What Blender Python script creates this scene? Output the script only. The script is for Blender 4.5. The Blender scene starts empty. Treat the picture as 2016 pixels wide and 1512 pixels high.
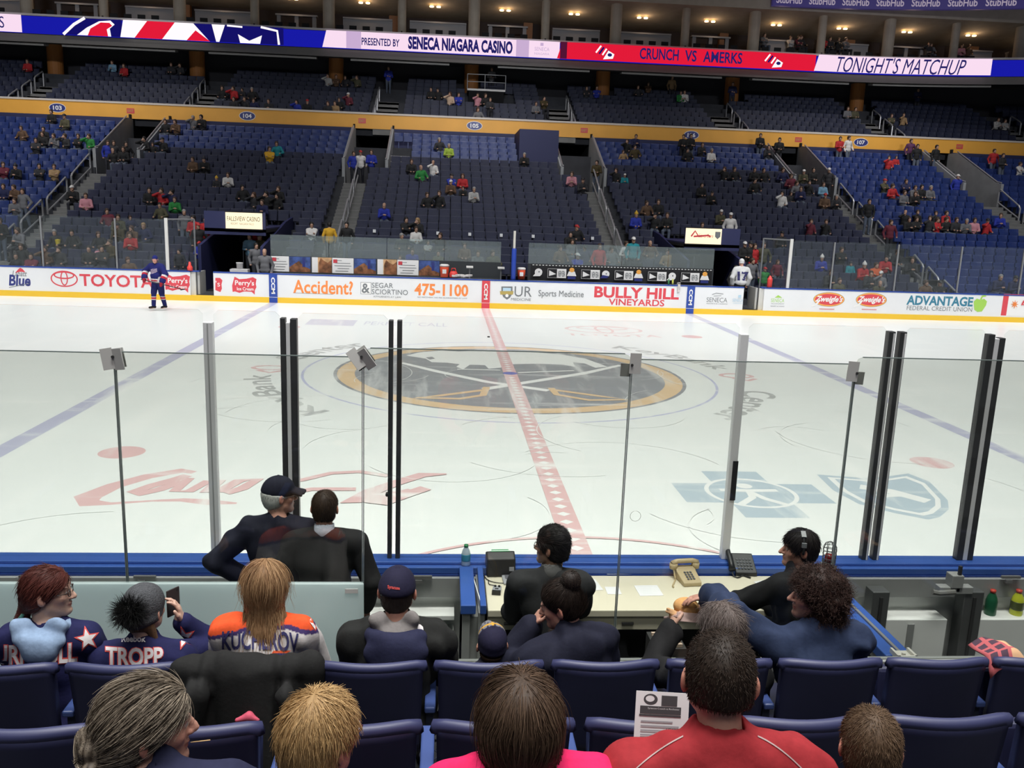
import bpy, bmesh, math, random
import numpy as np
from mathutils import Vector, Matrix, geometry
from mathutils.bvhtree import BVHTree
random.seed(7)
SC = bpy.context.scene
COL = SC.collection
PI = math.pi

# ------------------------------------------------------------------ camera
W_, H_, F_ = 2016.0, 1512.0, 1689.68
CAM = np.array([-1.48482602, -19.0186321, 3.61065502])
YAW, PIT, ROL = 8.05723478e-02, -1.99135861e-01, 3.54676864e-02
def _axes():
    cy, sy, cp, sp = math.cos(YAW), math.sin(YAW), math.cos(PIT), math.sin(PIT)
    f = np.array([sy*cp, cy*cp, sp]); r = np.array([cy, -sy, 0.0]); u = np.cross(r, f)
    cr, sr = math.cos(ROL), math.sin(ROL)
    return r*cr+u*sr, -r*sr+u*cr, f
CR, CU, CF = _axes()
cd = bpy.data.cameras.new('camera'); cam = bpy.data.objects.new('camera', cd); COL.objects.link(cam)
cd.sensor_width = 36.0; cd.lens = F_*36.0/W_; cd.clip_start = .05; cd.clip_end = 300
M = Matrix.Identity(4)
for i in range(3):
    M[i][0], M[i][1], M[i][2], M[i][3] = CR[i], CU[i], -CF[i], CAM[i]
cam.matrix_world = M
SC.camera = cam
def ray(px, py):
    return CF + CR*((px-W_/2)/F_) - CU*((py-H_/2)/F_)
def at(px, py, Y):
    """the point of the plane y = Y seen at that place of the photograph"""
    d = ray(px, py); t = (Y-CAM[1])/d[1]; return CAM+d*t
def atz(px, py, Z):
    d = ray(px, py); t = (Z-CAM[2])/d[2]; return CAM+d*t

# ------------------------------------------------------------------ exposure, world, big lights
vs = SC.view_settings
SC.display_settings.display_device = 'sRGB'
vs.view_transform = 'Standard'; vs.look = 'None'; vs.gamma = 1.0; vs.exposure = 0.0
vs.use_curve_mapping = False
SC.cycles.max_bounces = 7; SC.cycles.diffuse_bounces = 3; SC.cycles.glossy_bounces = 3
SC.cycles.transmission_bounces = 4; SC.cycles.transparent_max_bounces = 24
SC.cycles.caustics_reflective = False; SC.cycles.caustics_refractive = False
SC.cycles.sample_clamp_indirect = 4.0
wd = bpy.data.worlds.new('arena_air'); SC.world = wd; wd.use_nodes = True
wd.node_tree.nodes['Background'].inputs[0].default_value = (.80, .85, 1.0, 1)
wd.node_tree.nodes['Background'].inputs[1].default_value = .085
LS = .2
def area(name, loc, size, power, target, color=(1, 1, 1), spread=180):
    l = bpy.data.lights.new(name, 'AREA'); l.shape = 'RECTANGLE'; l.size, l.size_y = size
    l.energy = power*LS; l.color = color; l.spread = math.radians(spread)
    o = bpy.data.objects.new(name, l); COL.objects.link(o); o.location = loc
    o.rotation_euler = (Vector(target)-Vector(loc)).to_track_quat('-Z', 'Y').to_euler()
    return o
# the rig over the ice, and the weaker house lights over the two stands, plus added washes
for ix, x in enumerate((-24, -8, 8, 24)):
    for y in (-8, 6):
        area('rink_light', (x, y, 24), (9, 2.2), 4400 if y > 0 else 5700, (x*.95, y*1.15, 0), (1.0, .965, .935) if y > 0 else (.985, 1.0, .97), 100 if y > 0 else 112)
    area('board_light', (x, -4, 21), (8, 1.5), 1800, (x*1.05, 13.5, 1), (.95, .985, 1.0), 55)  # added wash to brighten the far boards, not part of the rig
for x in (-22, 0, 22):
    area('house_light', (x, 21.5, 24), (8, 2), 2000, (x, 31, 6), (1.0, .95, .90), 70)
    area('upper_fill', (x*.8, -17, 15.5), (7, 1), 950, (x*1.1, 37, 9.6), (.93, .95, 1.0), 30)  # added low fill for the band and upper rows, no known fixture
area('house_light', (-1, -24, 13), (9, 3), 1000, (-1, -14.5, 1.2), (1.0, .97, .93), 120)
area('house_light', (-1, -18, 20), (9, 3), 3300, (-1, -14, .5), (1.0, .98, .95), 70)

# ------------------------------------------------------------------ materials
_M = {}
def mat(name, color=(.5, .5, .5), rough=.5, metal=0.0, noise=0.0, nscale=8.0, bump=0.0, emit=0.0, coat=0.0, spec=None, attr=False, stretch=None):
    """principled material; noise = how far the colour wanders, bump = relief, attr = takes its colour from the mesh's 'tint' attribute"""
    if name in _M: return _M[name]
    m = bpy.data.materials.new(name); _M[name] = m; m.use_nodes = True
    nt = m.node_tree; b = nt.nodes['Principled BSDF']
    c = (*color, 1.0)
    b.inputs['Base Color'].default_value = c
    b.inputs['Roughness'].default_value = rough; b.inputs['Metallic'].default_value = metal
    if spec is not None: b.inputs['Specular IOR Level'].default_value = spec
    if coat: b.inputs['Coat Weight'].default_value = coat; b.inputs['Coat Roughness'].default_value = .08
    src = None
    if attr:
        a = nt.nodes.new('ShaderNodeAttribute'); a.attribute_name = 'tint'; src = a.outputs['Color']
        nt.links.new(src, b.inputs['Base Color'])
    if noise or bump:
        tc = nt.nodes.new('ShaderNodeTexCoord'); n = nt.nodes.new('ShaderNodeTexNoise')
        n.inputs['Scale'].default_value = nscale; n.inputs['Detail'].default_value = 5
        v = tc.outputs['Object']
        if stretch:
            mp = nt.nodes.new('ShaderNodeMapping'); mp.inputs['Scale'].default_value = stretch
            nt.links.new(v, mp.inputs[0]); v = mp.outputs[0]
        nt.links.new(v, n.inputs['Vector'])
        if noise:
            hs = nt.nodes.new('ShaderNodeHueSaturation'); mr = nt.nodes.new('ShaderNodeMapRange')
            mr.inputs['From Min'].default_value = .3; mr.inputs['From Max'].default_value = .7
            mr.inputs['To Min'].default_value = 1-noise; mr.inputs['To Max'].default_value = 1+noise
            nt.links.new(n.outputs['Fac'], mr.inputs['Value']); nt.links.new(mr.outputs[0], hs.inputs['Value'])
            if src: nt.links.new(src, hs.inputs['Color'])
            else: hs.inputs['Color'].default_value = c
            nt.links.new(hs.outputs[0], b.inputs['Base Color'])
        if bump:
            bp = nt.nodes.new('ShaderNodeBump'); bp.inputs['Strength'].default_value = bump; bp.inputs['Distance'].default_value = .01
            nt.links.new(n.outputs['Fac'], bp.inputs['Height']); nt.links.new(bp.outputs[0], b.inputs['Normal'])
    if emit:
        b.inputs['Emission Color'].default_value = c; b.inputs['Emission Strength'].default_value = emit
    return m
def glow(name, color, s):
    if name in _M: return _M[name]
    m = bpy.data.materials.new(name); _M[name] = m; m.use_nodes = True; nt = m.node_tree
    for n in list(nt.nodes): nt.nodes.remove(n)
    o = nt.nodes.new('ShaderNodeOutputMaterial'); e = nt.nodes.new('ShaderNodeEmission')
    e.inputs[0].default_value = (*color, 1); e.inputs[1].default_value = s
    nt.links.new(e.outputs[0], o.inputs[0]); return m
def glass(name, tint, rough=.0, ior=1.45, haze=0.0):
    if name in _M: return _M[name]
    m = bpy.data.materials.new(name); _M[name] = m; m.use_nodes = True; nt = m.node_tree
    for n in list(nt.nodes): nt.nodes.remove(n)
    o = nt.nodes.new('ShaderNodeOutputMaterial'); t = nt.nodes.new('ShaderNodeBsdfTransparent'); g = nt.nodes.new('ShaderNodeBsdfGlossy')
    fr = nt.nodes.new('ShaderNodeFresnel'); ge = nt.nodes.new('ShaderNodeNewGeometry'); io = nt.nodes.new('ShaderNodeMapRange')
    io.inputs[3].default_value = ior; io.inputs[4].default_value = 1/ior; nt.links.new(ge.outputs['Backfacing'], io.inputs[0]); nt.links.new(io.outputs[0], fr.inputs['IOR'])   # a thin pane reflects alike from both sides
    mx = nt.nodes.new('ShaderNodeMixShader')
    t.inputs[0].default_value = (*tint, 1); g.inputs['Roughness'].default_value = rough
    nt.links.new(fr.outputs[0], mx.inputs[0]); nt.links.new(t.outputs[0], mx.inputs[1]); nt.links.new(g.outputs[0], mx.inputs[2])
    last = mx
    if haze:
        d = nt.nodes.new('ShaderNodeBsdfDiffuse'); d.inputs[0].default_value = (.7, .78, .78, 1); m2 = nt.nodes.new('ShaderNodeMixShader')
        m2.inputs[0].default_value = haze; nt.links.new(mx.outputs[0], m2.inputs[1]); nt.links.new(d.outputs[0], m2.inputs[2]); last = m2
    nt.links.new(last.outputs[0], o.inputs[0]); return m

def ice_like(name, color, worn):
    """ice, or paint under the ice: 'worn' is how much skating has scratched white snow over the paint"""
    if name in _M: return _M[name]
    m = bpy.data.materials.new(name); _M[name] = m; m.use_nodes = True; nt = m.node_tree; b = nt.nodes['Principled BSDF']
    tc = nt.nodes.new('ShaderNodeTexCoord')
    def tex(scale, stretch, rot=0, detail=6):
        mp = nt.nodes.new('ShaderNodeMapping'); mp.inputs['Scale'].default_value = stretch; mp.inputs['Rotation'].default_value = (0, 0, rot)
        n = nt.nodes.new('ShaderNodeTexNoise'); n.inputs['Scale'].default_value = scale; n.inputs['Detail'].default_value = detail; n.inputs['Roughness'].default_value = .62
        nt.links.new(tc.outputs['Object'], mp.inputs[0]); nt.links.new(mp.outputs[0], n.inputs['Vector']); return n.outputs['Fac']
    a = tex(1.6, (1, .12, 1), .5); c2 = tex(2.2, (.10, 1, 1), -.35); d = tex(.35, (1, 1, 1), 0, 3)
    def rng(s, lo, hi, t0, t1):
        r = nt.nodes.new('ShaderNodeMapRange'); r.inputs[1].default_value = lo; r.inputs[2].default_value = hi; r.inputs[3].default_value = t0; r.inputs[4].default_value = t1
        nt.links.new(s, r.inputs[0]); return r.outputs[0]
    mx = nt.nodes.new('ShaderNodeMath'); mx.operation = 'MAXIMUM'
    nt.links.new(rng(a, .52, .68, 0, 1), mx.inputs[0]); nt.links.new(rng(c2, .54, .70, 0, 1), mx.inputs[1])
    ml = nt.nodes.new('ShaderNodeMath'); ml.operation = 'MULTIPLY_ADD'; ml.use_clamp = True
    nt.links.new(mx.outputs[0], ml.inputs[0]); ml.inputs[1].default_value = .42 if worn else .75; ml.inputs[2].default_value = worn
    mix = nt.nodes.new('ShaderNodeMix'); mix.data_type = 'RGBA'
    mix.inputs[6].default_value = (*color, 1); mix.inputs[7].default_value = (.91, .92, .905, 1)
    nt.links.new(ml.outputs[0], mix.inputs[0])
    hs = nt.nodes.new('ShaderNodeHueSaturation'); nt.links.new(mix.outputs[2], hs.inputs['Color']); nt.links.new(rng(d, .1, .9, .975, 1.02), hs.inputs['Value'])
    nt.links.new(hs.outputs[0], b.inputs['Base Color'])
    nt.links.new(rng(d, .1, .9, .26, .36), b.inputs['Roughness'])
    b.inputs['Specular IOR Level'].default_value = .35
    return m

# ------------------------------------------------------------------ object helpers
def tag(o, label=None, cat=None, group=None, kind=None):
    if label: o['label'] = label
    if cat: o['category'] = cat
    if group: o['group'] = group
    if kind: o['kind'] = kind
    return o
def empty(name, loc=(0, 0, 0), rz=0.0):
    o = bpy.data.objects.new(name, None); COL.objects.link(o); o.location = loc; o.rotation_euler = (0, 0, rz); o.empty_display_size = .1
    return o
def link(name, me, parent=None, loc=None):
    o = bpy.data.objects.new(name, me); COL.objects.link(o)
    if parent is not None: o.parent = parent
    if loc is not None: o.location = loc
    return o
def dup(root, loc=None, rz=None, label=None, group=None):
    r = root.copy(); COL.objects.link(r)
    if loc is not None: r.location = loc
    if rz is not None: r.rotation_euler = (0, 0, rz)
    if label: r['label'] = label
    if group: r['group'] = group
    for ch in list(root.children):
        c = ch.copy(); COL.objects.link(c); c.parent = r
        for g in list(ch.children):
            d = g.copy(); COL.objects.link(d); d.parent = c
    return r
class MB:
    """collects shapes; build() links them as one mesh object"""
    def __init__(s): s.v = []; s.f = []; s.m = []; s.n = 0
    def add(s, v, f, m=0):
        s.v.extend([tuple(map(float, p)) for p in v]); s.f.extend([tuple(i+s.n for i in q) for q in f]); s.m.extend([m]*len(f)); s.n += len(v); return s
    def box(s, x0, x1, y0, y1, z0, z1, m=0):
        return s.add([(x0, y0, z0), (x1, y0, z0), (x1, y1, z0), (x0, y1, z0), (x0, y0, z1), (x1, y0, z1), (x1, y1, z1), (x0, y1, z1)],
                     [(0, 3, 2, 1), (4, 5, 6, 7), (0, 1, 5, 4), (1, 2, 6, 5), (2, 3, 7, 6), (3, 0, 4, 7)], m)
    def obox(s, c, size, R=None, m=0):
        R = R or Matrix.Identity(3); c = Vector(c); a, b, d = (q/2 for q in size)
        v = [c+R@Vector((i*a, j*b, k*d)) for k in (-1, 1) for i, j in ((-1, -1), (1, -1), (1, 1), (-1, 1))]
        return s.add(v, [(0, 3, 2, 1), (4, 5, 6, 7), (0, 1, 5, 4), (1, 2, 6, 5), (2, 3, 7, 6), (3, 0, 4, 7)], m)
    def tube(s, pts, r, n=8, m=0, closed=False):
        pts = [Vector(p) for p in pts]; N = len(pts); rs = r if isinstance(r, (list, tuple)) else [r]*N
        ref = None; vs_ = []
        for i, p in enumerate(pts):
            a = pts[(i-1) % N] if (closed or i > 0) else p; b = pts[(i+1) % N] if (closed or i < N-1) else p
            t = (b-a).normalized()
            if ref is None: ref = t.orthogonal().normalized()
            ref = (ref-t*ref.dot(t))
            if ref.length < 1e-6: ref = t.orthogonal()
            ref.normalize(); w = t.cross(ref)
            vs_ += [p+(ref*math.cos(2*PI*k/n)+w*math.sin(2*PI*k/n))*rs[i] for k in range(n)]
        fs = []
        for i in range(N if closed else N-1):
            j = (i+1) % N
            fs += [(i*n+k, i*n+(k+1) % n, j*n+(k+1) % n, j*n+k) for k in range(n)]
        if not closed: fs += [tuple(range(n-1, -1, -1)), tuple(range((N-1)*n, N*n))]
        return s.add(vs_, fs, m)
    def lathe(s, prof, c=(0, 0, 0), n=16, m=0, R=None):
        R = R or Matrix.Identity(3); c = Vector(c); v = []; f = []
        for r, z in prof: v += [c+R@Vector((max(r, 1e-4)*math.cos(2*PI*k/n), max(r, 1e-4)*math.sin(2*PI*k/n), z)) for k in range(n)]
        for i in range(len(prof)-1): f += [(i*n+k, i*n+(k+1) % n, (i+1)*n+(k+1) % n, (i+1)*n+k) for k in range(n)]
        f += [tuple(range(n-1, -1, -1)), tuple(range((len(prof)-1)*n, len(prof)*n))]
        return s.add(v, f, m)
    def prism(s, poly, fn, d0, d1, m=0):
        """2-d outline poly (counter-clockwise) swept from depth d0 to d1, fn(u, v, d) -> point"""
        n = len(poly); v = [fn(u, w, d0) for u, w in poly]+[fn(u, w, d1) for u, w in poly]
        tri = geometry.tessellate_polygon([[Vector((u, w, 0)) for u, w in poly]])
        f = [tuple(t) for t in tri]+[tuple(i+n for i in reversed(t)) for t in tri]+[(i, (i+1) % n, (i+1) % n+n, i+n) for i in range(n)]
        return s.add(v, f, m)
    def mesh(s, name, mats, smooth=False):
        me = bpy.data.meshes.new(name); me.from_pydata(s.v, [], s.f)
        for m in (mats if isinstance(mats, (list, tuple)) else [mats]): me.materials.append(m)
        if len(set(s.m)) > 1: me.polygons.foreach_set('material_index', s.m)
        bm = bmesh.new(); bm.from_mesh(me); bmesh.ops.recalc_face_normals(bm, faces=bm.faces); bm.to_mesh(me); bm.free()
        if smooth: me.polygons.foreach_set('use_smooth', [True]*len(me.polygons))
        me.update(); return me
    def build(s, name, mats, parent=None, smooth=False, bev=0.0, seg=2):
        o = link(name, s.mesh(name, mats, smooth), parent)
        if bev:
            b = o.modifiers.new('edge', 'BEVEL'); b.width = bev; b.segments = seg; b.limit_method = 'ANGLE'; b.angle_limit = .6
        return o
def structure(o, label=None, cat=None):
    o['kind'] = 'structure'
    if label: o['label'] = label
    if cat: o['category'] = cat
    return o

# ------------------------------------------------------------------ flat artwork (signs, adverts, paint)
_T = {}
def text2d(s, bold=0.0, shear=0.0):
    k = (s, bold, shear)
    if k not in _T:
        cu = bpy.data.curves.new('lettering', 'FONT'); cu.body = s; cu.offset = bold; cu.shear = shear; cu.resolution_u = 3
        o = bpy.data.objects.new('lettering', cu); COL.objects.link(o)
        bpy.context.view_layer.update()
        me = bpy.data.meshes.new_from_object(o.evaluated_get(bpy.context.evaluated_depsgraph_get()))
        v = np.array([q.co[:2] for q in me.vertices]); f = [tuple(p.vertices) for p in me.polygons]
        bpy.data.objects.remove(o); bpy.data.curves.remove(cu); bpy.data.meshes.remove(me)
        lo, hi = v.min(0), v.max(0)
        _T[k] = ((v-lo)/(hi-lo), f, (hi-lo)[0]/(hi-lo)[1])
    return _T[k]
class Sheet:
    """flat shapes in (u, v), later laid on a surface; each new shape lies a hair above the last"""
    def __init__(s): s.it = []; s.lay = None
    def poly(s, p, m): 
        t = geometry.tessellate_polygon([[Vector((u, w, 0)) for u, w in p]]); s.it.append((np.array(p, float), [tuple(x) for x in t], m)); return s
    def rect(s, u0, v0, u1, v1, m): s.it.append((np.array([(u0, v0), (u1, v0), (u1, v1), (u0, v1)], float), [(0, 1, 2, 3)], m)); return s
    def ell(s, cx, cy, rx, ry, m, n=32): return s.poly([(cx+rx*math.cos(2*PI*k/n), cy+ry*math.sin(2*PI*k/n)) for k in range(n)], m)
    def ring(s, cx, cy, rx, ry, w, m, a0=0, a1=2*PI, n=48):
        p = []; f = []
        for k in range(n+1):
            a = a0+(a1-a0)*k/n; c, d = math.cos(a), math.sin(a); p += [(cx+rx*c, cy+ry*d), (cx+(rx-w)*c, cy+(ry-w)*d)]
        f = [(2*k, 2*k+2, 2*k+3, 2*k+1) for k in range(n)]
        s.it.append((np.array(p), f, m)); return s
    def stroke(s, pts, w, m):
        p = []; N = len(pts); ws = w if isinstance(w, (list, tuple)) else [w]*N
        for i in range(N):
            a = np.array(pts[max(i-1, 0)], float); b = np.array(pts[min(i+1, N-1)], float); t = b-a; t /= max(np.hypot(*t), 1e-9); n_ = np.array((-t[1], t[0]))*ws[i]/2
            q = np.array(pts[i], float); p += [q+n_, q-n_]
        
        for k in range(N-1):      # every piece a hair higher, so a stroke may cross itself
            n0 = len(s.it) if k == 0 else n0
            for j, q in enumerate(((0, 1, 3), (0, 3, 2))): s.it.append((np.array([p[2*k+i] for i in q]), [(0, 1, 2)], m, n0+.12*(2*k+j)))
        return s
    def text(s, t, u0, v0, u1, v1, m, bold=0.0, shear=0.0, rot=False):
        v, f, _ = text2d(t, bold, shear); v = v.copy()
        if rot: v = np.stack([v[:, 1], 1-v[:, 0]], 1)      # reads from top to bottom
        s.it.append((v*np.array([u1-u0, v1-v0])+np.array([u0, v0]), f, m)); return s
    def arc_text(s, t, cx, cy, r, a_mid, span, h, m, bold=0.02):
        """letters along a circle, read clockwise, tops outward"""
        v, f, asp = text2d(t, bold); a = a_mid+span/2-v[:, 0]*span; rr = r+v[:, 1]*h
        s.it.append((np.stack([cx+rr*np.cos(a), cy+rr*np.sin(a)], 1), f, m)); return s
    def same(s, n):
        """puts the last n shapes on one layer"""
        l = len(s.it)-n
        s.it[-n:] = [(*q[:3], l) for q in s.it[-n:]]; return s
    def build(s, name, fn, mats, parent=None, step=.0006):
        b = MB()
        for i, it in enumerate(s.it):
            p, f, m = it[:3]; l = it[3] if len(it) > 3 else i
            b.add([fn(u, w, (l+1)*step) for u, w in p], f, m)
        me = bpy.data.meshes.new(name); me.from_pydata(b.v, [], b.f)
        for x in mats: me.materials.append(x)
        me.polygons.foreach_set('material_index', b.m); me.update()
        return link(name, me, parent)
def ordinal(n):
    o = ['zeroth', 'first', 'second', 'third', 'fourth', 'fifth', 'sixth', 'seventh', 'eighth', 'ninth', 'tenth', 'eleventh', 'twelfth', 'thirteenth', 'fourteenth', 'fifteenth',
         'sixteenth', 'seventeenth', 'eighteenth', 'nineteenth']
    t = ['', '', 'twenty', 'thirty', 'forty', 'fifty']
    if n < 20: return o[n]
    return t[n//10]+('ieth' if n % 10 == 0 else '-'+o[n % 10]) if n % 10 else t[n//10][:-1]+'ieth'
# =================================================================== the ice
def pj(P):
    d = np.asarray(P, float)-CAM; z = d@CF
    return W_/2+F_*(d@CR)/z, H_/2-F_*(d@CU)/z
BY = 12.954
b = MB(); n = 24
R_ = 8.5; pts = []
for cx, cy, a0 in ((30.5-R_, BY-R_, 0), (-30.5+R_, BY-R_, PI/2), (-30.5+R_, -BY+R_, PI), (30.5-R_, -BY+R_, 1.5*PI)):
    pts += [(cx+R_*math.cos(a0+PI/2*k/10), cy+R_*math.sin(a0+PI/2*k/10)) for k in range(11)]
b.box(-42, 42, -BY-.02, BY+.02, -.1, 0)
ICE = structure(b.build('floor_ice', ice_like('ice', (.84, .865, .855), 0.0)), 'white hockey ice sheet with scratched skate marks', 'ice')
p_red = ice_like('paint_red', (.62, .11, .13), .50); p_blue = ice_like('paint_blue', (.13, .13, .45), .52)
p_navy = ice_like('paint_navy', (.045, .06, .10), .33); p_gold = ice_like('paint_gold', (.72, .43, .14), .30)
p_grey = ice_like('paint_grey', (.16, .18, .18), .42); p_sky = ice_like('paint_sky', (.13, .30, .44), .48); p_wht = ice_like('paint_white', (.88, .89, .88), .2)
p_faint = ice_like('paint_faint_red', (.62, .15, .15), .60); p_lil = ice_like('paint_lilac', (.30, .28, .50), .55); p_dot = ice_like('paint_spot', (.12, .14, .50), .1)
p_thin = ice_like('paint_thin_blue', (.22, .24, .62), .5)
PM = [p_red, p_blue, p_navy, p_gold, p_grey, p_sky, p_wht, p_faint, p_lil, p_dot, p_thin]
flat = lambda u, w, d: (u, w, d+BASE[0])
BASE = [0]
Z2 = lambda *q: [tuple(atz(x, y, 0)[:2]) for x, y in q]
def ice_mark(name, sh, label, step=.00012):
    BASE[0] = {'centre_line': .006, 'blue_line': .0003, 'referee_crease': .0075, 'skate_trace': .009, 'arena_lettering': .0004}.get(name, 0)
   
    o = sh.build(name, flat, PM, ICE, step); o['label'] = label; return o
s = Sheet(); s.ring(0, 0, 4.60, 4.60, .06, 10, n=96); ice_mark('faceoff_circle', s, 'thin blue centre circle')
s = Sheet(); s.ell(0, 0, 3.92, 3.92, 2, 72); s.ring(0, 0, 3.84, 3.84, .38, 3, n=72)
# the leaping animal and the two crossed sabres of the crest
s.poly(Z2((800, 700), (824, 694), (868, 690), (905, 692), (960, 689), (1010, 692), (1060, 694), (1105, 698), (1152, 706), (1180, 716), (1196, 722), (1172, 724), (1150, 715),
          (1128, 713), (1132, 722), (1108, 718), (1060, 716), (1010, 717), (985, 724), (962, 726), (955, 719), (925, 718), (912, 727), (898, 722), (905, 717), (880, 714), (850, 713), (838, 706)), 6)
s.poly(Z2((838, 704), (850, 702), (857, 706), (846, 708)), 2)
s.stroke(Z2((790, 714), (860, 731), (960, 752), (1080, 769)), [.14, .2, .2, .22], 6); s.stroke(Z2((1222, 719), (1150, 735), (1030, 754), (953, 766)), [.14, .2, .2, .22], 6)
for q in (((958, 762), (951, 778), (905, 785), (818, 783), (865, 779), (952, 768)), ((1085, 764), (1096, 777), (1160, 788), (1235, 787), (1180, 780), (1092, 768))):
    s.stroke(Z2(*q), .15, 3)
s.stroke(Z2((900, 727), (985, 729)), .09, 6); s.stroke(Z2((1020, 734), (1130, 730)), .1, 6)
ice_mark('centre_crest', s, 'faded navy and gold team crest at centre ice')
s = Sheet()
for a, t in ((math.radians(33), 'KeyBank'), (math.radians(-31), 'Center'), (math.radians(207), 'KeyBank'), (math.radians(150), 'Center')):
    s.arc_text(t, 0, -.1, 5.02, a, .72 if t == 'KeyBank' else .58, .72, 4)
for a in (math.radians(3), math.radians(179)):
    c = np.array((5.35*math.cos(a), 5.35*math.sin(a)-.1)); s.ring(c[0], c[1]+.12, .42, .3, .11, 0); s.stroke([(c[0]-.2, c[1]-.2), (c[0]+.1, c[1]-.45), (c[0]+.35, c[1]-.2)], .13, 0)
ice_mark('arena_lettering', s, 'grey arena name lettered around the centre circle')
s = Sheet(); s.rect(-.15, -BY, .15, BY, 0)
y = -BY+.3; n0 = len(s.it)
while y < BY-.2:
    if abs(y) > .3: s.poly([(-.085, y), (0, y-.075), (.085, y), (0, y+.075)], 6)
    y += .27
s.same(len(s.it)-n0); s.ell(0, 0, .17, .17, 9, 20); s.it[-1] = (*s.it[-1][:3], 2)
ice_mark('centre_line', s, 'red centre line with white checks')
for x in (-7.77, 7.77):
    s = Sheet(); s.rect(x-.155, -BY, x+.155, BY, 1); ice_mark('blue_line', s, 'faded blue line across the ice')
for x, y in ((-6.1, -6.7), (6.1, -6.7), (6.1, 6.7), (-6.1, 6.7)):
    s = Sheet(); s.ell(x, y, .32, .32, 0, 28); ice_mark('faceoff_dot', s, 'round red neutral zone spot')
s = Sheet(); s.ring(0, -BY, 3.08, 3.08, .055, 0, 0, PI, 60); ice_mark('referee_crease', s, 'thin red half circle at the near boards')
# adverts under the ice
s = Sheet(); K = lambda *q: Z2(*[(150+x/2.688, 880+y/2.688) for x, y in q])
s.stroke(K((625, 135), (560, 125), (380, 155), (200, 205), (60, 265), (70, 298), (180, 300), (400, 285), (560, 280), (700, 292), (850, 298)), [.12, .2, .22, .25, .34, .26, .09, .06, .12, .2, .05], 0)
s.stroke(K((590, 150), (530, 170), (400, 205), (300, 240), (330, 250), (440, 225), (560, 180)), .17, 0); s.stroke(K((600, 165), (520, 235), (600, 235), (700, 180)), .14, 0)
s.stroke(K((760, 175), (690, 240), (760, 235), (860, 180), (960, 172), (880, 220), (790, 245)), .17, 0); s.stroke(K((1000, 190), (1100, 190), (1200, 175), (1350, 140), (1500, 132), (1650, 155)), .12, 0)
s.stroke(K((1000, 260), (1100, 250), (1250, 225), (1420, 225), (1480, 225)), .13, 0); s.stroke(K((1960, 145), (1830, 150), (1700, 190), (1560, 240), (1450, 298), (1560, 270), (1680, 240)), [.05, .2, .2, .24, .26, .2, .1], 0)
s.stroke(K((1850, 220), (1760, 250), (1620, 300), (1560, 300), (1660, 260), (1780, 235)), .2, 0)
ice_mark('ice_advert', s, 'faded red script lettering in the near ice')
s = Sheet(); cx, cy = 2.67, -8.24
s.poly([(cx-.41, cy-.97), (cx+.41, cy-.97), (cx+.41, cy-.42), (cx+1, cy-.42), (cx+1, cy+.38), (cx+.41, cy+.38), (cx+.41, cy+.95), (cx-.41, cy+.95), (cx-.41, cy+.38), (cx-1, cy+.38), (cx-1, cy-.42), (cx-.41, cy-.42)], 5)
s.ring(cx, cy, .62, .62, .06, 6); s.ell(cx, cy+.28, .11, .11, 6, 16); s.stroke([(cx-.4, cy+.1), (cx, cy+.08), (cx+.4, cy+.1)], .1, 6); s.stroke([(cx, cy+.1), (cx-.05, cy-.2), (cx-.3, cy-.48)], .1, 6); s.stroke([(cx, cy), (cx+.1, cy-.25), (cx+.3, cy-.48)], .1, 6)
ice_mark('ice_advert', s, 'faded light blue cross emblem in the ice')
s = Sheet(); sh = Z2((1608, 934), (1700, 941), (1740, 939), (1788, 932), (1830, 948), (1866, 985), (1868, 1003), (1850, 1018), (1828, 1023), (1760, 1010), (1690, 992), (1640, 965))
c = np.mean(sh, 0); s.poly(sh, 5); s.poly([tuple(c+(np.array(p)-c)*.86) for p in sh], 6); s.poly([tuple(c+(np.array(p)-c)*.76) for p in sh], 5)
s.stroke([(c[0]-.35, c[1]+.3), (c[0], c[1]+.1), (c[0]+.3, c[1]-.3)], .22, 6); s.stroke([(c[0]-.3, c[1]-.1), (c[0]+.05, c[1]-.05)], .12, 6)
ice_mark('ice_advert', s, 'faded light blue shield emblem in the ice')
s = Sheet(); s.ring(3.55, 7.85, 1.25, .85, .12, 7); s.ring(3.55, 8.15, .85, .38, .10, 7); s.ring(3.55, 7.8, .30, .75, .09, 7); s.text('TOYOTA', 2.15, 6.35, 5.1, 6.85, 7, .02); ice_mark('ice_advert', s, 'faint red oval emblem and name in the far ice')
s = Sheet(); s.rect(-5.75, 7.25, -4.28, 8.65, 8); s.text('PERFECT CALL', -4.0, 7.6, -1.4, 8.4, 8); ice_mark('ice_advert', s, 'faint lilac bar and lettering in the far ice')
s = Sheet()
rng = random.Random(3)
for i in range(46):
    x, y = rng.uniform(-6, 6), rng.uniform(-11, 1.5); r = rng.uniform(.5, 1.9); a = rng.uniform(0, 6.28); w = rng.uniform(.5, 2.4)
    s.ring(x, y, r, r, .014, 6, a, a+w, 24)
s.same(46); ice_mark('skate_trace', s, 'white curved skate marks', .0003)
b = MB(); b.lathe([(0, 0), (.038, 0), (.038, .025), (0, .025)], (-.226, 5.559, .002), 20); tag(b.build('puck', mat('puck_rubber', (.01, .01, .01), .6)), 'black puck lying on the far ice left of the red line', 'puck')

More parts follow.
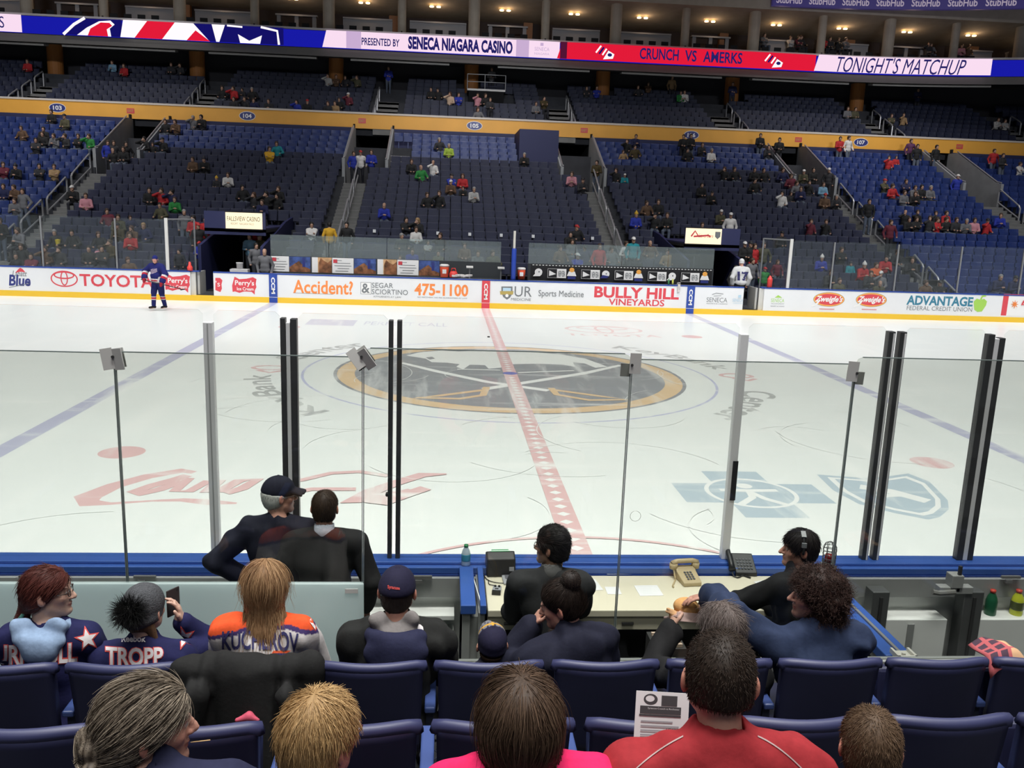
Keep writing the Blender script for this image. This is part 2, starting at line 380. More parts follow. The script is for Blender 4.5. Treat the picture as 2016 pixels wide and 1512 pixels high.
# =================================================================== far boards and their adverts
m_bw = mat('board_white', (.78, .785, .80), .32, noise=.02, nscale=1.5); m_ky = mat('kick_yellow', (.80, .50, .03), .4); m_cap = mat('cap_blue', (.02, .06, .30), .4)
m_bb = mat('board_back', (.42, .43, .42), .5)
gaps = ((-10.72, -9.9), (9.82, 10.62))
for i, (x0, x1) in enumerate(((-42, gaps[0][0]), (gaps[0][1], gaps[1][0]), (gaps[1][1], 42))):
    t = empty('dasher_board', ((x0+x1)/2, BY, 0)); t.location = (0, 0, 0)
    tag(t, ['white far dasher boards left of the open gate, with red car maker advert', 'white far dasher boards along both benches, between the two open gates', 'white far dasher boards right of the open gate, with red oval adverts'][i], 'rink boards', 'far dasher boards')
    b = MB(); b.box(x0, x1, BY, BY+.12, .2, 1.03); b.build('board_panel', m_bw, t)
    b = MB(); b.box(x0, x1, BY-.012, BY+.12, 1.03, 1.075); b.build('cap_rail', m_cap, t)
    if i == 0: T0 = t
    if i == 1: T1 = t
    if i == 2: T2 = t
b = MB(); b.box(-42, 42, BY-.02, BY+.12, 0.0, .2); tag(b.build('kick_plate', m_ky), 'yellow kick plate running along the foot of the far boards', 'kick plate')
# inward-opened gates seen edge on, with their posts
for x0, x1, sgn, lab in ((-10.72, -9.9, 1, 'grey white gate opened inward at the left end of the benches'), (9.82, 10.62, -1, 'grey white gate opened inward behind the striped-shirt linesman')):
    t = empty('bench_gate', ((x0+x1)/2, BY+.5, .2)); tag(t, lab, 'gate')
    X = (-.41 if sgn > 0 else .41)
    b = MB(); b.box(min(X, X+sgn*.16), max(X, X+sgn*.16), -.38, -.30, 0, .83); b.build('gate_post', mat('gate_edge', (.62, .61, .58), .4), t)
    b = MB(); b.box(min(X+sgn*.2, X+sgn*.28), max(X+sgn*.2, X+sgn*.28), -.3, .5, .02, .84); b.build('gate_leaf', mat('gate_grey', (.42, .42, .41), .4), t)
    b = MB(); b.box(X-.1, X+.3 if sgn > 0 else X+.1, -.42, -.2, .84, .88); b.build('gate_cap', m_cap, t)
# adverts: drawn in board coordinates (x, z)
def bq(px, py): p = at(px, py, BY); return p[0], p[2]
a_red = mat('ink_red', (.66, .06, .08), .4); a_nav = mat('ink_navy', (.03, .04, .20), .4); a_org = mat('ink_orange', (.86, .25, .06), .4); a_gry = mat('ink_grey', (.18, .19, .20), .4)
a_wht = mat('ink_white', (.85, .84, .83), .4); a_gld = mat('ink_gold', (.45, .34, .10), .4); a_tea = mat('ink_teal', (.04, .20, .30), .4); a_grn = mat('ink_green', (.36, .62, .10), .4)
a_blu = mat('ink_blue', (.02, .06, .32), .4); a_lgt = mat('ink_light_blue', (.45, .62, .75), .4); a_blk = mat('ink_black', (.015, .015, .017), .4); a_ora2 = mat('ink_amber', (.85, .40, .08), .4)
AM = [a_red, a_nav, a_org, a_gry, a_wht, a_gld, a_tea, a_grn, a_blu, a_lgt, a_blk, a_ora2]
def bt(s, t, x0, y0, x1, y1, m, bold=.0, shear=0.0, rot=False):
    (u0, _), (u1, _) = bq(x0, (y0+y1)/2), bq(x1, (y0+y1)/2); xm = (x0+x1)/2; v0, v1 = bq(xm, y1)[1], bq(xm, y0)[1]; s.text(t, u0, v0, u1, v1, m, bold, shear, rot)
bfn = lambda u, w, d: (u, BY-.001-d*2, w)
def advert(s, parent, lab): o = s.build('advert', bfn, AM, parent, .0008); o['label'] = lab; return o
s = Sheet(); bt(s, 'Labatt', 24, 533, 53, 544, 3, .01, .3); s.poly([bq(*q) for q in ((30, 537), (36, 530), (40, 527), (45, 530), (50, 536), (40, 535))], 0); bt(s, 'Blue', 17, 541, 60, 563, 1, .03, .15); s.stroke([bq(18, 566), bq(58, 558)], .02, 3); advert(s, T0, 'navy lettered beer advert')
s = Sheet(); c = bq(126.5, 549); s.ring(c[0], c[1], .47, .29, .045, 0); s.ring(c[0], c[1]+.13, .36, .14, .05, 0); s.ring(c[0], c[1]+.02, .13, .26, .04, 0)
bt(s, 'TOYOTA', 157, 541, 302, 565, 0, .02); advert(s, T0, 'red oval emblem and capital lettering advert')
def blob(s, x0, x1, y0, y1):
    P = lambda u, v: bq(x0+(x1-x0)*u, y0+(y1-y0)*v)
    s.poly([P(*q) for q in ((.02, .95), (0, .5), (.06, .12), (.1, -.12), (.3, .06), (.6, .02), (.85, -.08), (1, .05), (.97, .4), (1, .62), (.93, .85), (.93, 1.15), (.8, .95), (.5, .92), (.3, 1.02), (.12, .92))][::-1], 0)
    s.text("Perry's", *P(.12, .58), *P(.9, .15), 4, .02); s.text('Ice Cream', *P(.2, .84), *P(.88, .64), 4, .02)
s = Sheet(); blob(s, 325, 374, 543, 572); advert(s, T0, 'red blob shaped ice cream advert')
s = Sheet(); P0 = bq(424, 560); s.poly([bq(*q) for q in ((424, 547), (433, 547), (438, 552), (436, 560), (437, 568), (434, 575), (424, 571))], 0); s.text("'s", *bq(425, 564), *bq(433, 553), 4); advert(s, T1, 'red blob advert cut off by the gate')
s = Sheet(); blob(s, 457, 505, 548, 576); advert(s, T1, 'red blob shaped ice cream advert')
for X, col, par, lab in ((-7.77, 8, T1, 'blue stripe with white vertical letters'), (0, 0, T1, 'red stripe with white vertical letters'), (7.77, 8, T1, 'blue stripe with white vertical letters')):
    s = Sheet(); s.rect(X-.15, 0.005, X+.15, 1.03, col); s.rect(X-.15, .20, X+.15, .212, 4); s.text('CCM', X-.07, .33, X+.07, .93, 4, .04, 0, True)
    o = s.build('line_stripe', lambda u, w, d: (u, BY-.021-d*2, w), AM, par, .0008); o['label'] = lab
s = Sheet(); bt(s, 'Accident?', 577, 552, 695, 579, 2, .02); s.stroke([bq(578, 576.5), bq(655, 579.5)], .012, 3); advert(s, T1, 'orange lettered question advert')
s = Sheet(); x0, z0 = bq(710, 579); x1, z1 = bq(731, 556); s.rect(x0, z0, x1, z1, 3); s.rect(x0+.015, z0+.015, x1-.015, z1-.015, 4); bt(s, '&', 712, 558, 728, 577, 3, .02)
bt(s, 'SEGAR', 732, 557, 774, 567, 3); bt(s, 'SCIORTINO', 732, 570, 803, 580, 3); bt(s, 'ATTORNEYS AT LAW', 735, 583, 790, 586, 3); advert(s, T1, 'grey lettered law firm advert')
s = Sheet(); bt(s, '475-1100', 816, 559, 922, 583, 2, .03); bt(s, 'NO RECOVERY, NO FEE GUARANTEED AT LAW', 822, 585, 920, 588, 3); advert(s, T1, 'orange telephone number advert')
s = Sheet(); s.poly([bq(*q) for q in ((987, 564), (1009, 564), (1009, 578), (1004, 586), (998, 590), (991, 585), (987, 577))][::-1], 3); s.rect(*bq(990, 573), *bq(1006, 567), 9); s.poly([bq(*q) for q in ((984, 573), (1011, 573), (1010, 580), (985, 580))][::-1], 5); s.ell(*bq(998, 582), .06, .06, 4)
bt(s, 'UR', 1013, 564, 1047, 584, 3); bt(s, 'MEDICINE', 1006, 587, 1045, 592, 3); bt(s, 'Sports Medicine', 1060, 572, 1149, 588, 3); advert(s, T1, 'grey hospital advert with gold banded shield')
s = Sheet(); bt(s, 'BULLY HILL', 1170, 566, 1337, 588, 0, .035); bt(s, 'VINEYARDS', 1198, 589, 1308, 602, 0, .02); advert(s, T1, 'red capital lettered vineyard advert')
s = Sheet(); bt(s, 'SENECA', 1391, 586, 1432, 595, 3); bt(s, 'RESORTS & CASINOS', 1391, 597, 1432, 599, 3); s.stroke([bq(1402, 580), bq(1410, 577), bq(1424, 579)], .02, 3); s.stroke([bq(1405, 583), bq(1420, 582)], .015, 3)
bt(s, 'SENECA', 1442, 588, 1463, 594, 9); bt(s, 'NIAGARA', 1443, 596, 1463, 598, 9); s.rect(*bq(1453, 586), *bq(1459, 581), 9); advert(s, T1, 'small grey and pale blue casino advert')
s = Sheet(); bt(s, 'SENECA', 1518, 588, 1544, 595, 7); bt(s, 'ALLEGANY', 1518, 597, 1544, 599, 3); s.poly([bq(*q) for q in ((1525, 586), (1532, 581), (1540, 586))][::-1], 7); bt(s, 'RESORT & CASINO', 1517, 602, 1544, 604, 3); advert(s, T2, 'small green casino advert')
for x0, x1, d in ((1595, 1664, 0), (1678, 1748, 0)):
    s = Sheet(); c = bq((x0+x1)/2, 589.5+(x0-1595)*.01); s.ell(c[0]+.05, c[1], .62, .275, 3); s.ell(c[0]+.05, c[1], .605, .262, 11); s.ell(c[0]+.05, c[1], .555, .215, 0)
    s.text("Zweigle's", c[0]-.5, c[1]-.16, c[0]+.6, c[1]+.14, 4, .03, .35); s.stroke([(c[0]-.3, c[1]-.02), (c[0]-.45, c[1]-.22), (c[0]-.62, c[1]-.27)], .07, 4); s.stroke([(c[0]-.3, c[1]-.37), (c[0]+.3, c[1]-.37)], .02, 0); advert(s, T2, 'red oval advert with white script and gold rim')
s = Sheet(); bt(s, 'ADVANTAGE', 1785, 583, 1916, 602, 6, .035); bt(s, 'FEDERAL CREDIT UNION', 1785, 603.5, 1914, 612, 3)
c = bq(1929, 600); s.poly([(c[0]-.27, c[1]+.12), (c[0]-.2, c[1]-.2), (c[0]-.06, c[1]-.28), (c[0]+.12, c[1]-.26), (c[0]+.25, c[1]-.02), (c[0]+.27, c[1]+.14), (c[0]+.14, c[1]+.24), (c[0], c[1]+.19), (c[0]-.16, c[1]+.24)], 7)
s.stroke([(c[0], c[1]+.2), (c[0]+.05, c[1]+.33), (c[0]+.2, c[1]+.36)], .07, 7); advert(s, T2, 'teal lettered bank advert with green apple')
s = Sheet(); x0, z0 = bq(1970, 621); x1, z1 = bq(2030, 582); s.rect(x0, z0, x0+2.5, z1+.03, 0); s.rect(x0+.22, z0, x0+2.5, z1-.02, 4); c = (x0+.5, (z0+z1)/2+.05)
for k in range(8): s.stroke([c, (c[0]+.16*math.cos(k*PI/4), c[1]+.16*math.sin(k*PI/4))], [.07, .01], 2)
s.text('Energy', x0+.75, c[1]-.08, x0+2.1, c[1]+.16, 0, .02, .2); advert(s, T2, 'red edged advert with orange starburst')

# glass and posts over the far boards
g_far = glass('far_glass', (.93, .95, .96), .0, 1.3, .02); m_post = mat('post_alu', (.22, .225, .235), .45, .2); m_postw = mat('post_pale', (.60, .59, .57), .45)
SIDES = (('left', (-42, -34, -27, -21.2, -18.4, -15.82, -13.27, -11.5)), ('right', (11.52, 13.21, 15.74, 18.28, 20.8, 26, 33, 42)))
for side, xs in SIDES:
    for i in range(len(xs)-1):
        b = MB(); b.box(xs[i]+.07, xs[i+1]-.07, BY+.045, BY+.06, 1.08, 2.88)
        tag(b.build('glass_sheet', g_far), f'{ordinal(i+1)} clear pane over the far boards from the {"left end" if side == "left" else "right gate"}', 'glass panel', 'far rink glass panes')
    for i, x in enumerate(xs):
        thick = abs(abs(x)-11.51) < .1; w = .055 if thick else .028
        b = MB(); b.box(x-w, x+w, BY+.02, BY+.085, 1.08, 2.93 if thick else 2.86)
        lab = ('thick pale end post of the far glass beside the %s gate' % side) if thick else f'slim grey far glass post, {ordinal(i+1)} counted {"from the left end" if side == "left" else "after the right gate"}'
        tag(b.build('rink_upright', m_postw if thick else m_post), lab, 'post', 'far rink glass posts')
for x, lab in ((-11.5, 'left'), (11.52, 'right')):      # return panes beside the two gates
    t = empty('return_glass', (x, BY+.12, 0)); tag(t, f'glass pane turning back from the end post beside the {lab} gate', 'glass panel'); xo = .62 if x < 0 else -.62
    b = MB(); b.add([(0, 0, 1.08), (xo, 1.2, 1.08), (xo, 1.2, 2.88), (0, 0, 2.88), (0.012, 0, 1.08), (xo+.012, 1.2, 1.08), (xo+.012, 1.2, 2.88), (.012, 0, 2.88)], [(0, 1, 2, 3), (7, 6, 5, 4), (3, 2, 6, 7), (0, 4, 5, 1), (0, 3, 7, 4), (1, 5, 6, 2)]); b.build('pane', g_far, t)
    b = MB(); b.tube([(0, 0, 2.88), (xo, 1.2, 2.88)], .03, 6); b.tube([(xo, 1.2, 0.1), (xo, 1.2, 2.9)], .035, 6); b.build('pane_frame', m_post, t)

# =================================================================== the two benches
m_dk = mat('bench_dark', (.03, .035, .04), .6); m_conc = mat('stand_concrete', (.045, .047, .055), .85, noise=.15, nscale=2)
b = MB(); b.box(-42, 42, BY+.12, 15.6, -.1, .1); structure(b.build('floor_bench', m_conc), 'dark floor behind the far boards', 'floor')
m_bench = mat('bench_white', (.62, .61, .62), .4)
g_b = glass('bench_glass', (.80, .86, .86), .0, 1.45, .10)
for x0, x1, lab, nm in ((-8.25, .65, 'left', 'bench_left'), (1.72, 9.2, 'right', 'bench_right')):
    t = empty('player_bench', ((x0+x1)/2, 14.4, .1)); w = (x1-x0)/2; tag(t, f'long white players bench on the {lab} side of the blue divider', 'bench', 'players benches')
    b = MB(); b.box(-w, w, -.2, .2, .74, .86); b.build('seat', m_bench, t, bev=.01)
    for k in range(6):
        b = MB(); xx = -w+.2+k*(2*w-.4)/5; b.box(xx-.04, xx+.04, -.15, .15, 0, .74); b.build('leg', m_dk, t)
    b = MB(); b.box(x0, x1, 14.92, 15.0, .1, 1.6); tag(b.build('bench_wall', m_dk), f'low dark wall behind the {lab} players bench', 'wall')
    n = 4
    for k in range(n):
        b = MB(); a = x0+(x1-x0)*k/n; c = x0+(x1-x0)*(k+1)/n; b.box(a+.01, c-.01, 14.96, 14.975, 1.6, 2.40)
        tag(b.build('glass_sheet', g_b), f'{ordinal(k+1)} low tinted pane from the left behind the {lab} players bench', 'glass panel', 'bench glass panes')
def wq(px, py): p = at(px, py, 14.91); return p[0], p[2]
wfn = lambda u, w, d: (u, 14.918-d*2, w)
m_ph1 = mat('photo_dusk', (.05, .09, .28), .5, noise=.5, nscale=6); m_ph2 = mat('photo_brown', (.22, .09, .04), .5, noise=.7, nscale=5); m_ph3 = mat('photo_sand', (.60, .36, .18), .5, noise=.35, nscale=4)
WM = AM+[m_ph1, m_ph2, m_ph3]
for i, (x0, x1, kind) in enumerate(((534, 569, 'w'), (570, 611, 'p'), (614, 653, 's'), (654, 696, 'w'), (697, 740, 'p'), (743, 781, 's'), (782, 824, 'w'), (825, 865, 'p'))):
    s = Sheet(); m_ = (x0+x1)/2; u0, _ = wq(x0, 525); u1, _ = wq(x1, 525); v0 = 1.0; v1 = 1.585
    if kind == 'w':
        s.rect(u0, v0, u1, v1, 4); s.rect(u0+.04, v1-.2, u0+.2, v1-.06, 0)
        for q, (aa, cc) in enumerate(((.22, .45), (.15, .85), (.1, .9), (.25, .8), (.15, .75))): s.rect(u0+(u1-u0)*aa, v1-.11-q*.1, u0+(u1-u0)*cc, v1-.09-q*.1, 3)
        lab = 'white text card'
    elif kind == 'p':
        s.rect(u0, v0, u1, v1, 12); s.poly([(u0, v0), (u1, v0), (u1, v0+.12), (u0+(u1-u0)*.75, v0+.2), (u0+(u1-u0)*.45, v0+.42), (u0+(u1-u0)*.25, v0+.32), (u0, v0+.18)], 13); s.rect(u0+(u1-u0)*.62, v0+.2, u0+(u1-u0)*.75, v1-.05, 1); lab = 'dusk blue and brown picture'
    else:
        s.rect(u0, v0, u1, v1, 14); s.rect(u0, v0, u0+(u1-u0)*.3, v1, 4); s.poly([(u0+(u1-u0)*.35, v0), (u1, v0), (u1, v1-.08), (u0+(u1-u0)*.8, v1-.2), (u0+(u1-u0)*.6, v1-.12), (u0+(u1-u0)*.45, v1-.02), (u0+(u1-u0)*.35, v1-.2)], 13); lab = 'sand coloured picture with dark brown figures'
    o = s.build('bench_advert', wfn, WM, None, .0008); tag(o, f'{lab}, {ordinal(i+1)} from the left on the left bench wall', 'advert', 'left bench adverts')
s = Sheet(); s.rect(1.83, .98, 9.15, 1.575, 10)
for k in range(56): s.rect(1.9+k*.13, 1.535, 1.97+k*.13, 1.56, 4)
s.same(56)
X = 1.9
pat = 'cnbncnbncnb'; wd_ = {'c': .46, 'n': .82, 'b': .5}
for k, ch in enumerate(['c', 'n', 'b', 'n', 'h', 'n', 'b', 'n', 'c', 'n', 'b']):
    w = .82 if ch == 'n' else .48
    if ch == 'n':
        s.rect(X, 1.07, X+.74, 1.43, 4); s.rect(X+.01, 1.08, X+.37, 1.42, 10); s.poly([(X+.06, 1.14), (X+.34, 1.22), (X+.06, 1.36)], 4); s.text('NEW ERA', X+.42, 1.12, X+.70, 1.36, 3, .03)
    elif ch in 'ch':
        s.ell(X+.24, 1.28, .15, .14, 4); s.poly([(X+.02, 1.11), (X+.3, 1.12), (X+.38, 1.2), (X+.12, 1.24)], 1 if ch == 'h' else 4); s.ell(X+.26, 1.29, .03, .03, 3, 10)
    else:
        s.poly([(X+.03, 1.16), (X+.41, 1.16), (X+.34, 1.34), (X+.1, 1.34)], 4); s.ell(X+.22, 1.4, .1, .09, 11, 20); s.rect(X+.06, 1.04, X+.38, 1.14, 1)
    X += w*.90 if ch == 'n' else .60
o = s.build('bench_advert', wfn, WM, None, .0008); tag(o, 'long black cap maker advert with white caps on the right bench wall', 'advert')
# blue padded divider between the benches
t = empty('bench_divider', (1.02, 13.2, .1)); tag(t, 'blue padded post and dark glass dividing the two players benches', 'divider')
b = MB(); b.lathe([(.0, .98), (.085, .98), (.09, 1.0), (.09, 2.1), (.07, 2.14), (0, 2.14)], (0, 0, 0), 16); b.build('padding', mat('pad_blue', (.015, .05, .34), .45), t, True)
b = MB(); b.tube([(0, 0, 0), (0, 0, 2.78)], .045, 8); b.build('post', mat('post_cream', (.62, .60, .54), .5), t)
b = MB(); b.box(-.01, .01, .1, 1.7, .2, 2.1); b.build('pane', glass('dark_glass', (.3, .36, .4), 0, 1.45, .02), t)
# coolers, bags and bottles on and behind the left bench
def cooler(x, y, z, lab, s=1.0):
    t = empty('drink_cooler', (x, y, z)); tag(t, lab, 'cooler', 'orange drink coolers')
    b = MB(); b.lathe([(0, 0), (.15*s, 0), (.18*s, .38*s), (.17*s, .40*s), (0, .40*s)], n=16); b.build('tub', mat('cooler_orange', (.78, .10, .04), .45), t, True)
    b = MB(); b.lathe([(0, .40*s), (.185*s, .40*s), (.185*s, .46*s), (.13*s, .49*s), (0, .49*s)], n=16); b.build('lid', mat('cooler_white', (.75, .72, .70), .45), t, True)
    b = MB(); b.obox((0, -.172*s, .22*s), (.15*s, .03, .16*s)); b.build('emblem', a_wht, t)
p = at(875, 526, 14.6); cooler(p[0], 14.6, 1.0, 'orange drink cooler with white lid behind the left bench end')
p = at(1021, 542, 13.5); cooler(p[0]+.1, 13.55, 1.08, 'orange drink cooler beside the blue divider post', .9)
p = at(893, 532, 14.6); b = MB(); b.lathe([(0, 0), (.16, 0), (.17, .12), (.12, .22), (0, .24)], (p[0], 14.6, 1.0), 14); b.tube([(p[0]-.1, 14.6, 1.2), (p[0]-.06, 14.6, 1.34), (p[0]+.06, 14.6, 1.34), (p[0]+.1, 14.6, 1.2)], .02, 6)
tag(b.build('kit_bag', mat('bag_red', (.75, .06, .05), .5), smooth=True), 'small red carry bag beside the orange cooler', 'bag')
b = MB(); b.box(-2.6, .6, 14.62, 14.9, .1, .99); tag(b.build('bench_shelf', m_dk), 'dark ledge under the orange cooler at the left bench end', 'ledge')
b = MB(); p = at(912, 545, 13.3)
for k in range(4): b.obox((p[0]+k*.16-.28, 13.3, 1.14+.03*(k % 2)), (.3, .22, .08), Matrix.Rotation(.4*k, 3, 'Z'))
tag(b.build('folded_towels', mat('towel', (.55, .52, .50), .9, noise=.3, nscale=10), bev=.02), 'heap of white towels on the cap rail left of the red stripe', 'towels')
for px, col, lab in ((1316, (.05, .22, .08), 'dark green drink bottle on the boards near the second blue stripe'), (1324, (.65, .65, .12), 'yellow drink bottle on the boards near the second blue stripe')):
    p = at(px, 558, 13.05); b = MB(); b.lathe([(0, 0), (.035, 0), (.036, .15), (.018, .19), (.018, .22), (0, .22)], (p[0], 13.03, 1.075), 12); tag(b.build('drink_bottle', mat('bottle_%d' % px, col, .3), smooth=True), lab, 'bottle')
b = MB(); p = at(1336, 575, BY-.05); b.obox((p[0], BY-.045, 1.0), (.10, .03, .36)); b.obox((p[0], BY+.02, 1.14), (.10, .16, .05)); b.obox((p[0], BY+.1, 1.1), (.10, .03, .06)); tag(b.build('hanging_towel', mat('towel'), bev=.01), 'pale towel hanging over the boards beside the vineyard advert', 'towel')
for px, lab in ((957, 'first'), (1000, 'second')):   # small stands seen through the bench glass
    p = at(px-32 if px == 957 else px-13, 520, 14.2); t = empty('tablet_stand', (p[0], 14.25, .86)); tag(t, f'slim grey tablet stand behind the left bench, {lab} from the left', 'stand')
    b = MB(); b.tube([(0, 0, 0), (0, 0, .55)], .03, 8); b.box(-.13, .13, -.1, .1, 0, .03); b.build('pole', m_post, t)
    b = MB(); b.obox((0, 0, .57), (.26, .2, .03), Matrix.Rotation(.3, 3, 'X')); b.build('tray', m_postw, t)
for px, py, lab in ((563, 0, ''),):
    b = MB(); b.box(at(455, 540, 14)[0], at(490, 540, 14)[0], 13.8, 14.2, 1.0, 1.12); b.box(at(455, 540, 14)[0], at(490, 540, 14)[0], 13.85, 14.15, .1, 1.0); tag(b.build('equipment_case', m_bench, bev=.01), 'white equipment case beside the two grey-jacketed staff', 'case')
    p = at(472, 530, 14); b = MB(); b.lathe([(0, 0), (.11, 0), (.12, .2), (.13, .21), (.13, .24), (0, .24)], (p[0], 14, 1.12), 14); tag(b.build('white_bucket', m_bench, smooth=True), 'white bucket on the equipment case by the staff', 'bucket')
p = at(1520, 560, 13.3); b = MB(); b.lathe([(0, 0), (.09, 0), (.1, .3), (.03, .42), (0, .44)], (p[0]-.1, 13.3, 1.08), 12); tag(b.build('kit_bag', mat('bag_red')), 'red bag on the board cap beside the right gate', 'bag')
p = at(376, 520, 13.2); b = MB(); b.lathe([(0, 0), (.1, 0), (.1, .12), (.05, .2), (.04, .3), (0, .32)], (p[0], 13.05, 1.08), 12); tag(b.build('drink_bottle', mat('bag_red'), smooth=True), 'red bottle on the cap rail beside the left gate', 'bottle')
# =================================================================== far stand
ZT = lambda k: .91643+.272972*k+.00242208*k*k            # top of a seat back in row k
YR = lambda k: 15.55+.79*k
FL = lambda k: ZT(k)-.86                                   # floor of row k
TUN = ((-10.95, -8.6), (8.2, 10.5))                        # players' tunnels, under rows 0-7
VOM = ((-19.45, -17.35), (-6.9, -4.75), (4.6, 6.85), (17.35, 19.6), (27.0, 29.1))   # passages out, from row 16 up
AIS = ((-19.46, -18.5), (-6.85, -5.72), (5.65, 6.7), (18.8, 19.68), (27.3, 28.8))
def cut(x0, x1, holes):
    out = [(x0, x1)]
    for a, b_ in holes:
        nx = []
        for u, w in out:
            if b_ <= u or a >= w: nx.append((u, w)); continue
            if a > u: nx.append((u, a))
            if b_ < w: nx.append((b_, w))
        out = nx
    return out
b = MB()
for k in range(-2, 22):
    holes = ([TUN[0], TUN[1]] if k < 8 else [])+(list(VOM) if k >= 16 else [])
    for x0, x1 in cut(-42, 42, holes): b.box(x0, x1, YR(k)-.62, YR(k)+.2, max(FL(k)-.6, -.05), max(FL(k), .11))
b.box(-42, 42, YR(21)+.2, YR(21)+.9, 4, FL(21))
structure(b.build('floor_lower_stand', m_conc), 'stepped dark concrete of the lower far stand', 'stand')
m_step = mat('step_grey', (.17, .17, .165), .8, noise=.12, nscale=3); m_nose = mat('step_edge', (.42, .40, .38), .7); m_rail = mat('rail_grey', (.42, .42, .43), .4, .5)
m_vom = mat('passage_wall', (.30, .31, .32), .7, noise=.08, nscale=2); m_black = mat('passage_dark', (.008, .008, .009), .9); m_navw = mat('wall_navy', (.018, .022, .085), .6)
AN = ['left', 'second', 'third', 'fourth', 'right']
for i, (x0, x1) in enumerate(AIS):
    t = empty('aisle_stairs', ((x0+x1)/2, 15, 0)); t.location = (0, 0, 0); t['kind'] = 'structure'
    tag(t, f'{ordinal(i+1)} flight of grey aisle steps from the left in the lower stand', 'stairs', 'lower stand aisle stairs')
    b = MB(); c = MB()
    for k in range(-1, 16):
        yf = YR(k)-.62; zk = FL(k); zm = (zk+FL(k-1))/2
        b.box(x0, x1, yf-.38, yf, zm-.4, zm); b.box(x0, x1, yf-.003, YR(k)+.2, zk-.4, zk+.004)
        c.box(x0, x1, yf-.384, yf-.34, zm, zm+.004); c.box(x0, x1, yf-.007, yf+.035, zk+.002, zk+.009)
    b.build('steps', m_step, t); c.build('step_edges', m_nose, t)
# passages: side walls, floor, dark back
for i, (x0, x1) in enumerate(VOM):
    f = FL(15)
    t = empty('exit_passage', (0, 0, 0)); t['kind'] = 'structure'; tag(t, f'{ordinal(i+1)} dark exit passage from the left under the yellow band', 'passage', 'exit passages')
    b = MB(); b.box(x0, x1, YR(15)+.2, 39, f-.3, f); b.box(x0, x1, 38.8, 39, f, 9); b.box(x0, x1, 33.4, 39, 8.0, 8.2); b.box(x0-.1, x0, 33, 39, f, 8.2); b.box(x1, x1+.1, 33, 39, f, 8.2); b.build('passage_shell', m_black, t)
    for x in (x0, x1):
        b = MB(); xa, xb = (x-.12, x+.03) if x == x0 else (x-.03, x+.12)
        fn = lambda u, w, d: (d, u, w)
        b.prism([(YR(15)+.25, f), (33.3, f), (33.3, 7.95), (YR(21)+.2, 7.95), (YR(16)-.1, FL(16)+1.0), (YR(15)+.25, FL(16)+.95)], fn, xa, xb)
        b.build('side_wall', m_vom, t)
        b = MB(); b.tube([(x, YR(15)+.3, FL(16)+1.02), (x, YR(16)-.1, FL(16)+1.08), (x, YR(21)+.2, 8.03)], .04, 6); b.build('wall_rail', m_rail, t)
b = MB(); b.box(2.35, 4.5, YR(18)-.5, 33.3, FL(17)-.2, 7.98); tag(structure(b.build('wall_navy_block', m_navw)), 'plain navy wall block beside the third exit passage', 'wall')
b = MB(); b.box(-42, 42, YR(21)+.9, YR(21)+1.1, 4, 8.0)
w = MB()
for x0, x1 in cut(-42, 42, VOM): w.box(x0, x1, YR(21)+.75, YR(21)+.9, 5.5, 8.0)
structure(w.build('wall_stand_back', m_navw), 'navy wall behind the top row of the lower stand', 'wall')
# tunnels to the changing rooms
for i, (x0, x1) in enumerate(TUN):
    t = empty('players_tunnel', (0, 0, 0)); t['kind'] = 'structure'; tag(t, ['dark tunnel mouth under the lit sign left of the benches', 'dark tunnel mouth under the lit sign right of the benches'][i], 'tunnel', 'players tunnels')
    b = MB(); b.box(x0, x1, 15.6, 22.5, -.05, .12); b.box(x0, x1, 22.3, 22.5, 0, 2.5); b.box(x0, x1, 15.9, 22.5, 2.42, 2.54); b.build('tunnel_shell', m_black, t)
    for x in (x0, x1):
        b = MB(); b.prism([(15.1, .1), (22, .1), (22, FL(8)+.6), (20, FL(7)+.7), (15.1, 1.9)], lambda u, w, d: (d, u, w), x-.06, x+.06); b.build('tunnel_wall', m_navw, t)
    b = MB(); b.box(x0, x1, 15.9, 16.0, 2.3, 3.2); b.box(x0, x1, 16.0, 21.3, 2.54, 2.6); b.build('tunnel_head', m_navw, t)
LIT = glow('sign_cream', (1.0, .83, .55), 1.35)
for x0, x1, lab, kind in ((-10.1, -8.72, 'lit cream sign with dark lettering over the left tunnel', 0), (8.22, 9.68, 'lit cream sign with red script over the right tunnel', 1)):
    t = empty('lit_sign', ((x0+x1)/2, 15.8, 2.86)); tag(t, lab, 'sign', 'lit tunnel signs'); w = (x1-x0)/2
    b = MB(); b.box(-w, w, -.03, .1, -.31, .31); b.build('light_box', LIT, t)
    b = MB(); b.box(-w-.03, w+.03, -.02, .11, -.35, -.31); b.box(-w-.03, w+.03, -.02, .11, .31, .35); b.build('frame', m_black, t)
    s = Sheet()
    if kind == 0: s.text('FALLSVIEW CASINO', -w+.06, -.02, w-.06, .16, 10); s.text('RESORT  NIAGARA FALLS', -w+.2, -.16, w-.3, -.08, 3)
    else: s.stroke([(-w+.2, -.02), (-w+.35, .2), (-w+.5, 0), (-w+.3, -.02), (-w+.7, .02), (-w+.9, .04), (-w+1.0, .0)], .07, 0); s.text('Sabres Store', -w+.5, -.05, w-.35, .1, 0, 0, .3); s.poly([(w-.28, .2), (w-.06, .2), (w-.06, 0), (w-.17, -.1), (w-.28, 0)], 3)
    s.build('lettering', lambda u, q, d: (u, -.031-d*2, q), AM, t, .001)
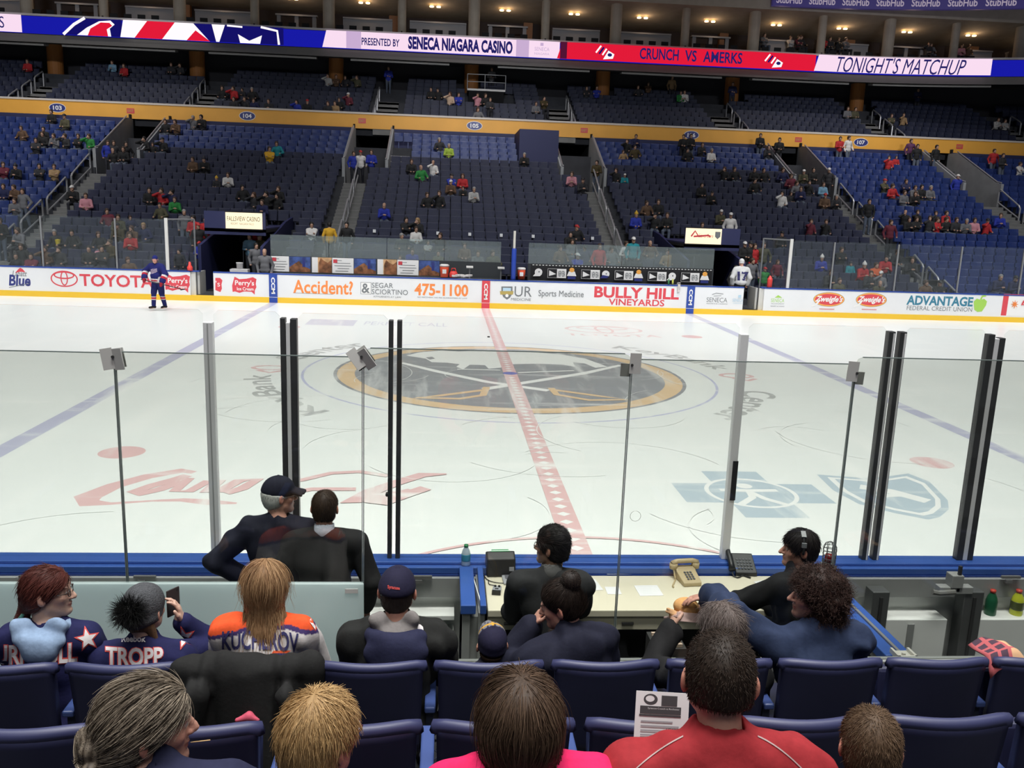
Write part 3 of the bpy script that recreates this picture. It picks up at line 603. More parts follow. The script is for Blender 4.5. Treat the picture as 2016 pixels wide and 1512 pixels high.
# --- seats
m_snavy = mat('seat_navy', (.009, .012, .042), .6, noise=.12, nscale=3); m_sblue = mat('seat_blue', (.011, .028, .140), .42, noise=.12, nscale=3)
def far_seat_mesh(nm, m, open_=False):
    b = MB()
    N = 4
    for k in range(N):           # back panel, a shade hollow, with a flat top edge
        a0, a1 = -.246+.492*k/N, -.246+.492*(k+1)/N; yy = lambda x: -.022*(x/.246)**2; v = []
        for z, dy in ((.38, -.05), (.845, .0), (.875, .012), (.875, .045)):
            for x in (a0, a1): v += [(x, yy(x)+dy-.03, z)]
        for z in (.875, .38):
            for x in (a0, a1): v += [(x, yy(x)+.03, z)]
        b.add(v, [(2*i, 2*i+1, 2*i+3, 2*i+2) for i in range(5)])
        if k == 0: b.add([v[i] for i in range(0, 12, 2)], [tuple(range(6))])
        if k == N-1: b.add([v[i] for i in range(1, 12, 2)], [tuple(range(6))])
    b.obox((0, -.27, .37), (.42, .40, .05)) if open_ else b.obox((0, -.115, .54), (.455, .05, .30), Matrix.Rotation(-.12, 3, 'X')); b.box(-.03, .03, -.1, -.02, 0, .42)
    return b.mesh(nm, m)
ms_n, ms_b = far_seat_mesh('stand_seat', m_snavy), far_seat_mesh('stand_seat', m_sblue)
mo_n, mo_b = far_seat_mesh('stand_seat', m_snavy, True), far_seat_mesh('stand_seat', m_sblue, True)
sect = [(103, -36.0, -19.85), (104, -18.4, -6.98), (105, -5.62, 5.58), (106, 6.8, 18.72), (107, 19.95, 27.2), (108, 28.9, 40)]
SECT_NAME = {103: 'under the oval 103 sign', 104: 'under the oval 104 sign', 105: 'under the oval 105 sign', 106: 'under the oval 106 sign', 107: 'under the oval 107 sign', 108: 'beyond the last stairs'}
slots = []
for k in range(-1, 22):
    for sec, x0, x1 in sect:
        a, c = x0, x1
        if k >= 16:
            a, c = {103: (-36, -19.85), 104: (-17.2, -7.05), 105: (-4.6, 2.3), 106: (6.95, 17.25), 107: (19.95, 26.9), 108: (29.2, 40)}[sec]
            if sec == 105 and k in (16, 17): c = 4.5
            if sec == 105 and k >= 18 and k < 21: a = -3.5
        n = int((c-a+.06)/.53); off = ((c-a)-n*.53)/2
        for i in range(n):
            x = a+off+.53*(i+.5)
            if k < 8 and any(u-.25 < x < w+.25 for u, w in TUN): continue
            if k < 2 and -11.2 < x < 11.2: continue
            px, py = pj((x, YR(k), ZT(k)))
            if px < -40 or px > 2056: continue
            blue = sec in (103, 107, 108) or k >= 18
            slots.append((k, sec, i, x, blue))
TAKEN = {}
def pick_row(px, py, dz=.33, kmin=-1, kmax=21.4):
    best = None
    for q in range(int(kmin*10), int(kmax*10)+1):
        k = q/10; p = at(px, py, YR(k)-.12); e = abs(p[2]-(ZT(k)+dz))
        if best is None or e < best[0]: best = (e, k, p)
    return best[1], best[2]
def build_seats():
    """the 290 nearest seats each as an object; every seat further up in one object"""
    sl = sorted(slots, key=lambda q: (q[0], q[1], q[2])); singles = sl[:288]; rest = sl[288:]
    num = {}
    taken = lambda k, x: any(abs(x-q) < .33 for q in TAKEN.get(k, ()))
    for k, sec, i, x, blue in singles:
        o = link('stand_seat', (mo_b if blue else mo_n) if taken(k, x) else ms_b if blue else ms_n, None, (x, YR(k), FL(k)))
        key = (k, sec); num[key] = num.get(key, 0)+1
        tag(o, f'{"blue" if blue else "navy"} folding seat, {ordinal(num[key])} from the left, {ordinal(k+2)} row up, {SECT_NAME[sec]}', 'seat', 'lower stand seats nearest the ice')
    for nm, flag, me, mo in (('navy', False, ms_n, mo_n), ('blue', True, ms_b, mo_b)):
        V = np.array([v.co[:] for v in me.vertices]); Vo = np.array([v.co[:] for v in mo.vertices]); Fq = [tuple(p.vertices) for p in me.polygons]; P = [((x, YR(k), FL(k)), taken(k, x)) for k, sec, i, x, bl in rest if bl == flag]
        if not P: continue
        vv = np.concatenate([(Vo if oc else V)+np.array(p) for p, oc in P]); ff = [tuple(a+j*len(V) for a in q) for j in range(len(P)) for q in Fq]
        m2 = bpy.data.meshes.new('stand_seating'); m2.from_pydata(vv.tolist(), [], ff); m2.materials.append(me.materials[0])
        tag(link('stand_seating', m2), f'rows of {nm} folding seats filling the {"middle" if nm == "navy" else "outer and topmost parts"} of the lower stand', 'seats', None, 'stuff')
# --- rails beside and along the stairs
def rail_loop(x, k0, k1, lab):
    t = empty('hand_rail', (x, YR(k0), FL(k0))); tag(t, lab, 'handrail', 'lower stand stair rails')
    y1, z1 = YR(k1)-YR(k0), FL(k1)-FL(k0)
    b = MB(); b.tube([(0, 0, .05), (0, .0, .82), (0, .12, .95), (0, y1-.1, z1+.98), (0, y1, z1+.85), (0, y1, z1+.05)], .045, 6); b.build('loop', m_rail, t)
    b = MB(); b.tube([(0, .0, .30), (0, y1, z1+.30)], .04, 6); b.build('mid_bar', m_rail, t)
for side, xr, lst in (('first', -19.62, ((2, 4.6), (5.2, 7.9), (8.5, 11.3), (12, 15))), ('fourth', 19.72, ((-1, 1.1), (1.5, 2.8), (3.2, 4.4), (7.2, 9.2), (9.8, 12), (12.6, 15))), ('fifth', 28.85, ((6.6, 9), (9.5, 12), (12.5, 15)))):
    for j, (k0, k1) in enumerate(lst): rail_loop(xr, k0, k1, f'grey looped hand rail, {ordinal(j+1)} one up beside the {side} stairs from the left')
for nm, xr in (('second', -6.2), ('third', 6.28)):
    for j, (k0, k1) in enumerate(((4.2, 6.6), (7, 9.6), (10, 12.6), (13, 15.8))): rail_loop(xr, k0, k1, f'grey middle hand rail, {ordinal(j+1)} one up the {nm} stairs from the left')
for x in (-4.6, -3.6): pass
b = MB()
for z in (.35, .62, .9): b.tube([(-4.7, YR(18), FL(17)+z), (-3.6, YR(18), FL(17)+z)], .03, 6)
for x in (-4.7, -3.6): b.tube([(x, YR(18), FL(17)), (x, YR(18), FL(17)+.9)], .03, 6)
tag(b.build('guard_rail', m_rail), 'short three bar guard rail beside the second exit passage', 'railing')

# =================================================================== yellow band and the upper rows
m_yel = mat('band_yellow', (.82, .40, .055), .5, noise=.05, nscale=1); m_cream = mat('band_cream', (.62, .56, .50), .5)
b = MB(); b.box(-42, 42, 33.2, 33.4, 7.98, 8.78); bandO = b.build('balcony_band', m_yel); tag(structure(bandO), 'yellow balcony band across the far stand', 'band')
b = MB(); b.box(-42, 42, 33.16, 33.5, 8.78, 8.88); b.build('band_cap', m_cream, bandO)
bfn2 = lambda u, w, d: (u, 33.19-d*2, w)
m_oval = mat('oval_navy', (.02, .022, .06), .4)
for txt, px, py in (('103', 113, 212), ('104', 487, 229), ('105', 934, 251), ('106', 1361, 269), ('107', 1695, 280)):
    p = at(px, py, 33.19); s = Sheet(); s.ell(p[0], 8.4, .46, .25, 4, 32); s.ell(p[0], 8.4, .43, .22, 1, 32); s.text(txt, p[0]-.24, 8.28, p[0]+.24, 8.52, 4, .03)
    tag(s.build('section_sign', bfn2, AM, None, .0015), f'navy oval section sign reading {txt} on the yellow band', 'sign', 'oval section signs')
for i, (px, py) in enumerate(((257, 217), (713, 240), (1150, 260), (1572, 275), (1890, 283))):
    p = at(px, py, 33.19); s = Sheet(); s.rect(p[0]-.21, 8.27, p[0]+.21, 8.54, 0); s.text('EXIT', p[0]-.16, 8.33, p[0]+.16, 8.48, 5, .02)
    tag(s.build('exit_sign', bfn2, AM, None, .0015), f'small red exit sign on the yellow band, {ordinal(i+1)} from the left', 'sign', 'red exit signs')
UY = lambda j: 34.3+.85*j; UZ = lambda j: 9.02+.37*j
UA = [at(px, py, 37)[0] for px, py in ((85, 165), (412, 180), (764, 200), (1100, 212), (1425, 222), (1720, 232), (2000, 235))]
b = MB()
for j in range(9): b.box(-44, 44, UY(j)-.65, UY(j)+.22, UZ(j)-1.4, UZ(j)-.86)
structure(b.build('floor_upper_stand', m_conc), 'stepped dark floor of the upper rows above the yellow band', 'stand')
m_sdark = mat('seat_upper', (.008, .012, .038), .6, noise=.15, nscale=2)
me = ms_n; V = np.array([v.co[:] for v in me.vertices]); Fq = [tuple(p.vertices) for p in me.polygons]; P = []
for j in range(9):
    x = -40
    while x < 42:
        if not any(abs(x-a) < .95 for a in UA) and not (j >= 7 and abs((x+.08+4.45) % 8.9-4.45) < .8) and not (j in (4, 5, 6) and -.6 < x < 2.6): P.append((x, UY(j), UZ(j)-.86))
        x += .53
vv = np.concatenate([V+np.array(p) for p in P]); ff = [tuple(a+q*len(V) for a in t) for q in range(len(P)) for t in Fq]
m2 = bpy.data.meshes.new('upper_seating'); m2.from_pydata(vv.tolist(), [], ff); m2.materials.append(m_sdark); tag(link('upper_seating', m2), 'dim rows of navy seats above the yellow band', 'seats', None, 'stuff')
for i, a in enumerate(UA):
    t = empty('upper_stairs', (0, 0, 0)); t['kind'] = 'structure'; tag(t, f'{ordinal(i+1)} flight of grey steps from the left above the yellow band', 'stairs', 'upper stand stairs')
    b = MB(); c = MB()
    for j in range(6):
        yf = UY(j)-.65; zk = UZ(j)-.86; b.box(a-.62, a+.62, yf-.42, yf, zk-.5, zk-.185); b.box(a-.62, a+.62, yf, UY(j)+.25, zk-.4, zk+.006); c.box(a-.62, a+.62, yf-.425, yf-.38, zk-.185, zk-.178); c.box(a-.62, a+.62, yf-.005, yf+.04, zk+.004, zk+.012)
    b.build('steps', m_step, t); c.build('step_edges', m_nose, t)
    for q in range(3):
        y0, z0 = UY(q*2)-.3, UZ(q*2)-.86; r = MB(); xr = a-.66 if a < 0 else a+.66
        r.tube([(xr, y0, z0), (xr, y0, z0+.8), (xr, y0+.1, z0+.9), (xr, y0+1.1, z0+1.35), (xr, y0+1.2, z0+1.25), (xr, y0+1.2, z0+.5)], .045, 6); r.build('rail', m_rail, t)
m_void = mat('upper_wall_dark', (.018, .018, .022), .9); m_sof = mat('soffit_grey', (.10, .095, .09), .8, noise=.06, nscale=1)
b = MB(); b.box(-46, 46, 42.3, 42.5, 9, 17); structure(b.build('wall_upper_back', m_void), 'dark wall behind the upper rows', 'wall')
def ledY(x): return 36-(.016*(x-22)**2 if x > 22 else 0)
def strip(name, xs, prof, mats, parent=None):
    """sweeps a (dy, z) profile along the curving front of the suite level"""
    b = MB(); n = len(prof); v = [(x, ledY(x)+dy, z) for x in xs for dy, z in prof]; f = [(i*n+k, (i+1)*n+k, (i+1)*n+(k+1) % n, i*n+(k+1) % n) for i in range(len(xs)-1) for k in range(n)]
    b.add(v, f); b.f += [tuple(range(n)), tuple(range((len(xs)-1)*n, len(xs)*n))]; b.m += [0, 0]
    return b.build(name, mats, parent)
XS = [-46, -30, 0, 22]+[22+k*1.6 for k in range(1, 15)]
so = strip('ceiling_soffit', XS, [(.05, 12.3), (3.4, 12.75), (3.4, 13.2), (.05, 13.2)], m_sof); tag(structure(so), 'grey soffit under the screen ribbon', 'ceiling')
structure(strip('ceiling_upper', XS, [(3.4, 13.0), (6.6, 13.0), (6.6, 13.2), (3.4, 13.2)], m_void), 'dark ceiling above the upper rows', 'ceiling')
m_tubeoff = mat('lamp_cover', (.26, .25, .235), .5)
for i, px0, px1 in ((0, -60, 95), (1, 130, 350), (2, 415, 625), (3, 692, 885), (4, 980, 1160), (5, 1223, 1420), (6, 1480, 1670), (7, 1715, 1920)):
    a, c = at(px0, 110, 37)[0], at(px1, 110, 37)[0]; b = MB(); zt = 12.21
    for q in range(6):
        u, w = a+(c-a)*q/6, a+(c-a)*(q+1)/6; y = ledY((u+w)/2)+.75; b.add([(u, ledY(u)+.5, zt-.02), (w, ledY(w)+.5, zt-.02), (w, ledY(w)+1.15, zt+.06), (u, ledY(u)+1.15, zt+.06), (u, ledY(u)+.5, zt+.10), (w, ledY(w)+.5, zt+.10), (w, ledY(w)+1.15, zt+.19), (u, ledY(u)+1.15, zt+.19)], [(0, 1, 2, 3), (4, 7, 6, 5), (0, 4, 5, 1), (2, 6, 7, 3), (0, 3, 7, 4), (1, 5, 6, 2)])
    tag(b.build('strip_lamp', m_tubeoff), f'long unlit strip lamp under the screen ribbon, {ordinal(i+1)} from the left', 'lamp', 'unlit strip lamps')
m_colo = mat('column_orange', (.30, .115, .025), .7)
for i, x in enumerate((-26.8, -17.9, -8.97, -.06, 8.8, 17.72, 26.6)):
    b = MB(); b.lathe([(.48, 8.6), (.48, 13.1)], (x, 41.2, 0), 20); tag(b.build('round_column', m_colo, smooth=False), f'orange round column behind the upper rows, {ordinal(i+1)} from the left', 'column', 'orange columns')
t = empty('camera_platform', (.95, 39.3, UZ(5)-.2)); tag(t, 'small white edged camera platform in the upper rows beside the orange column', 'platform')
x0, x1 = at(920, 176, 38.6)[0], at(995, 176, 38.6)[0]; t.location = ((x0+x1)/2, 39.3, at(955, 176, 38.6)[2]); w = (x1-x0)/2
b = MB(); b.box(-w, w, -.72, .7, -.10, .02); b.build('deck', mat('deck_white', (.85, .82, .78), .5), t)
b = MB()
for xx in (-w, -.1, w): b.tube([(xx, -.68, 0), (xx, -.68, .9)], .03, 6)
for z in (.45, .9): b.tube([(-w, -.68, z), (w, -.68, z)], .025, 6)
b.build('railing', m_rail, t)
b = MB(); b.box(-w+.1, w-.1, -.6, .6, -1.2, -.10); b.build('support', m_black, t)

# =================================================================== screen ribbon
led = empty('screen_ribbon', (0, 36, 13.2)); led.location = (0, 0, 0); tag(led, 'long lit screen ribbon across the suite front', 'screen')
strip('screen_case', XS, [(.02, 12.74), (.3, 12.74), (.3, 13.74), (.02, 13.74)], m_black, led)
strip('screen_ledge', XS, [(-.04, 13.74), (.4, 13.74), (.4, 13.86), (-.04, 13.86)], mat('ledge_grey', (.36, .34, .34), .5), led)
L_white = glow('led_white', (1.0, .76, .93), .95); L_lav = glow('led_lavender', (.78, .56, .86), .75); L_blue = glow('led_blue', (.012, .014, .50), .75); L_navy = glow('led_navy', (.01, .008, .19), .7)
L_red = glow('led_red', (.85, .012, .045), .9); L_ink = glow('led_ink', (.03, .025, .22), .6); L_hot = glow('led_pure_white', (1.0, .93, .97), 1.05); L_dk = glow('led_dark_red', (.12, .01, .05), .7)
LM = [L_white, L_lav, L_blue, L_navy, L_red, L_ink, L_hot, L_dk]
zl0, zl1 = 12.76, 13.72
def lp(px, py):      # screen place seen there
    x = at(px, py, 36)[0]
    for _ in range(4): x = at(px, py, ledY(x))[0]
    return x
def lq(px, v): return (lp(px, 60+px*.045), zl0+(zl1-zl0)*v)
lfn = lambda u, w, d: (u, ledY(u)+.012-d*5, w)
def seg(s, px0, px1, m, slant=0.0):
    x0, x1 = lq(px0, 0)[0], lq(px1, 0)[0]; n = max(1, int((x1-x0)/1.2))
    for k in range(n):
        a, c = x0+(x1-x0)*k/n, x0+(x1-x0)*(k+1)/n
        s.poly([(a-(slant if k == 0 else 0), zl0), (c, zl0), (c, zl1), (a+(slant if k == 0 else 0), zl1)], m)
    s.same(n)
def lt(s, t, px0, px1, v0, v1, m, bold=.0, shear=0.0): x0, x1 = lq(px0, 0)[0], lq(px1, 0)[0]; s.text(t, x0, zl0+(zl1-zl0)*v0, x1, zl0+(zl1-zl0)*v1, m, bold, shear)
s = Sheet(); seg(s, -120, 2120, 2)
seg(s, -120, 47, 0); lt(s, 'AMERKS', -75, 13, .2, .85, 5)
PQ = lambda *q: [lq(px, v) for px, v in q]
s.poly(PQ((125, 0), (165, .95), (243, 1), (247, 0)), 3); s.stroke(PQ((128, 0), (150, .6), (172, 1)), .16, 6); s.poly(PQ((155, 0), (175, .45), (200, .85), (222, .92), (230, .7), (220, .45), (222, 0)), 6); s.poly(PQ((176, 0), (182, .4), (203, .78), (220, .78), (225, .62), (214, .4), (216, 0)), 4)
s.poly(PQ((240, 0), (247, 1), (384, 1), (415, 0)), 6); s.poly(PQ((268, 0), (294, 1), (348, 1), (322, 0)), 4); s.poly(PQ((370, 0), (388, .6), (416, 0)), 4); s.poly(PQ((384, 1), (416, 0), (560, 0), (560, 1)), 3)
s.poly(PQ((420, 1), (446, 1), (434, 0), (428, 0)), 6); s.stroke(PQ((450, .97), (480, .93)), .1, 6); s.poly(PQ((471, .5), (493, .15), (518, .5), (514, 0), (475, 0)), 6); s.stroke(PQ((516, .98), (548, .8), (551, 0)), .13, 6)
seg(s, 640, 1100, 0, .12); seg(s, 683, 712, 1); seg(s, 1015, 1040, 1)
lt(s, 'PRESENTED BY', 713, 787, .22, .66, 5, .02); lt(s, 'SENECA NIAGARA CASINO', 804, 1008, .12, .88, 5, .045); lt(s, 'SENECA', 1051, 1080, .4, .62, 1); lt(s, 'NIAGARA', 1051, 1080, .16, .3, 1); s.rect(*lq(1062, .7), *lq(1068, .88), 1)
seg(s, 1100, 1600, 4, .15); seg(s, 1101, 1114, 7); lt(s, 'CRUNCH', 1256, 1332, .2, .88, 5, .02); lt(s, 'VS', 1344, 1367, .2, .88, 5, .02); lt(s, 'AMERKS', 1380, 1456, .2, .88, 5, .02)
for p in (1188, 1517):
    c = lq(p, .5)
    for k in range(4): s.stroke([(c[0]-.55+k*.2, c[1]-.05-.06*k), (c[0]-.25+k*.17, c[1]+.36-.08*k)], .1, 6 if k % 2 == 0 else 3)
    s.poly([(c[0]-.1, c[1]-.42), (c[0]+.5, c[1]-.36), (c[0]+.58, c[1]-.1), (c[0]+.2, c[1]+.1)], 6); s.ell(c[0]+.3, c[1]-.15, .14, .1, 5, 12)
seg(s, 1600, 1940, 0, .12); lt(s, "TONIGHT'S MATCHUP", 1640, 1890, .0, .97, 5, .0, .35); seg(s, 2012, 2120, 0)
s.build('screen_picture', lfn, LM, led, .0008)
# upper ribbon at the right
s = Sheet(); x0 = at(1522, 5, 36.4)[0]; up = empty('upper_ribbon', (0, 0, 0)); tag(up, 'navy ribbon with repeated white wordmark above the suites at right', 'screen')
cy = lambda u: 36.4-.012*max(u-18, 0)**2
b = MB(); zz = lambda u: 16.60+.0
N = 22
xs_ = [x0+k*1.05 for k in range(N)]
v = [(x, cy(x)+dy, z) for x in xs_ for dy, z in ((0, 16.62), (.3, 16.62), (.3, 17.9), (0, 17.9))]; n = 4
b.add(v, [(i*n+k, (i+1)*n+k, (i+1)*n+(k+1) % n, i*n+(k+1) % n) for i in range(N-1) for k in range(n)]+[(0, 1, 2, 3), tuple(range((N-1)*4, N*4))])
b.build('ribbon_case', mat('ribbon_navy', (.035, .025, .13), .5, emit=.5), up)
X = x0+.2
while X < xs_[-1]-2: s.text('StubHub', X, 16.78, X+1.62, 17.22, 0, .02); X += 2.05
s.build('ribbon_lettering', lambda u, w, d: (u, cy(u)-.003-d, w), [glow('ribbon_white', (.62, .52, .66), .55)], up)

# =================================================================== suites behind the ribbon
m_scon = mat('suite_concrete', (.30, .26, .21), .8, noise=.08, nscale=2); m_sdk = mat('suite_dark', (.030, .022, .022), .85); m_cnt = mat('suite_counter', (.24, .235, .245), .5); m_wood = mat('suite_wood', (.20, .09, .035), .6)
b = MB(); b.box(-46, 46, 36.4, 42.4, 13.3, 13.5); structure(b.build('floor_suites', m_sdk), 'dark floor of the suite level', 'floor')
b = MB(); b.box(-46, 46, 38.7, 42.0, 13.5, 14.15); structure(b.build('floor_suites_back', m_sdk), 'raised dark floor at the back of the suites', 'floor')
b = MB(); b.box(-46, 46, 42.0, 42.3, 13.5, 17.2); structure(b.build('wall_suites_back', m_sdk), 'dark back wall of the suites', 'wall')
b = MB(); b.prism([(37.1, 16.5), (42.2, 15.9), (42.2, 16.2), (37.1, 16.9)], lambda u, w, d: (d, u, w), -46, 46); structure(b.build('ceiling_suites', m_scon), 'tan sloping ceiling of the suites', 'ceiling')
b = MB(); b.box(-46, 46, 36.9, 37.3, 16.5, 19.5); structure(b.build('wall_above_suites', m_scon), 'concrete face above the suites', 'wall')
bulb = glow('downlight_warm', (1.0, .60, .25), 9.0)
for i in range(-7, 9):
    x = -.06+4.45*i
    if x < -33 or x > 36: continue
    big = i % 2 == 0; r = .36 if big else .26
    b = MB(); b.lathe([(r, 13.5), (r, 16.7)], (x, 37.7, 0), 18); tag(b.build('suite_column', m_scon), f'tan suite column, {ordinal(i+8)} from the left above the screen ribbon', 'column', 'suite columns')
    b = MB(); b.prism([(36.9, 13.5), (38.68, 13.5), (38.68, 15.2), (38.2, 15.2)], lambda u, w, d: (d, u, w), x-.05, x+.05); tag(b.build('suite_partition', m_sdk), f'low dark partition behind the {ordinal(i+8)} suite column from the left', 'partition', 'suite partitions')
    xc = x+2.2
    t = empty('bar_counter', (xc, 39.6, 14.15)); tag(t, f'grey bar counter in the {ordinal(i+8)} suite from the left', 'counter', 'suite counters')
    b = MB(); w = 1.3+.25*((i*7) % 3); b.box(-w, w, -.2, .2, 1.0, 1.10); b.build('top', m_cnt, t)
    b = MB(); b.box(-w, w, -.12, .12, 0, 1.0) if i % 3 else [b.box(q-.12, q+.12, -.12, .12, 0, 1.0) for q in (-w+.2, 0, w-.2)]; b.build('front', m_cnt, t)
    t = empty('ceiling_downlight', (xc-.2, 39.3, 16.1)); tag(t, f'pair of warm downlights in the {ordinal(i+8)} suite from the left', 'lamp', 'suite downlights')
    for q in (-.22, .22):
        b = MB(); b.lathe([(0, -.02), (.13, -.02), (.13, .05), (0, .05)], (q, 0, 0), 12); b.build('bulb', bulb, t)
    if True:
        l = bpy.data.lights.new('suite_glow', 'POINT'); l.energy = 17; l.color = (1, .7, .45); l.shadow_soft_size = .15; o = bpy.data.objects.new('suite_glow', l); COL.objects.link(o); o.location = (xc, 39.2, 15.7)
    for q in range(4):
        b = MB(); xx = x+.7+q*.8; b.box(xx-.22, xx+.22, 37.3, 37.36, 13.5, 14.35); b.box(xx-.22, xx+.22, 36.85, 37.3, 13.9, 13.97)
        tag(b.build('suite_chair', m_black), f'dark suite chair, {ordinal(q+1)} from the left in the {ordinal(i+8)} suite', 'chair', 'suite chairs')
    if i in (-2, 0, 3, 5, 7, -5): b = MB(); b.box(x+3.4, x+4.0, 41.5, 41.9, 13.5, 15.9); tag(b.build('wood_panel', m_wood), f'orange wood panel at the back of the {ordinal(i+8)} suite', 'panel', 'suite wood panels')
# =================================================================== bodies: smooth unions of tapering limbs, meshed as one skin
class Prims:
    def __init__(s): s.p = []
    def cap(s, a, b, ra, rb, k=.02, neg=False, tag=0):
        a = np.array(a, float); b = np.array(b, float); r = max(ra, rb)
        s.p.append(('c', (a, b, ra, rb), k, neg, tag, np.minimum(a, b)-r, np.maximum(a, b)+r)); return s
    def chain(s, pts, rs, k=.015, tag=0):
        for i in range(len(pts)-1): s.cap(pts[i], pts[i+1], rs[i], rs[i+1], k, False, tag)
        return s
    def ell(s, c, r, R=None, k=.02, neg=False, tag=0):
        c = np.array(c, float); r = np.array(r, float); R = np.eye(3) if R is None else R; ext = np.abs(R)@r
        s.p.append(('e', (c, r, R), k, neg, tag, c-ext, c+ext)); return s
    def cut(s, c, n, k=.006):
        """removes everything on the n side of the plane through c"""
        s.p.append(('h', (np.array(c, float), np.array(n, float)/np.linalg.norm(n)), k, True, 0, None, None)); return s
def sd(pr, P):
    kind, a = pr[0], pr[1]
    if kind == 'c':
        A, B, ra, rb = a; ba = B-A; pa = P-A; L = max(float(ba@ba), 1e-9); h = np.clip(pa@ba/L, 0, 1)
        return np.linalg.norm(pa-h[..., None]*ba, axis=-1)-(ra+(rb-ra)*h)
    if kind == 'e':
        c, r, R = a; q = (P-c)@R; k0 = np.linalg.norm(q/r, axis=-1); k1 = np.linalg.norm(q/(r*r), axis=-1); return k0*(k0-1)/np.maximum(k1, 1e-6)
    c, n = a; return -((P-c)@n)
def surface(prims, h, disp=None):
    """vertices and quads of the zero surface of the blended shapes (surface nets on a grid of step h)"""
    add = [p for p in prims.p if not p[3]]
    lo = np.min([p[5] for p in add], 0)-3*h-.01; hi = np.max([p[6] for p in add], 0)+3*h+.01
    n = np.ceil((hi-lo)/h).astype(int)+1; ax = [(lo[i]+h*np.arange(n[i])).astype(np.float32) for i in range(3)]
    D = np.full(n, .5, np.float32)
    for pr in prims.p:
        k = pr[2]
        if pr[5] is None: s0, s1 = np.zeros(3, int), n
        else:
            m = k+3*h; s0 = np.clip(np.floor((pr[5]-m-lo)/h).astype(int), 0, n); s1 = np.clip(np.ceil((pr[6]+m-lo)/h).astype(int)+1, 0, n)
        sl = tuple(slice(a, b) for a, b in zip(s0, s1))
        P = np.stack(np.meshgrid(*[ax[i][s0[i]:s1[i]] for i in range(3)], indexing='ij'), -1)
        if P.size == 0: continue
        d = sd(pr, P).astype(np.float32); E = D[sl]
        if pr[3]: E = -E
        t = np.clip(.5+.5*(E-d)/k, 0, 1); E = E*(1-t)+d*t-k*t*(1-t)
        D[sl] = -E if pr[3] else E
    if disp is not None:
        idx = np.argwhere(np.abs(D) < .03+2*h)
        if len(idx): D[tuple(idx.T)] += disp(lo+idx*h).astype(np.float32)
    S = D < 0
    c = S[:-1, :-1, :-1].astype(np.int8)
    for i, j, k in ((1, 0, 0), (0, 1, 0), (0, 0, 1), (1, 1, 0), (1, 0, 1), (0, 1, 1), (1, 1, 1)): c = c+S[i:n[0]-1+i, j:n[1]-1+j, k:n[2]-1+k]
    act = (c > 0) & (c < 8); cells = np.argwhere(act); vid = np.full(act.shape, -1, np.int32); vid[tuple(cells.T)] = np.arange(len(cells))
    acc = np.zeros((len(cells), 3)); cnt = np.zeros(len(cells)); corners = [(i, j, k) for i in (0, 1) for j in (0, 1) for k in (0, 1)]
    for a in corners:
        for ax_ in range(3):
            if a[ax_]: continue
            b_ = list(a); b_[ax_] = 1; d0 = D[tuple((cells+a).T)]; d1 = D[tuple((cells+b_).T)]; m = (d0 < 0) != (d1 < 0)
            t = np.where(m, d0/np.where(m, d0-d1, 1), 0); q = np.array(a, float)+np.zeros((len(cells), 3)); q[:, ax_] += t; acc[m] += q[m]; cnt[m] += 1
    V = lo+(cells+acc/cnt[:, None])*h; F = []
    for ax_ in range(3):
        o1, o2 = [(1, 2), (2, 0), (0, 1)][ax_]
        sa = [slice(None)]*3; sb = [slice(None)]*3; sa[ax_] = slice(0, n[ax_]-1); sb[ax_] = slice(1, n[ax_]); A = S[tuple(sa)]; B = S[tuple(sb)]
        e = np.argwhere(A != B); e = e[(e[:, o1] > 0) & (e[:, o2] > 0) & (e[:, o1] < n[o1]-1) & (e[:, o2] < n[o2]-1)]
        q = []
        for u, w in ((-1, -1), (0, -1), (0, 0), (-1, 0)):
            z = e.copy(); z[:, o1] += u; z[:, o2] += w; q.append(vid[tuple(z.T)])
        q = np.stack(q, 1); fl = ~A[tuple(e.T)]; q[fl] = q[fl][:, ::-1]; F.append(q)
    return V, np.concatenate(F)
def raw_mesh(name, V, F, mats, tint=None, mi=None, smooth=True):
    me = bpy.data.meshes.new(name); V = np.asarray(V, np.float32)
    me.vertices.add(len(V)); me.vertices.foreach_set('co', V.ravel()); k = F.shape[1]
    me.loops.add(F.size); me.loops.foreach_set('vertex_index', F.astype(np.int32).ravel()); me.polygons.add(len(F)); me.polygons.foreach_set('loop_start', np.arange(0, F.size, k, dtype=np.int32)); me.polygons.foreach_set('loop_total', np.full(len(F), k, np.int32))
    for m in (mats if isinstance(mats, (list, tuple)) else [mats]): me.materials.append(m)
    if mi is not None: me.polygons.foreach_set('material_index', mi.astype(np.int32))
    me.update(calc_edges=True)
    if smooth: me.polygons.foreach_set('use_smooth', np.ones(len(F), bool))
    if tint is not None:
        a = me.color_attributes.new('tint', 'FLOAT_COLOR', 'POINT'); a.data.foreach_set('color', np.concatenate([tint, np.ones((len(V), 1))], 1).astype(np.float32).ravel())
    return me
def rotm(yaw=0, pitch=0, roll=0):
    """yaw > 0 turns to the right (+x), pitch > 0 bends forward/down, roll > 0 tips to the right; columns are the turned axes"""
    cy, sy = math.cos(yaw), math.sin(yaw); cp, sp = math.cos(pitch), math.sin(pitch); cr, sr = math.cos(roll), math.sin(roll)
    Rz = np.array([[cy, sy, 0], [-sy, cy, 0], [0, 0, 1]]); Rx = np.array([[1, 0, 0], [0, cp, sp], [0, -sp, cp]]); Ry = np.array([[cr, 0, sr], [0, 1, 0], [-sr, 0, cr]])
    return Rz@Rx@Ry
def unit(v): v = np.array(v, float); return v/max(np.linalg.norm(v), 1e-9)
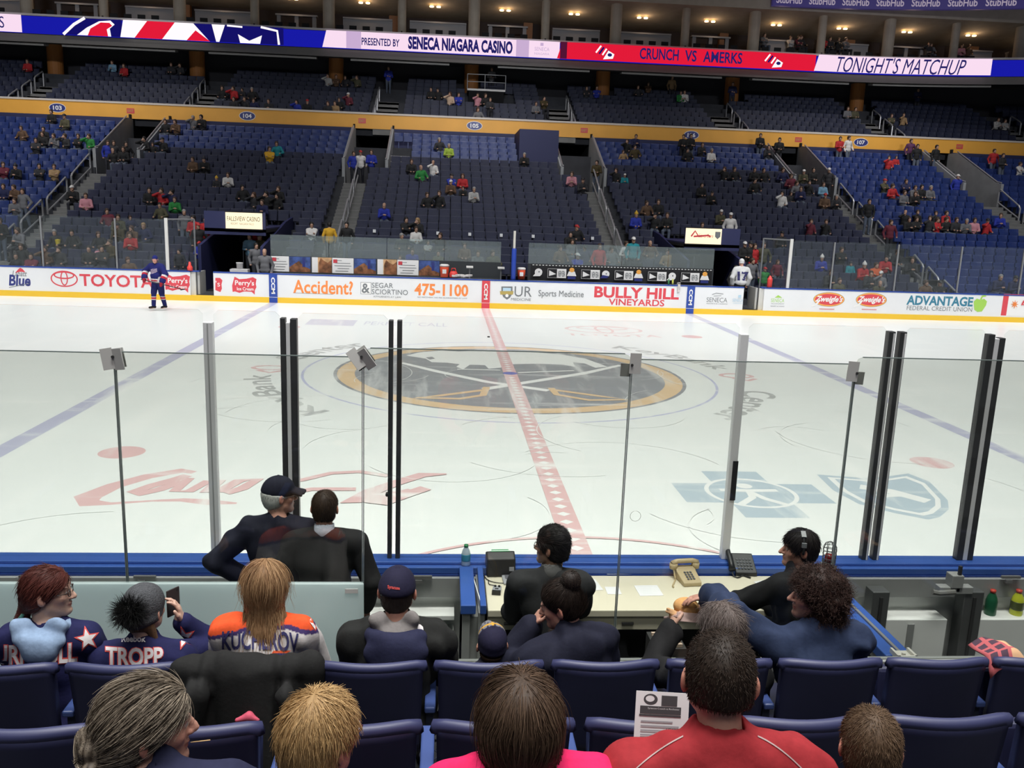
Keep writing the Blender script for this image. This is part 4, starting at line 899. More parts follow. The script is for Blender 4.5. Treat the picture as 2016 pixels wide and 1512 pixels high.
def ik(S, Wp, l1, l2, pole):
    d = Wp-S; L = min(np.linalg.norm(d), (l1+l2)*.995); u = unit(d); Wp = S+u*L; a = (l1*l1-l2*l2+L*L)/(2*L); hh = math.sqrt(max(l1*l1-a*a, 0)); p = np.array(pole, float); p = unit(p-u*(p@u)); return S+u*a+p*hh, Wp
_wr = np.random.RandomState(5); _K = [(unit(_wr.normal(size=3))*_wr.uniform(25, 60), unit(_wr.normal(size=3))*_wr.uniform(8, 18), _wr.uniform(0, 6.28)) for _ in range(7)]
def folds(amp, stretch=(1, 1, .55)):
    st = np.array(stretch)
    def f(P):
        q = P*st; o = 0
        for k, w, ph in _K: o = o+np.sin(q@k+ph+1.7*np.sin(q@w+ph*2))
        return amp*o/3.2
    return f
# --- joints of a figure; it faces +y, its soles at z = 0
def joints(pose='sit', lean=0.0, side=0.0, twist=0.0, yaw=0.0, pitch=0.0, roll=0.0, hz=.46, sw=.185, fat=1.0, wr=None, wl=None, pr=(.6, -.5, -.6), pl=(-.6, -.5, -.6), neck=(0, .03, 0), stride=0.0, lift=0.0):
    J = {}; Rt = rotm(0, lean, side)@rotm(twist); z0 = hz+.10 if pose == 'sit' else .94
    pel = np.array([0, 0, z0+(0 if pose == 'sit' else 0)]); T = lambda *q: pel+Rt@np.array(q, float)
    J.update(Rt=Rt, pel=pel, T=T, sw=sw, fat=fat, pose=pose)
    J['nb'] = T(0, -.02, .50); J['head'] = J['nb']+Rt@np.array((0, .02, .065))+np.array((neck[0], neck[1]+.0, .105+neck[2])); J['Rh'] = rotm(yaw, pitch, roll)
    for s_, nm, w, pole in ((1, 'r', wr, pr), (-1, 'l', wl, pl)):
        S = T(s_*sw, -.005, .44); J['s'+nm] = S
        if w is None: w = np.array((s_*.12, .40, hz+.20)) if pose == 'sit' else S+np.array((s_*.06, .06, -.50))
        else: w = np.array(w, float)
        J['e'+nm], J['w'+nm] = ik(S, w, .29, .26, pole)
        if pose == 'sit':
            J['h'+nm] = np.array((s_*.09, .03, hz+.07)); J['k'+nm] = np.array((s_*.14, .45, hz+.04)); J['a'+nm] = np.array((s_*.13, .46, .085)); J['t'+nm] = np.array((s_*.15, .62, .03))
        else:
            d = stride*s_; J['h'+nm] = np.array((s_*.095, 0, .92)); J['k'+nm] = np.array((s_*.10, .03+d*.5, .50+max(d, 0)*.1)); J['a'+nm] = np.array((s_*.105, -.02+d, .085+lift*(s_ < 0))); J['t'+nm] = np.array((s_*.125, .14+d, .03+lift*(s_ < 0)))
    return J
def torso(B, J, t=0.0, tag=0, k=.035, low=True):
    T, Rt, sw, f = J['T'], J['Rt'], J['sw'], J['fat']
    if low: B.ell(T(0, 0, .0), (.165*f+t, .125*f+t, .13), Rt, k, tag=tag)
    B.ell(T(0, .015*f, .14), (.150*f+t, .115*f+t, .17), Rt, k, tag=tag); B.ell(T(0, 0, .33), (.165*(sw/.185)+t*.9, .118+t*.9, .19), Rt, k, tag=tag)
    B.cap(T(-sw*.93, -.01, .435), T(sw*.93, -.01, .435), .062+t, .062+t, k, tag=tag)
    for s_ in (-1, 1): B.cap(T(0, -.02, .50), T(s_*sw*.8, -.015, .455), .048+t*.6, .05+t*.8, k, tag=tag)
def arm(B, J, n, t=0.0, tag=0, end=1.0, fl=0.0):
    S, E, Wp = J['s'+n], J['e'+n], J['w'+n]; B.cap(S, E, .057+t, .045+t+fl*.5, .025, tag=tag); B.cap(E, E+(Wp-E)*end, .044+t+fl*.5, .031+t+fl, .02, tag=tag)
def leg(B, J, n, t=0.0, tag=0, foot=False, end=1.0):
    B.cap(J['h'+n], J['k'+n], .085+t, .058+t, .03, tag=tag); B.cap(J['k'+n], J['k'+n]+(J['a'+n]-J['k'+n])*end, .055+t, .040+t, .02, tag=tag)
    if foot: B.cap(J['a'+n]-np.array((0, .03, .03)), J['t'+n], .042, .03, .02, tag=tag)
def hand(B, Wp, d, nrm, side, curl=.35, spread=.0, size=1.0, tag=0):
    """palm and five fingers; d points from the wrist to the fingers, nrm out of the back of the hand, side (+1/-1) where the thumb is"""
    d = unit(d); nrm = unit(np.array(nrm)-d*(np.array(nrm)@d)); sx = np.cross(d, nrm)*side; z = size
    R = np.stack([sx, d, nrm], 1); B.ell(Wp+d*.046*z, (.040*z, .050*z, .017*z), R, .012, tag=tag); B.cap(Wp-d*.02, Wp+d*.02*z, .028*z, .028*z, .015, tag=tag)
    for i, L in enumerate((.072, .082, .076, .060)):
        p = Wp+d*(.082-.006*abs(i-1.2))*z+sx*(.031-.0205*i)*z; f = unit(d+sx*spread*(1.2-i)); a = 0
        for q, (seg_, r) in enumerate(((.45, .0093), (.31, .0086), (.24, .0078))):
            a += curl*(.9, 1.0, .7)[q]; u = f*math.cos(a)-nrm*math.sin(a); e = p+u*L*seg_*z; B.cap(p, e, r*z, r*.93*z, .003, tag=tag); p = e
    p = Wp+d*.028*z+sx*.033*z; u = unit(d*.75+sx*.65-nrm*.25); e = p+u*.036*z; B.cap(p, e, .012*z, .0105*z, .008, tag=tag); B.cap(e, e+unit(d*.95+sx*.15-nrm*.35)*.030*z, .0105*z, .009*z, .004, tag=tag)
def head_prims(B, c, R, s=1.0, tag=0, ears=True, nose=1.0, neck=None, face=True):
    H = lambda x, y, z: c+R@np.array((x, y, z))*s
    B.ell(H(0, -.014, .030), np.array((.075, .096, .088))*s, R, .02, tag=tag); B.ell(H(0, .030, -.035), np.array((.060, .062, .083))*s, R, .03, tag=tag)
    if neck is not None: B.cap(neck, H(0, -.030, -.055), .058*s, .052*s, .03, tag=tag)
    B.cap(H(.046, .012, -.062), H(.012, .070, -.102), .022*s, .019*s, .025, tag=tag); B.cap(H(-.046, .012, -.062), H(-.012, .070, -.102), .022*s, .019*s, .025, tag=tag)
    if not face:
        B.cap(H(0, .088, .005), H(0, .108, -.032), .012*s, .015*s, .012, tag=tag); return
    for q in (-1, 1):
        B.ell(H(q*.042, .056, -.022), np.array((.022, .022, .02))*s, R, .02, tag=tag); B.ell(H(q*.033, .096, .006), np.array((.018, .013, .012))*s, R, .010, True)
        B.ell(H(q*.032, .076, .004), np.array((.0135, .0135, .0125))*s, R, .003, tag=tag)
    B.cap(H(-.034, .083, .025), H(.034, .083, .025), .010*s, .010*s, .012, tag=tag)
    B.cap(H(0, .088, .012), H(0, .111*nose, -.030), .0085*s, .0125*s, .010, tag=tag)
    for q in (-1, 1): B.ell(H(q*.011, .098, -.034), np.array((.009, .011, .008))*s, R, .006, tag=tag)
    B.ell(H(0, .089, -.058), np.array((.022, .011, .0065))*s, R, .006, tag=tag); B.ell(H(0, .087, -.071), np.array((.019, .011, .0075))*s, R, .006, tag=tag); B.ell(H(0, .084, -.098), np.array((.016, .014, .014))*s, R, .015, tag=tag)
    if ears:
        for q in (-1, 1): 
            Re = R@rotm(-q*.5, 0, 0); B.ell(H(q*.083, -.014, -.006), np.array((.009, .022, .034))*s, Re, .006, tag=tag); B.ell(H(q*.091, -.006, -.001), np.array((.006, .011, .018))*s, Re, .005, True)
def face_tint(c, R, s, skin, brow, lip=None, beard=0.0, eye=(.05, .035, .02)):
    skin = np.array(skin); brow = np.array(brow); lip = np.array(lip if lip is not None else skin*np.array((.95, .62, .62)))
    def f(P):
        L = (P-c)@R/s; C = np.tile(skin, (len(P), 1)); x, y, z = L[:, 0], L[:, 1], L[:, 2]; ax_ = np.abs(x)
        def mixin(w, col): C[:] = C*(1-w[:, None])+np.array(col)*w[:, None]
        sm = lambda v, e: np.clip(.5-v/e, 0, 1)
        mixin(.35*sm(np.hypot(ax_-.045, z+.03)-.028, .03)*(y > .03), skin*np.array((1.1, .72, .68))); mixin(.45*sm(np.hypot(ax_-.082, z+.004)-.03, .02)*(y < .03)*(ax_ > .06)*(np.abs(z) < .05), skin*np.array((1.05, .66, .6)))
        if beard: mixin(beard*sm(np.abs(z+.085)-.035, .03)*(y > -.01)*(np.hypot(x/1.4, z+.064) > .012)*(z < -.035), brow)
        mixin(sm(np.hypot(x/2.1, z+.064)-.0115, .006)*(y > .07), lip); mixin(.9*sm(np.hypot((ax_-.034)/2.6, (z-.027)/.55)-.0085, .006)*(y > .05), brow)
        e = sm(np.hypot((ax_-.0325)/1.5, z-.0045)-.0075, .003)*(y > .06); mixin(e, (.62, .60, .58)); mixin(sm(np.hypot(ax_-.0325, z-.0045)-.0055, .003)*(y > .06), eye)
        return C
    return f
m_skin = mat('skin', (.5, .3, .2), .5, attr=True, bump=.15, nscale=90); m_hair = mat('hair', (.1, .06, .04), .52, attr=True, spec=.22)
m_cloth = mat('cloth', (.1, .1, .1), .85, attr=True, noise=.08, nscale=60, bump=.12, spec=.25); m_knit = mat('knit', (.1, .1, .1), .95, attr=True, noise=.3, nscale=140, bump=.6, spec=.1)
# --- hair: a shell over the scalp and, on it, single strands
def scalp(B, c, R, s, t, line=.02, slope=1.0, nape=-.095, back=.0, top=.0, ears=False, under=None):
    H = lambda x, y, z: c+R@np.array((x, y, z))*s
    B.ell(H(0, -.014-back*.5, .030+top*.5), np.array((.0755+t, .0965+t+back*.5, .0885+t+top*.5))*s, R, .01); B.ell(H(0, -.045-back*.3, -.03), np.array((.066+t, .055+t, .07))*s, R, .03)
    B.cut(H(0, line, 0), R@np.array((0, 1.0, -slope))); B.cut(H(0, 0, nape), R@np.array((0, 0, -1.0)))
    if ears:
        for q in (-1, 1): B.ell(H(q*.095, .004, -.020), np.array((.030, .030, .042))*s, R, .008, True)
    if under is not None: B.cut(H(0, -.1, under), R@np.array((0, .12, 1.0)))
def strand_mesh(P0, N0, flow, length, r, seg=5, lift=.0, jit=.15, seed=1, wave=0.0):
    rs = np.random.RandomState(seed); n = len(P0); P = P0.copy(); rings = []; jd = rs.normal(size=(n, 3))*jit; step = (length/seg)[:, None]; ph = rs.uniform(0, 6.28, n)
    for j in range(seg+1):
        d = flow(P, j/seg)+jd+N0*lift; d /= np.maximum(np.linalg.norm(d, axis=1, keepdims=True), 1e-6); a = np.cross(d, N0); a /= np.maximum(np.linalg.norm(a, axis=1, keepdims=True), 1e-6); b_ = np.cross(a, d)
        Q = P+(a*np.sin(ph+j*1.9)[:, None]+b_*np.cos(ph+j*1.9)[:, None])*wave; rr = r*(1-.75*(j/seg)**1.5)
        rings.append(np.stack([Q+(a*math.cos(t)+b_*math.sin(t))*rr for t in (0, 2.094, 4.189)], 1)); P = P+d*step
    V = np.stack(rings, 1).reshape(-1, 3); base = (np.arange(n)*(seg+1)*3)[:, None]; q = []
    for j in range(seg):
        for k in range(3): q.append(np.array([j*3+k, j*3+(k+1) % 3, (j+1)*3+(k+1) % 3, (j+1)*3+k])[None]+base)
    return V, np.concatenate(q)
def normals_of(V, F):
    a = V[F[:, 2]]-V[F[:, 0]]; b_ = V[F[:, 3]]-V[F[:, 1]]; fn = np.cross(a, b_); N = np.zeros_like(V)
    for i in range(4): np.add.at(N, F[:, i], fn)
    return N/np.maximum(np.linalg.norm(N, axis=1, keepdims=True), 1e-9)
def tangent(c, R, s, fld):
    """wraps a head-space field so that strands stay on the skull"""
    rr = np.array((.08, .10, .093))
    def f(P, t):
        L = (P-c)@R/s; v = fld(L, t); o = L-np.array((0, -.014, .03)); n = o/(rr*rr); n /= np.maximum(np.linalg.norm(n, axis=1, keepdims=True), 1e-9); ins = np.linalg.norm(o/rr, axis=1) < 1.8
        v = np.where(ins[:, None], v-n*np.minimum((v*n).sum(1, keepdims=True), 9), v); return (v/np.maximum(np.linalg.norm(v, axis=1, keepdims=True), 1e-6))@R.T
    return f
def make_hair(parent, c, R, s, col, col2, t=.012, line=.02, slope=1.0, nape=-.095, back=0, top=0, extra=None, fld=None, n=1500, length=.04, r=.0013, lift=.12, jit=.18, wave=0, seg=5, h=.0065, amp=.0015, seed=1, name='hair', disp=None, keep=None, ears=False, under=None):
    B = Prims(); scalp(B, c, R, s, t, line, slope, nape, back, top, ears, under)
    if extra: extra(B, lambda x, y, z: c+R@np.array((x, y, z))*s)
    f = folds(amp, (1, 1, .4)); V, F = surface(B, h*s, disp or f); rs = np.random.RandomState(seed); N = normals_of(V, F); col = np.array(col); col2 = np.array(col2)
    nz = .5+.5*np.sin(V@unit((1, .2, .1))*420+3*np.sin(V@unit((.3, 1, .4))*60)); C = col*(1-.45*nz[:, None])+col2*.45*nz[:, None]
    Vs, Fs, Cs = [V], [F], [C*.8]
    if n:
        fld = fld or (lambda L, t: L-np.array((0, -.05, .14))+np.array((0, 0, -.02))); ok = np.arange(len(V)) if keep is None else np.where(keep((V-c)@R/s))[0]
        i = rs.choice(ok, n); P0 = V[i]+N[i]*.0008; ln = length*rs.uniform(.55, 1.15, n)*s
        v2, f2 = strand_mesh(P0, N[i], tangent(c, R, s, fld), ln, r*s, seg, lift, jit, seed, wave); w = rs.beta(1.3, 1.8, n)[:, None]; c2 = np.repeat(col*(1-w)+col2*w, (seg+1)*3, 0)
        Vs.append(v2); Fs.append(f2+len(V)); Cs.append(c2)
    me = raw_mesh(name, np.concatenate(Vs), np.concatenate(Fs), m_hair, np.concatenate(Cs)); return link(name, me, parent)
def solid(c): c = np.array(c, float); return lambda P: np.tile(c, (len(P), 1))
def garment(parent, name, B, tint, h=.009, amp=.004, m=None, label=None, stretch=(1, 1, .55)):
    V, F = surface(B, h, folds(amp*1.5, stretch) if amp else None); me = raw_mesh(name, V, F, m or m_cloth, tint(V)); o = link(name, me, parent)
    if label: o['label'] = label
    return o
def lay_text(parent, obj, J, t, x0, y0, x1, y1, m, name='lettering', bold=.02, tilt=0.0, off=.004, curve=0.0):
    """letters or shapes laid on a garment where the photograph shows them: each point is carried along its sight line to the cloth"""
    me = obj.data; V = np.empty(len(me.vertices)*3, np.float32); me.vertices.foreach_get('co', V); V = V.reshape(-1, 3); bv = BVHTree.FromPolygons([tuple(map(float, q)) for q in V], [tuple(p.vertices) for p in me.polygons])
    bm = bmesh.new(); items = t if isinstance(t, list) else [text2d(t, bold)[:2]]; org = Vector((CAM-J['root'])/J['s'])
    for v, f in items:
        vs_ = [bm.verts.new((x0+x*(x1-x0), y1+y*(y0-y1)+(x-.5)*tilt+curve*(2*x-1)**2, 0)) for x, y in v]
        for q in f:
            try: bm.faces.new([vs_[i] for i in q])
            except ValueError: pass
    for _ in range(3):
        e = [q for q in bm.edges if q.calc_length() > 7]
        if e: bmesh.ops.subdivide_edges(bm, edges=e, cuts=1)
    gone = []
    for v in bm.verts:
        d = Vector(ray(v.co.x, v.co.y)).normalized(); hit = bv.ray_cast(org, d)
        if hit[0]: v.co = hit[0]-d*off
        else: gone.append(v)
    bmesh.ops.delete(bm, geom=gone, context='VERTS')
    bad = [q for q in bm.faces if q.calc_perimeter() > .32*max(1, (org-Vector(q.verts[0].co)).length/5)]
    bmesh.ops.delete(bm, geom=bad, context='FACES'); bmesh.ops.triangulate(bm, faces=bm.faces); me2 = bpy.data.meshes.new(name); bm.to_mesh(me2); bm.free(); me2.materials.append(m); return link(name, me2, obj)
STAR = [(.5-.5*(1 if k % 2 == 0 else .42)*math.sin(PI*k/5), .5+.5*(1 if k % 2 == 0 else .42)*math.cos(PI*k/5)) for k in range(10)]
def shape_item(p): return (np.array(p), [tuple(x) for x in geometry.tessellate_polygon([[Vector((u, w, 0)) for u, w in p]])])
# =================================================================== near boards, boxes and floors
m_capn = mat('cap_near', (.040, .105, .38), .32, coat=.2, noise=.05, nscale=4); m_capd = mat('cap_near_dark', (.018, .05, .24), .4)
m_gback = mat('back_grey', (.29, .30, .295), .55, noise=.10, nscale=3); m_wback = mat('back_white', (.80, .82, .80), .45, noise=.05, nscale=3); m_steel = mat('steel_dark', (.13, .135, .135), .45, .5, noise=.1, nscale=5)
NY = -12.954
t = empty('dasher_board', (0, NY, 0)); t.location = (0, 0, 0); tag(t, 'near dasher boards with bright blue cap in front of the scorers table', 'rink boards')
b = MB(); b.box(-42, 42, NY-.16, NY, 0, 1.0); b.build('board_panel', m_bw, t)
b = MB(); b.box(-42, 42, NY-.195, NY+.015, 1.0, 1.05); b.box(-42, 42, NY-.14, NY+.02, 1.05, 1.068); b.build('cap_rail', m_capn, t, bev=.006)
b = MB(); b.box(-42, 42, NY-.205, NY-.17, .985, 1.0); b.box(-42, 42, NY-.15, NY-.135, 1.05, 1.058); b.build('cap_groove', m_capd, t)
b = MB(); b.box(-42, 42, NY-.24, NY-.16, .84, .985); b.build('back_beam', m_gback, t)
b = MB(); b.box(-42, 42, NY-.165, NY-.16, .1, .84); b.build('back_panel', m_wback, t)
zl = at(1800, 1220, NY-.36)[2]; zL = at(880, 1213, NY-.36)[2]
b = MB(); b.box(1.40, 2.32, NY-.36, NY-.165, .1, zl); b.box(2.52, 4.4, NY-.36, NY-.165, .1, zl); tag(b.build('storage_ledge', m_wback, bev=.006), 'white ledge behind the near boards in the right penalty box', 'ledge')
b = MB(); b.box(-5, -1.38, NY-.36, NY-.165, zL-.03, zL); b.box(-5, -1.38, NY-.30, NY-.165, .1, zL-.16); tag(b.build('storage_ledge', m_wback), 'white ledge behind the near boards in the left penalty box', 'ledge')
for px in (1765, 1785): pass
p = at(1790, 1258, NY-.365); b = MB(); b.box(p[0]-.025, p[0]+.025, NY-.37, NY-.36, p[2]-.13, p[2]+.12); tag(b.build('ledge_strip', m_gback), 'grey vertical strip on the white ledge front in the right box', 'strip')
for px, w, lab in ((1722, .065, 'dark steel upright behind the boards under the first right glass posts'), (1903, .075, 'dark steel upright behind the boards under the second right glass posts')):
    p = at(px, 1200, NY-.30); t = empty('board_upright', (p[0], NY-.32, .1)); tag(t, lab, 'upright', 'board uprights')
    b = MB(); b.box(-w, w, -.05, .07, 0, .84); b.build('channel', m_steel, t, bev=.006)
    b = MB(); b.box(-.012, .012, -.06, -.05, .05, .8); b.build('rib', mat('rib_black', (.03, .03, .03), .6), t)
p = at(1880, 1163, NY-.36); t = empty('gate_latch', tuple(p)); tag(t, 'grey gate latch mechanism under the blue cap at right', 'latch')
b = MB(); b.box(-.13, .13, -.02, .05, -.02, .035); b.box(-.05, .04, -.03, .06, .03, .13); b.build('body', m_gback, t, bev=.005)
b = MB(); b.tube([(-.02, -.03, .005), (-.15, -.04, -.0), (-.2, -.04, .01)], .02, 8); b.build('handle', mat('handle_grey', (.18, .18, .17), .5), t)
b = MB(); b.box(.0, .022, -.02, .0, .0, .20); b.build('pull_bar', mat('rib_black'), t)
for px, lab in ((60, 'far left'), (285, 'third from the left'), (830, 'beside the navy capped man'), (1990, 'at the far right')):
    p = at(px, 1136, NY-.26); b = MB(); b.obox(tuple(p), (.15, .02, .02)); b.obox((p[0]-.02, p[1]-.01, p[2]-.03), (.05, .02, .025)); tag(b.build('beam_bracket', mat('bracket', (.30, .30, .29), .4, .6)), f'small metal bracket under the blue cap, {lab}', 'bracket', 'beam brackets')
m_floor = mat('box_floor', (.06, .06, .062), .8, noise=.2, nscale=4)
b = MB(); b.box(-8, 8, -14.55, NY-.16, -.1, .1); structure(b.build('floor_boxes', m_floor), 'dark rubber floor of the scorers and penalty boxes', 'floor')
for i, (y0, y1, z) in enumerate(((-15.75, -14.55, .63), (-16.62, -15.75, .98), (-17.5, -16.62, 1.26), (-18.4, -17.5, 1.52), (-22, -18.4, 1.80))):
    b = MB(); b.box(-8, 8, y0, y1, -.1, z); structure(b.build('floor_near_row_%d' % (i+1), m_conc), f'concrete step under the {ordinal(i+1)} near row', 'floor')
# glass on the near boards
g_n = glass('near_glass', (.955, .965, .96), 0, 1.22); m_pd = mat('post_dark', (.055, .057, .06), .4, .3); m_pl = mat('post_light', (.74, .75, .76), .4, .1); m_pm = mat('post_mid', (.38, .39, .39), .4, .1)
def post(x, w, top, m, lab, y=NY-.045, d=.03):
    b = MB(); b.box(x-w/2, x+w/2, y-d, y+d, 1.068, top); o = b.build('rink_upright', m, bev=.004); tag(o, lab, 'post', 'near glass posts'); return o
PX = [-3.112, -2.572, -1.83, .671, 1.815, 2.58, 3.3]
o = post(-3.112, .062, 2.787, m_pl, 'single pale aluminium post in the near glass left of the old man'); 
b = MB(); b.box(-3.116, -3.108, NY-.08, NY-.074, 1.07, 2.78); b.build('groove', m_pm, o)
post(-2.605, .036, 2.83, m_pd, 'dark post behind the old man in the navy cap'); post(-2.570, .028, 2.80, m_pl, 'pale strip between the dark posts behind the old man'); post(-2.532, .045, 2.826, m_pd, 'dark post between the old man and the dark suited man')
o = post(-1.862, .032, 2.833, m_pd, 'dark post with small latch knob left of the narrow gap'); b = MB(); p = at(764, 971, NY-.045); b.lathe([(0, -.02), (.012, -.02), (.012, .02), (0, .02)], (p[0]-.005, NY-.07, p[2]), 10, R=Matrix.Rotation(PI/2, 3, 'X')); b.build('knob', mat('rib_black'), o)
post(-1.802, .034, 2.834, m_pd, 'dark post right of the narrow gap above the navy cap')
o = post(.671, .06, 2.795, m_pl, 'pale aluminium post wearing a band of black tape'); z0, z1 = at(1440, 985, NY-.08)[2], at(1440, 908, NY-.08)[2]; b = MB(); b.box(.665, .704, NY-.082, NY-.02, z0, z1); b.build('tape', mat('tape_black', (.012, .012, .013), .6), o)
for x, lab in ((1.772, 'dark twin post at right, the left of the first pair'), (1.858, 'dark twin post at right, the right of the first pair')):
    o = post(x, .05, 2.842, m_pd, lab); b = MB(); b.box(x+.006, x+.018, NY-.079, NY-.074, 1.07, 2.83); b.build('shine_strip', m_pl, o)
post(2.536, .05, 2.84, m_pd, 'dark post at right, the left of the second pair'); post(2.58, .036, 2.81, m_pl, 'pale strip between the second pair of right posts'); post(2.622, .044, 2.815, m_pd, 'dark post at right, the right of the second pair'); post(3.16, .05, 2.82, m_pm, 'grey glass post at the right edge')
xs = [-6.2, -3.112, -2.57, -1.87, -1.79, .671, 1.76, 2.53, 3.16, 5]
for i, (a, c, z) in enumerate(((-6.2, -3.15, 2.872), (-3.075, -2.63, 2.87), (-2.50, -1.885, 2.865), (-1.78, .636, 2.868), (.706, 1.742, 2.872), (1.888, 2.505, 2.868), (2.65, 3.13, 2.87), (3.2, 5, 2.87))):
    b = MB(); r = .03; pts = [(a, 1.068), (c, 1.068), (c, z-r), (c-r, z), (a+r, z), (a, z-r)]; b.prism(pts, lambda u, w, d: (u, NY-.045+d, w), -.006, .006); tag(b.build('glass_sheet', g_n), f'clear pane standing on the near boards, {ordinal(i+1)} from the left', 'glass pane', 'near rink panes')
b = MB(); c = at(1251, 1016, NY-.055); b.v = []
for k in range(32): pass
b.tube([(c[0]+.040*math.cos(2*PI*k/32), c[1], c[2]+.040*math.sin(2*PI*k/32)) for k in range(32)], .0022, 6, closed=True); tag(b.build('speak_hole', mat('hole_edge', (.65, .66, .65), .3)), 'round speaking hole rim in the clear scorers pane', 'hole rim')
# rear glass, low wall, clips
g_r = glass('rear_glass', (.872, .885, .864), 0, 1.42); GY = -14.6
for i, (a, c, z0, z1, lab) in enumerate(((-5.2, -3.152, 1.6, 2.836, 'above the milky wall at the left edge'), (-3.146, -1.908, 1.6, 2.842, 'above the milky wall in front of the two standing men'), (-1.902, -.500, 1.12, 2.89, 'in front of the scorer with glasses'), (-.494, .728, 1.12, 2.862, 'in front of the two telephones'), (.734, 3.6, 1.12, 2.9, 'in front of the right penalty box'))):
    r = .035; b = MB(); b.prism([(a, z0), (c, z0), (c, z1-r), (c-r*.3, z1-r*.3), (c-r, z1), (a+r, z1), (a+r*.3, z1-r*.3), (a, z1-r)], lambda u, w, d: (u, GY+d, w), -.006, .006); o = b.build('glass_sheet', g_r); tag(o, 'greenish rear pane '+lab, 'glass pane', 'rear box panes')
    b = MB(); b.box(a+r, c-r, GY-.0062, GY+.0062, z1-.0015, z1+.003)
    b.box(a-.0012, a+.0028, GY-.0065, GY+.0065, z0, z1-r); b.box(c-.0028, c+.0012, GY-.0065, GY+.0065, z0, z1-r)
    b.build('polished_edge', mat('glass_edge', (.16, .20, .19), .25), o)
m_clip = mat('clip_grey', (.50, .50, .48), .4)
for i, (px, py, rot, lab) in enumerate(((224, 706, -.15, 'above the woman with the reddish ponytail'), (712, 706, -.62, 'above the dark suited man'), (1243, 722, .02, 'in the crest to the right of the red line'), (1684, 738, .05, 'above the curly haired man'))):
    p = at(px, py, GY); t = empty('glass_clip', (p[0], GY, p[2])); tag(t, 'square grey glass clip '+lab, 'clip', 'rear glass clips')
    R = Matrix.Rotation(rot, 3, 'Y'); w = .052
    if i < 2:
        b = MB(); b.obox((-.026, -.014, 0), (.056, .006, .11), R@Matrix.Rotation(.35, 3, 'Z')); b.obox((.026, -.014, 0), (.056, .006, .11), R@Matrix.Rotation(-.35, 3, 'Z')); b.obox((0, .012, 0), (.10, .006, .10), R)
    else:
        b = MB(); b.obox((.018 if i == 2 else -.022, -.012, .02), (.06, .006, .11), R); b.obox((-.03 if i == 2 else .03, .012, -.02), (.05, .006, .07), R)
    b.build('plate', m_clip, t)
    b = MB(); b.lathe([(0, -.022), (.007, -.022), (.007, .02), (0, .02)], (0, 0, .012), 10, R=Matrix.Rotation(PI/2, 3, 'X')); b.build('bolt', mat('rib_black'), t)
def milky(name, col):
    m = bpy.data.materials.new(name); m.use_nodes = True; nt = m.node_tree; b = nt.nodes['Principled BSDF']; b.inputs['Base Color'].default_value = (*col, 1); b.inputs['Roughness'].default_value = .18
    tr = nt.nodes.new('ShaderNodeBsdfTranslucent'); tr.inputs[0].default_value = (*col, 1); mx = nt.nodes.new('ShaderNodeMixShader'); mx.inputs[0].default_value = .55
    nt.links.new(b.outputs[0], mx.inputs[1]); nt.links.new(tr.outputs[0], mx.inputs[2]); nt.links.new(mx.outputs[0], nt.nodes['Material Output'].inputs[0]); return m
b = MB(); b.box(-5.2, -1.9, GY-.016, GY+.016, .7, 1.594); wl = b.build('milky_wall', milky('milky_panel', (.72, .83, .82)), bev=.004); tag(wl, 'milky pale green low panel behind the left penalty box', 'panel')
b = MB(); p = at(692, 1164, GY-.02); b.obox((p[0], GY-.018, p[2]), (.07, .006, .025)); b.build('hinge_plate', m_clip, wl)
b = MB(); b.box(-1.9, 3.6, GY-.03, GY+.03, .7, 1.12); tag(b.build('low_wall', m_gback), 'low grey wall under the rear panes', 'wall')
# partitions with blue caps
for x0, x1, y1, lab in ((-1.348, -1.178, -13.79, 'short blue capped partition left of the scorers table'), (1.20, 1.372, -14.46, 'long blue capped partition right of the scorers table')):
    t = empty('box_partition', ((x0+x1)/2, (NY-.2+y1)/2, .1)); tag(t, lab, 'partition', 'blue capped partitions'); L = (NY-.2-y1)/2; w = (x1-x0)/2; left = x0 < 0
    b = MB()
    if left: b.box(-w, w*.18, -L, L, .90, .965); b.box(w*.52, w, -L, L, .90, .965)
    else: b.box(-w, .005, -L, L, .90, .965); b.box(.03, w, -L, L, .90, .965)
    b.build('cap', m_capn, t, bev=.006)
    b = MB(); b.box(-w*.85, -w*.25, -L+.02, L, 0, .90); b.box(w*.4, w*.9, -L+.02, L, 0, .90); b.box(-w*.85, w*.9, -L+.05, L, .3, .86); b.build('wall', m_gback, t)
    if not left:
        b = MB(); b.box(.008, .027, -L+.03, L, .88, .972); b.build('metal_channel', mat('channel', (.55, .54, .50), .3, .7), t)
        p = np.array((x1-.03, y1-.02, 1.075)); b = MB(); b.box(-.10, .02, -.05, .06, -.05, .0); b.box(-.10, .02, -.05, -.035, 0, .02); b.box(-.10, -.085, -.05, .06, 0, .02); b.box(.005, .02, -.05, .06, 0, .02); b.lathe([(0, 0), (.012, 0), (.012, .018), (0, .018)], (-.045, 0, .0), 10)
        o = b.build('corner_fitting', mat('fitting_white', (.62, .60, .55), .4)); o.location = tuple(p); tag(o, 'white corner fitting at the end of the long blue partition', 'fitting')
    else:
        b = MB(); b.obox((w*.34, -.05, .86), (.006, .36, .2), Matrix.Rotation(.10, 3, 'Z')); b.build('paper_edge', mat('paper', (.66, .66, .66), .7), t)
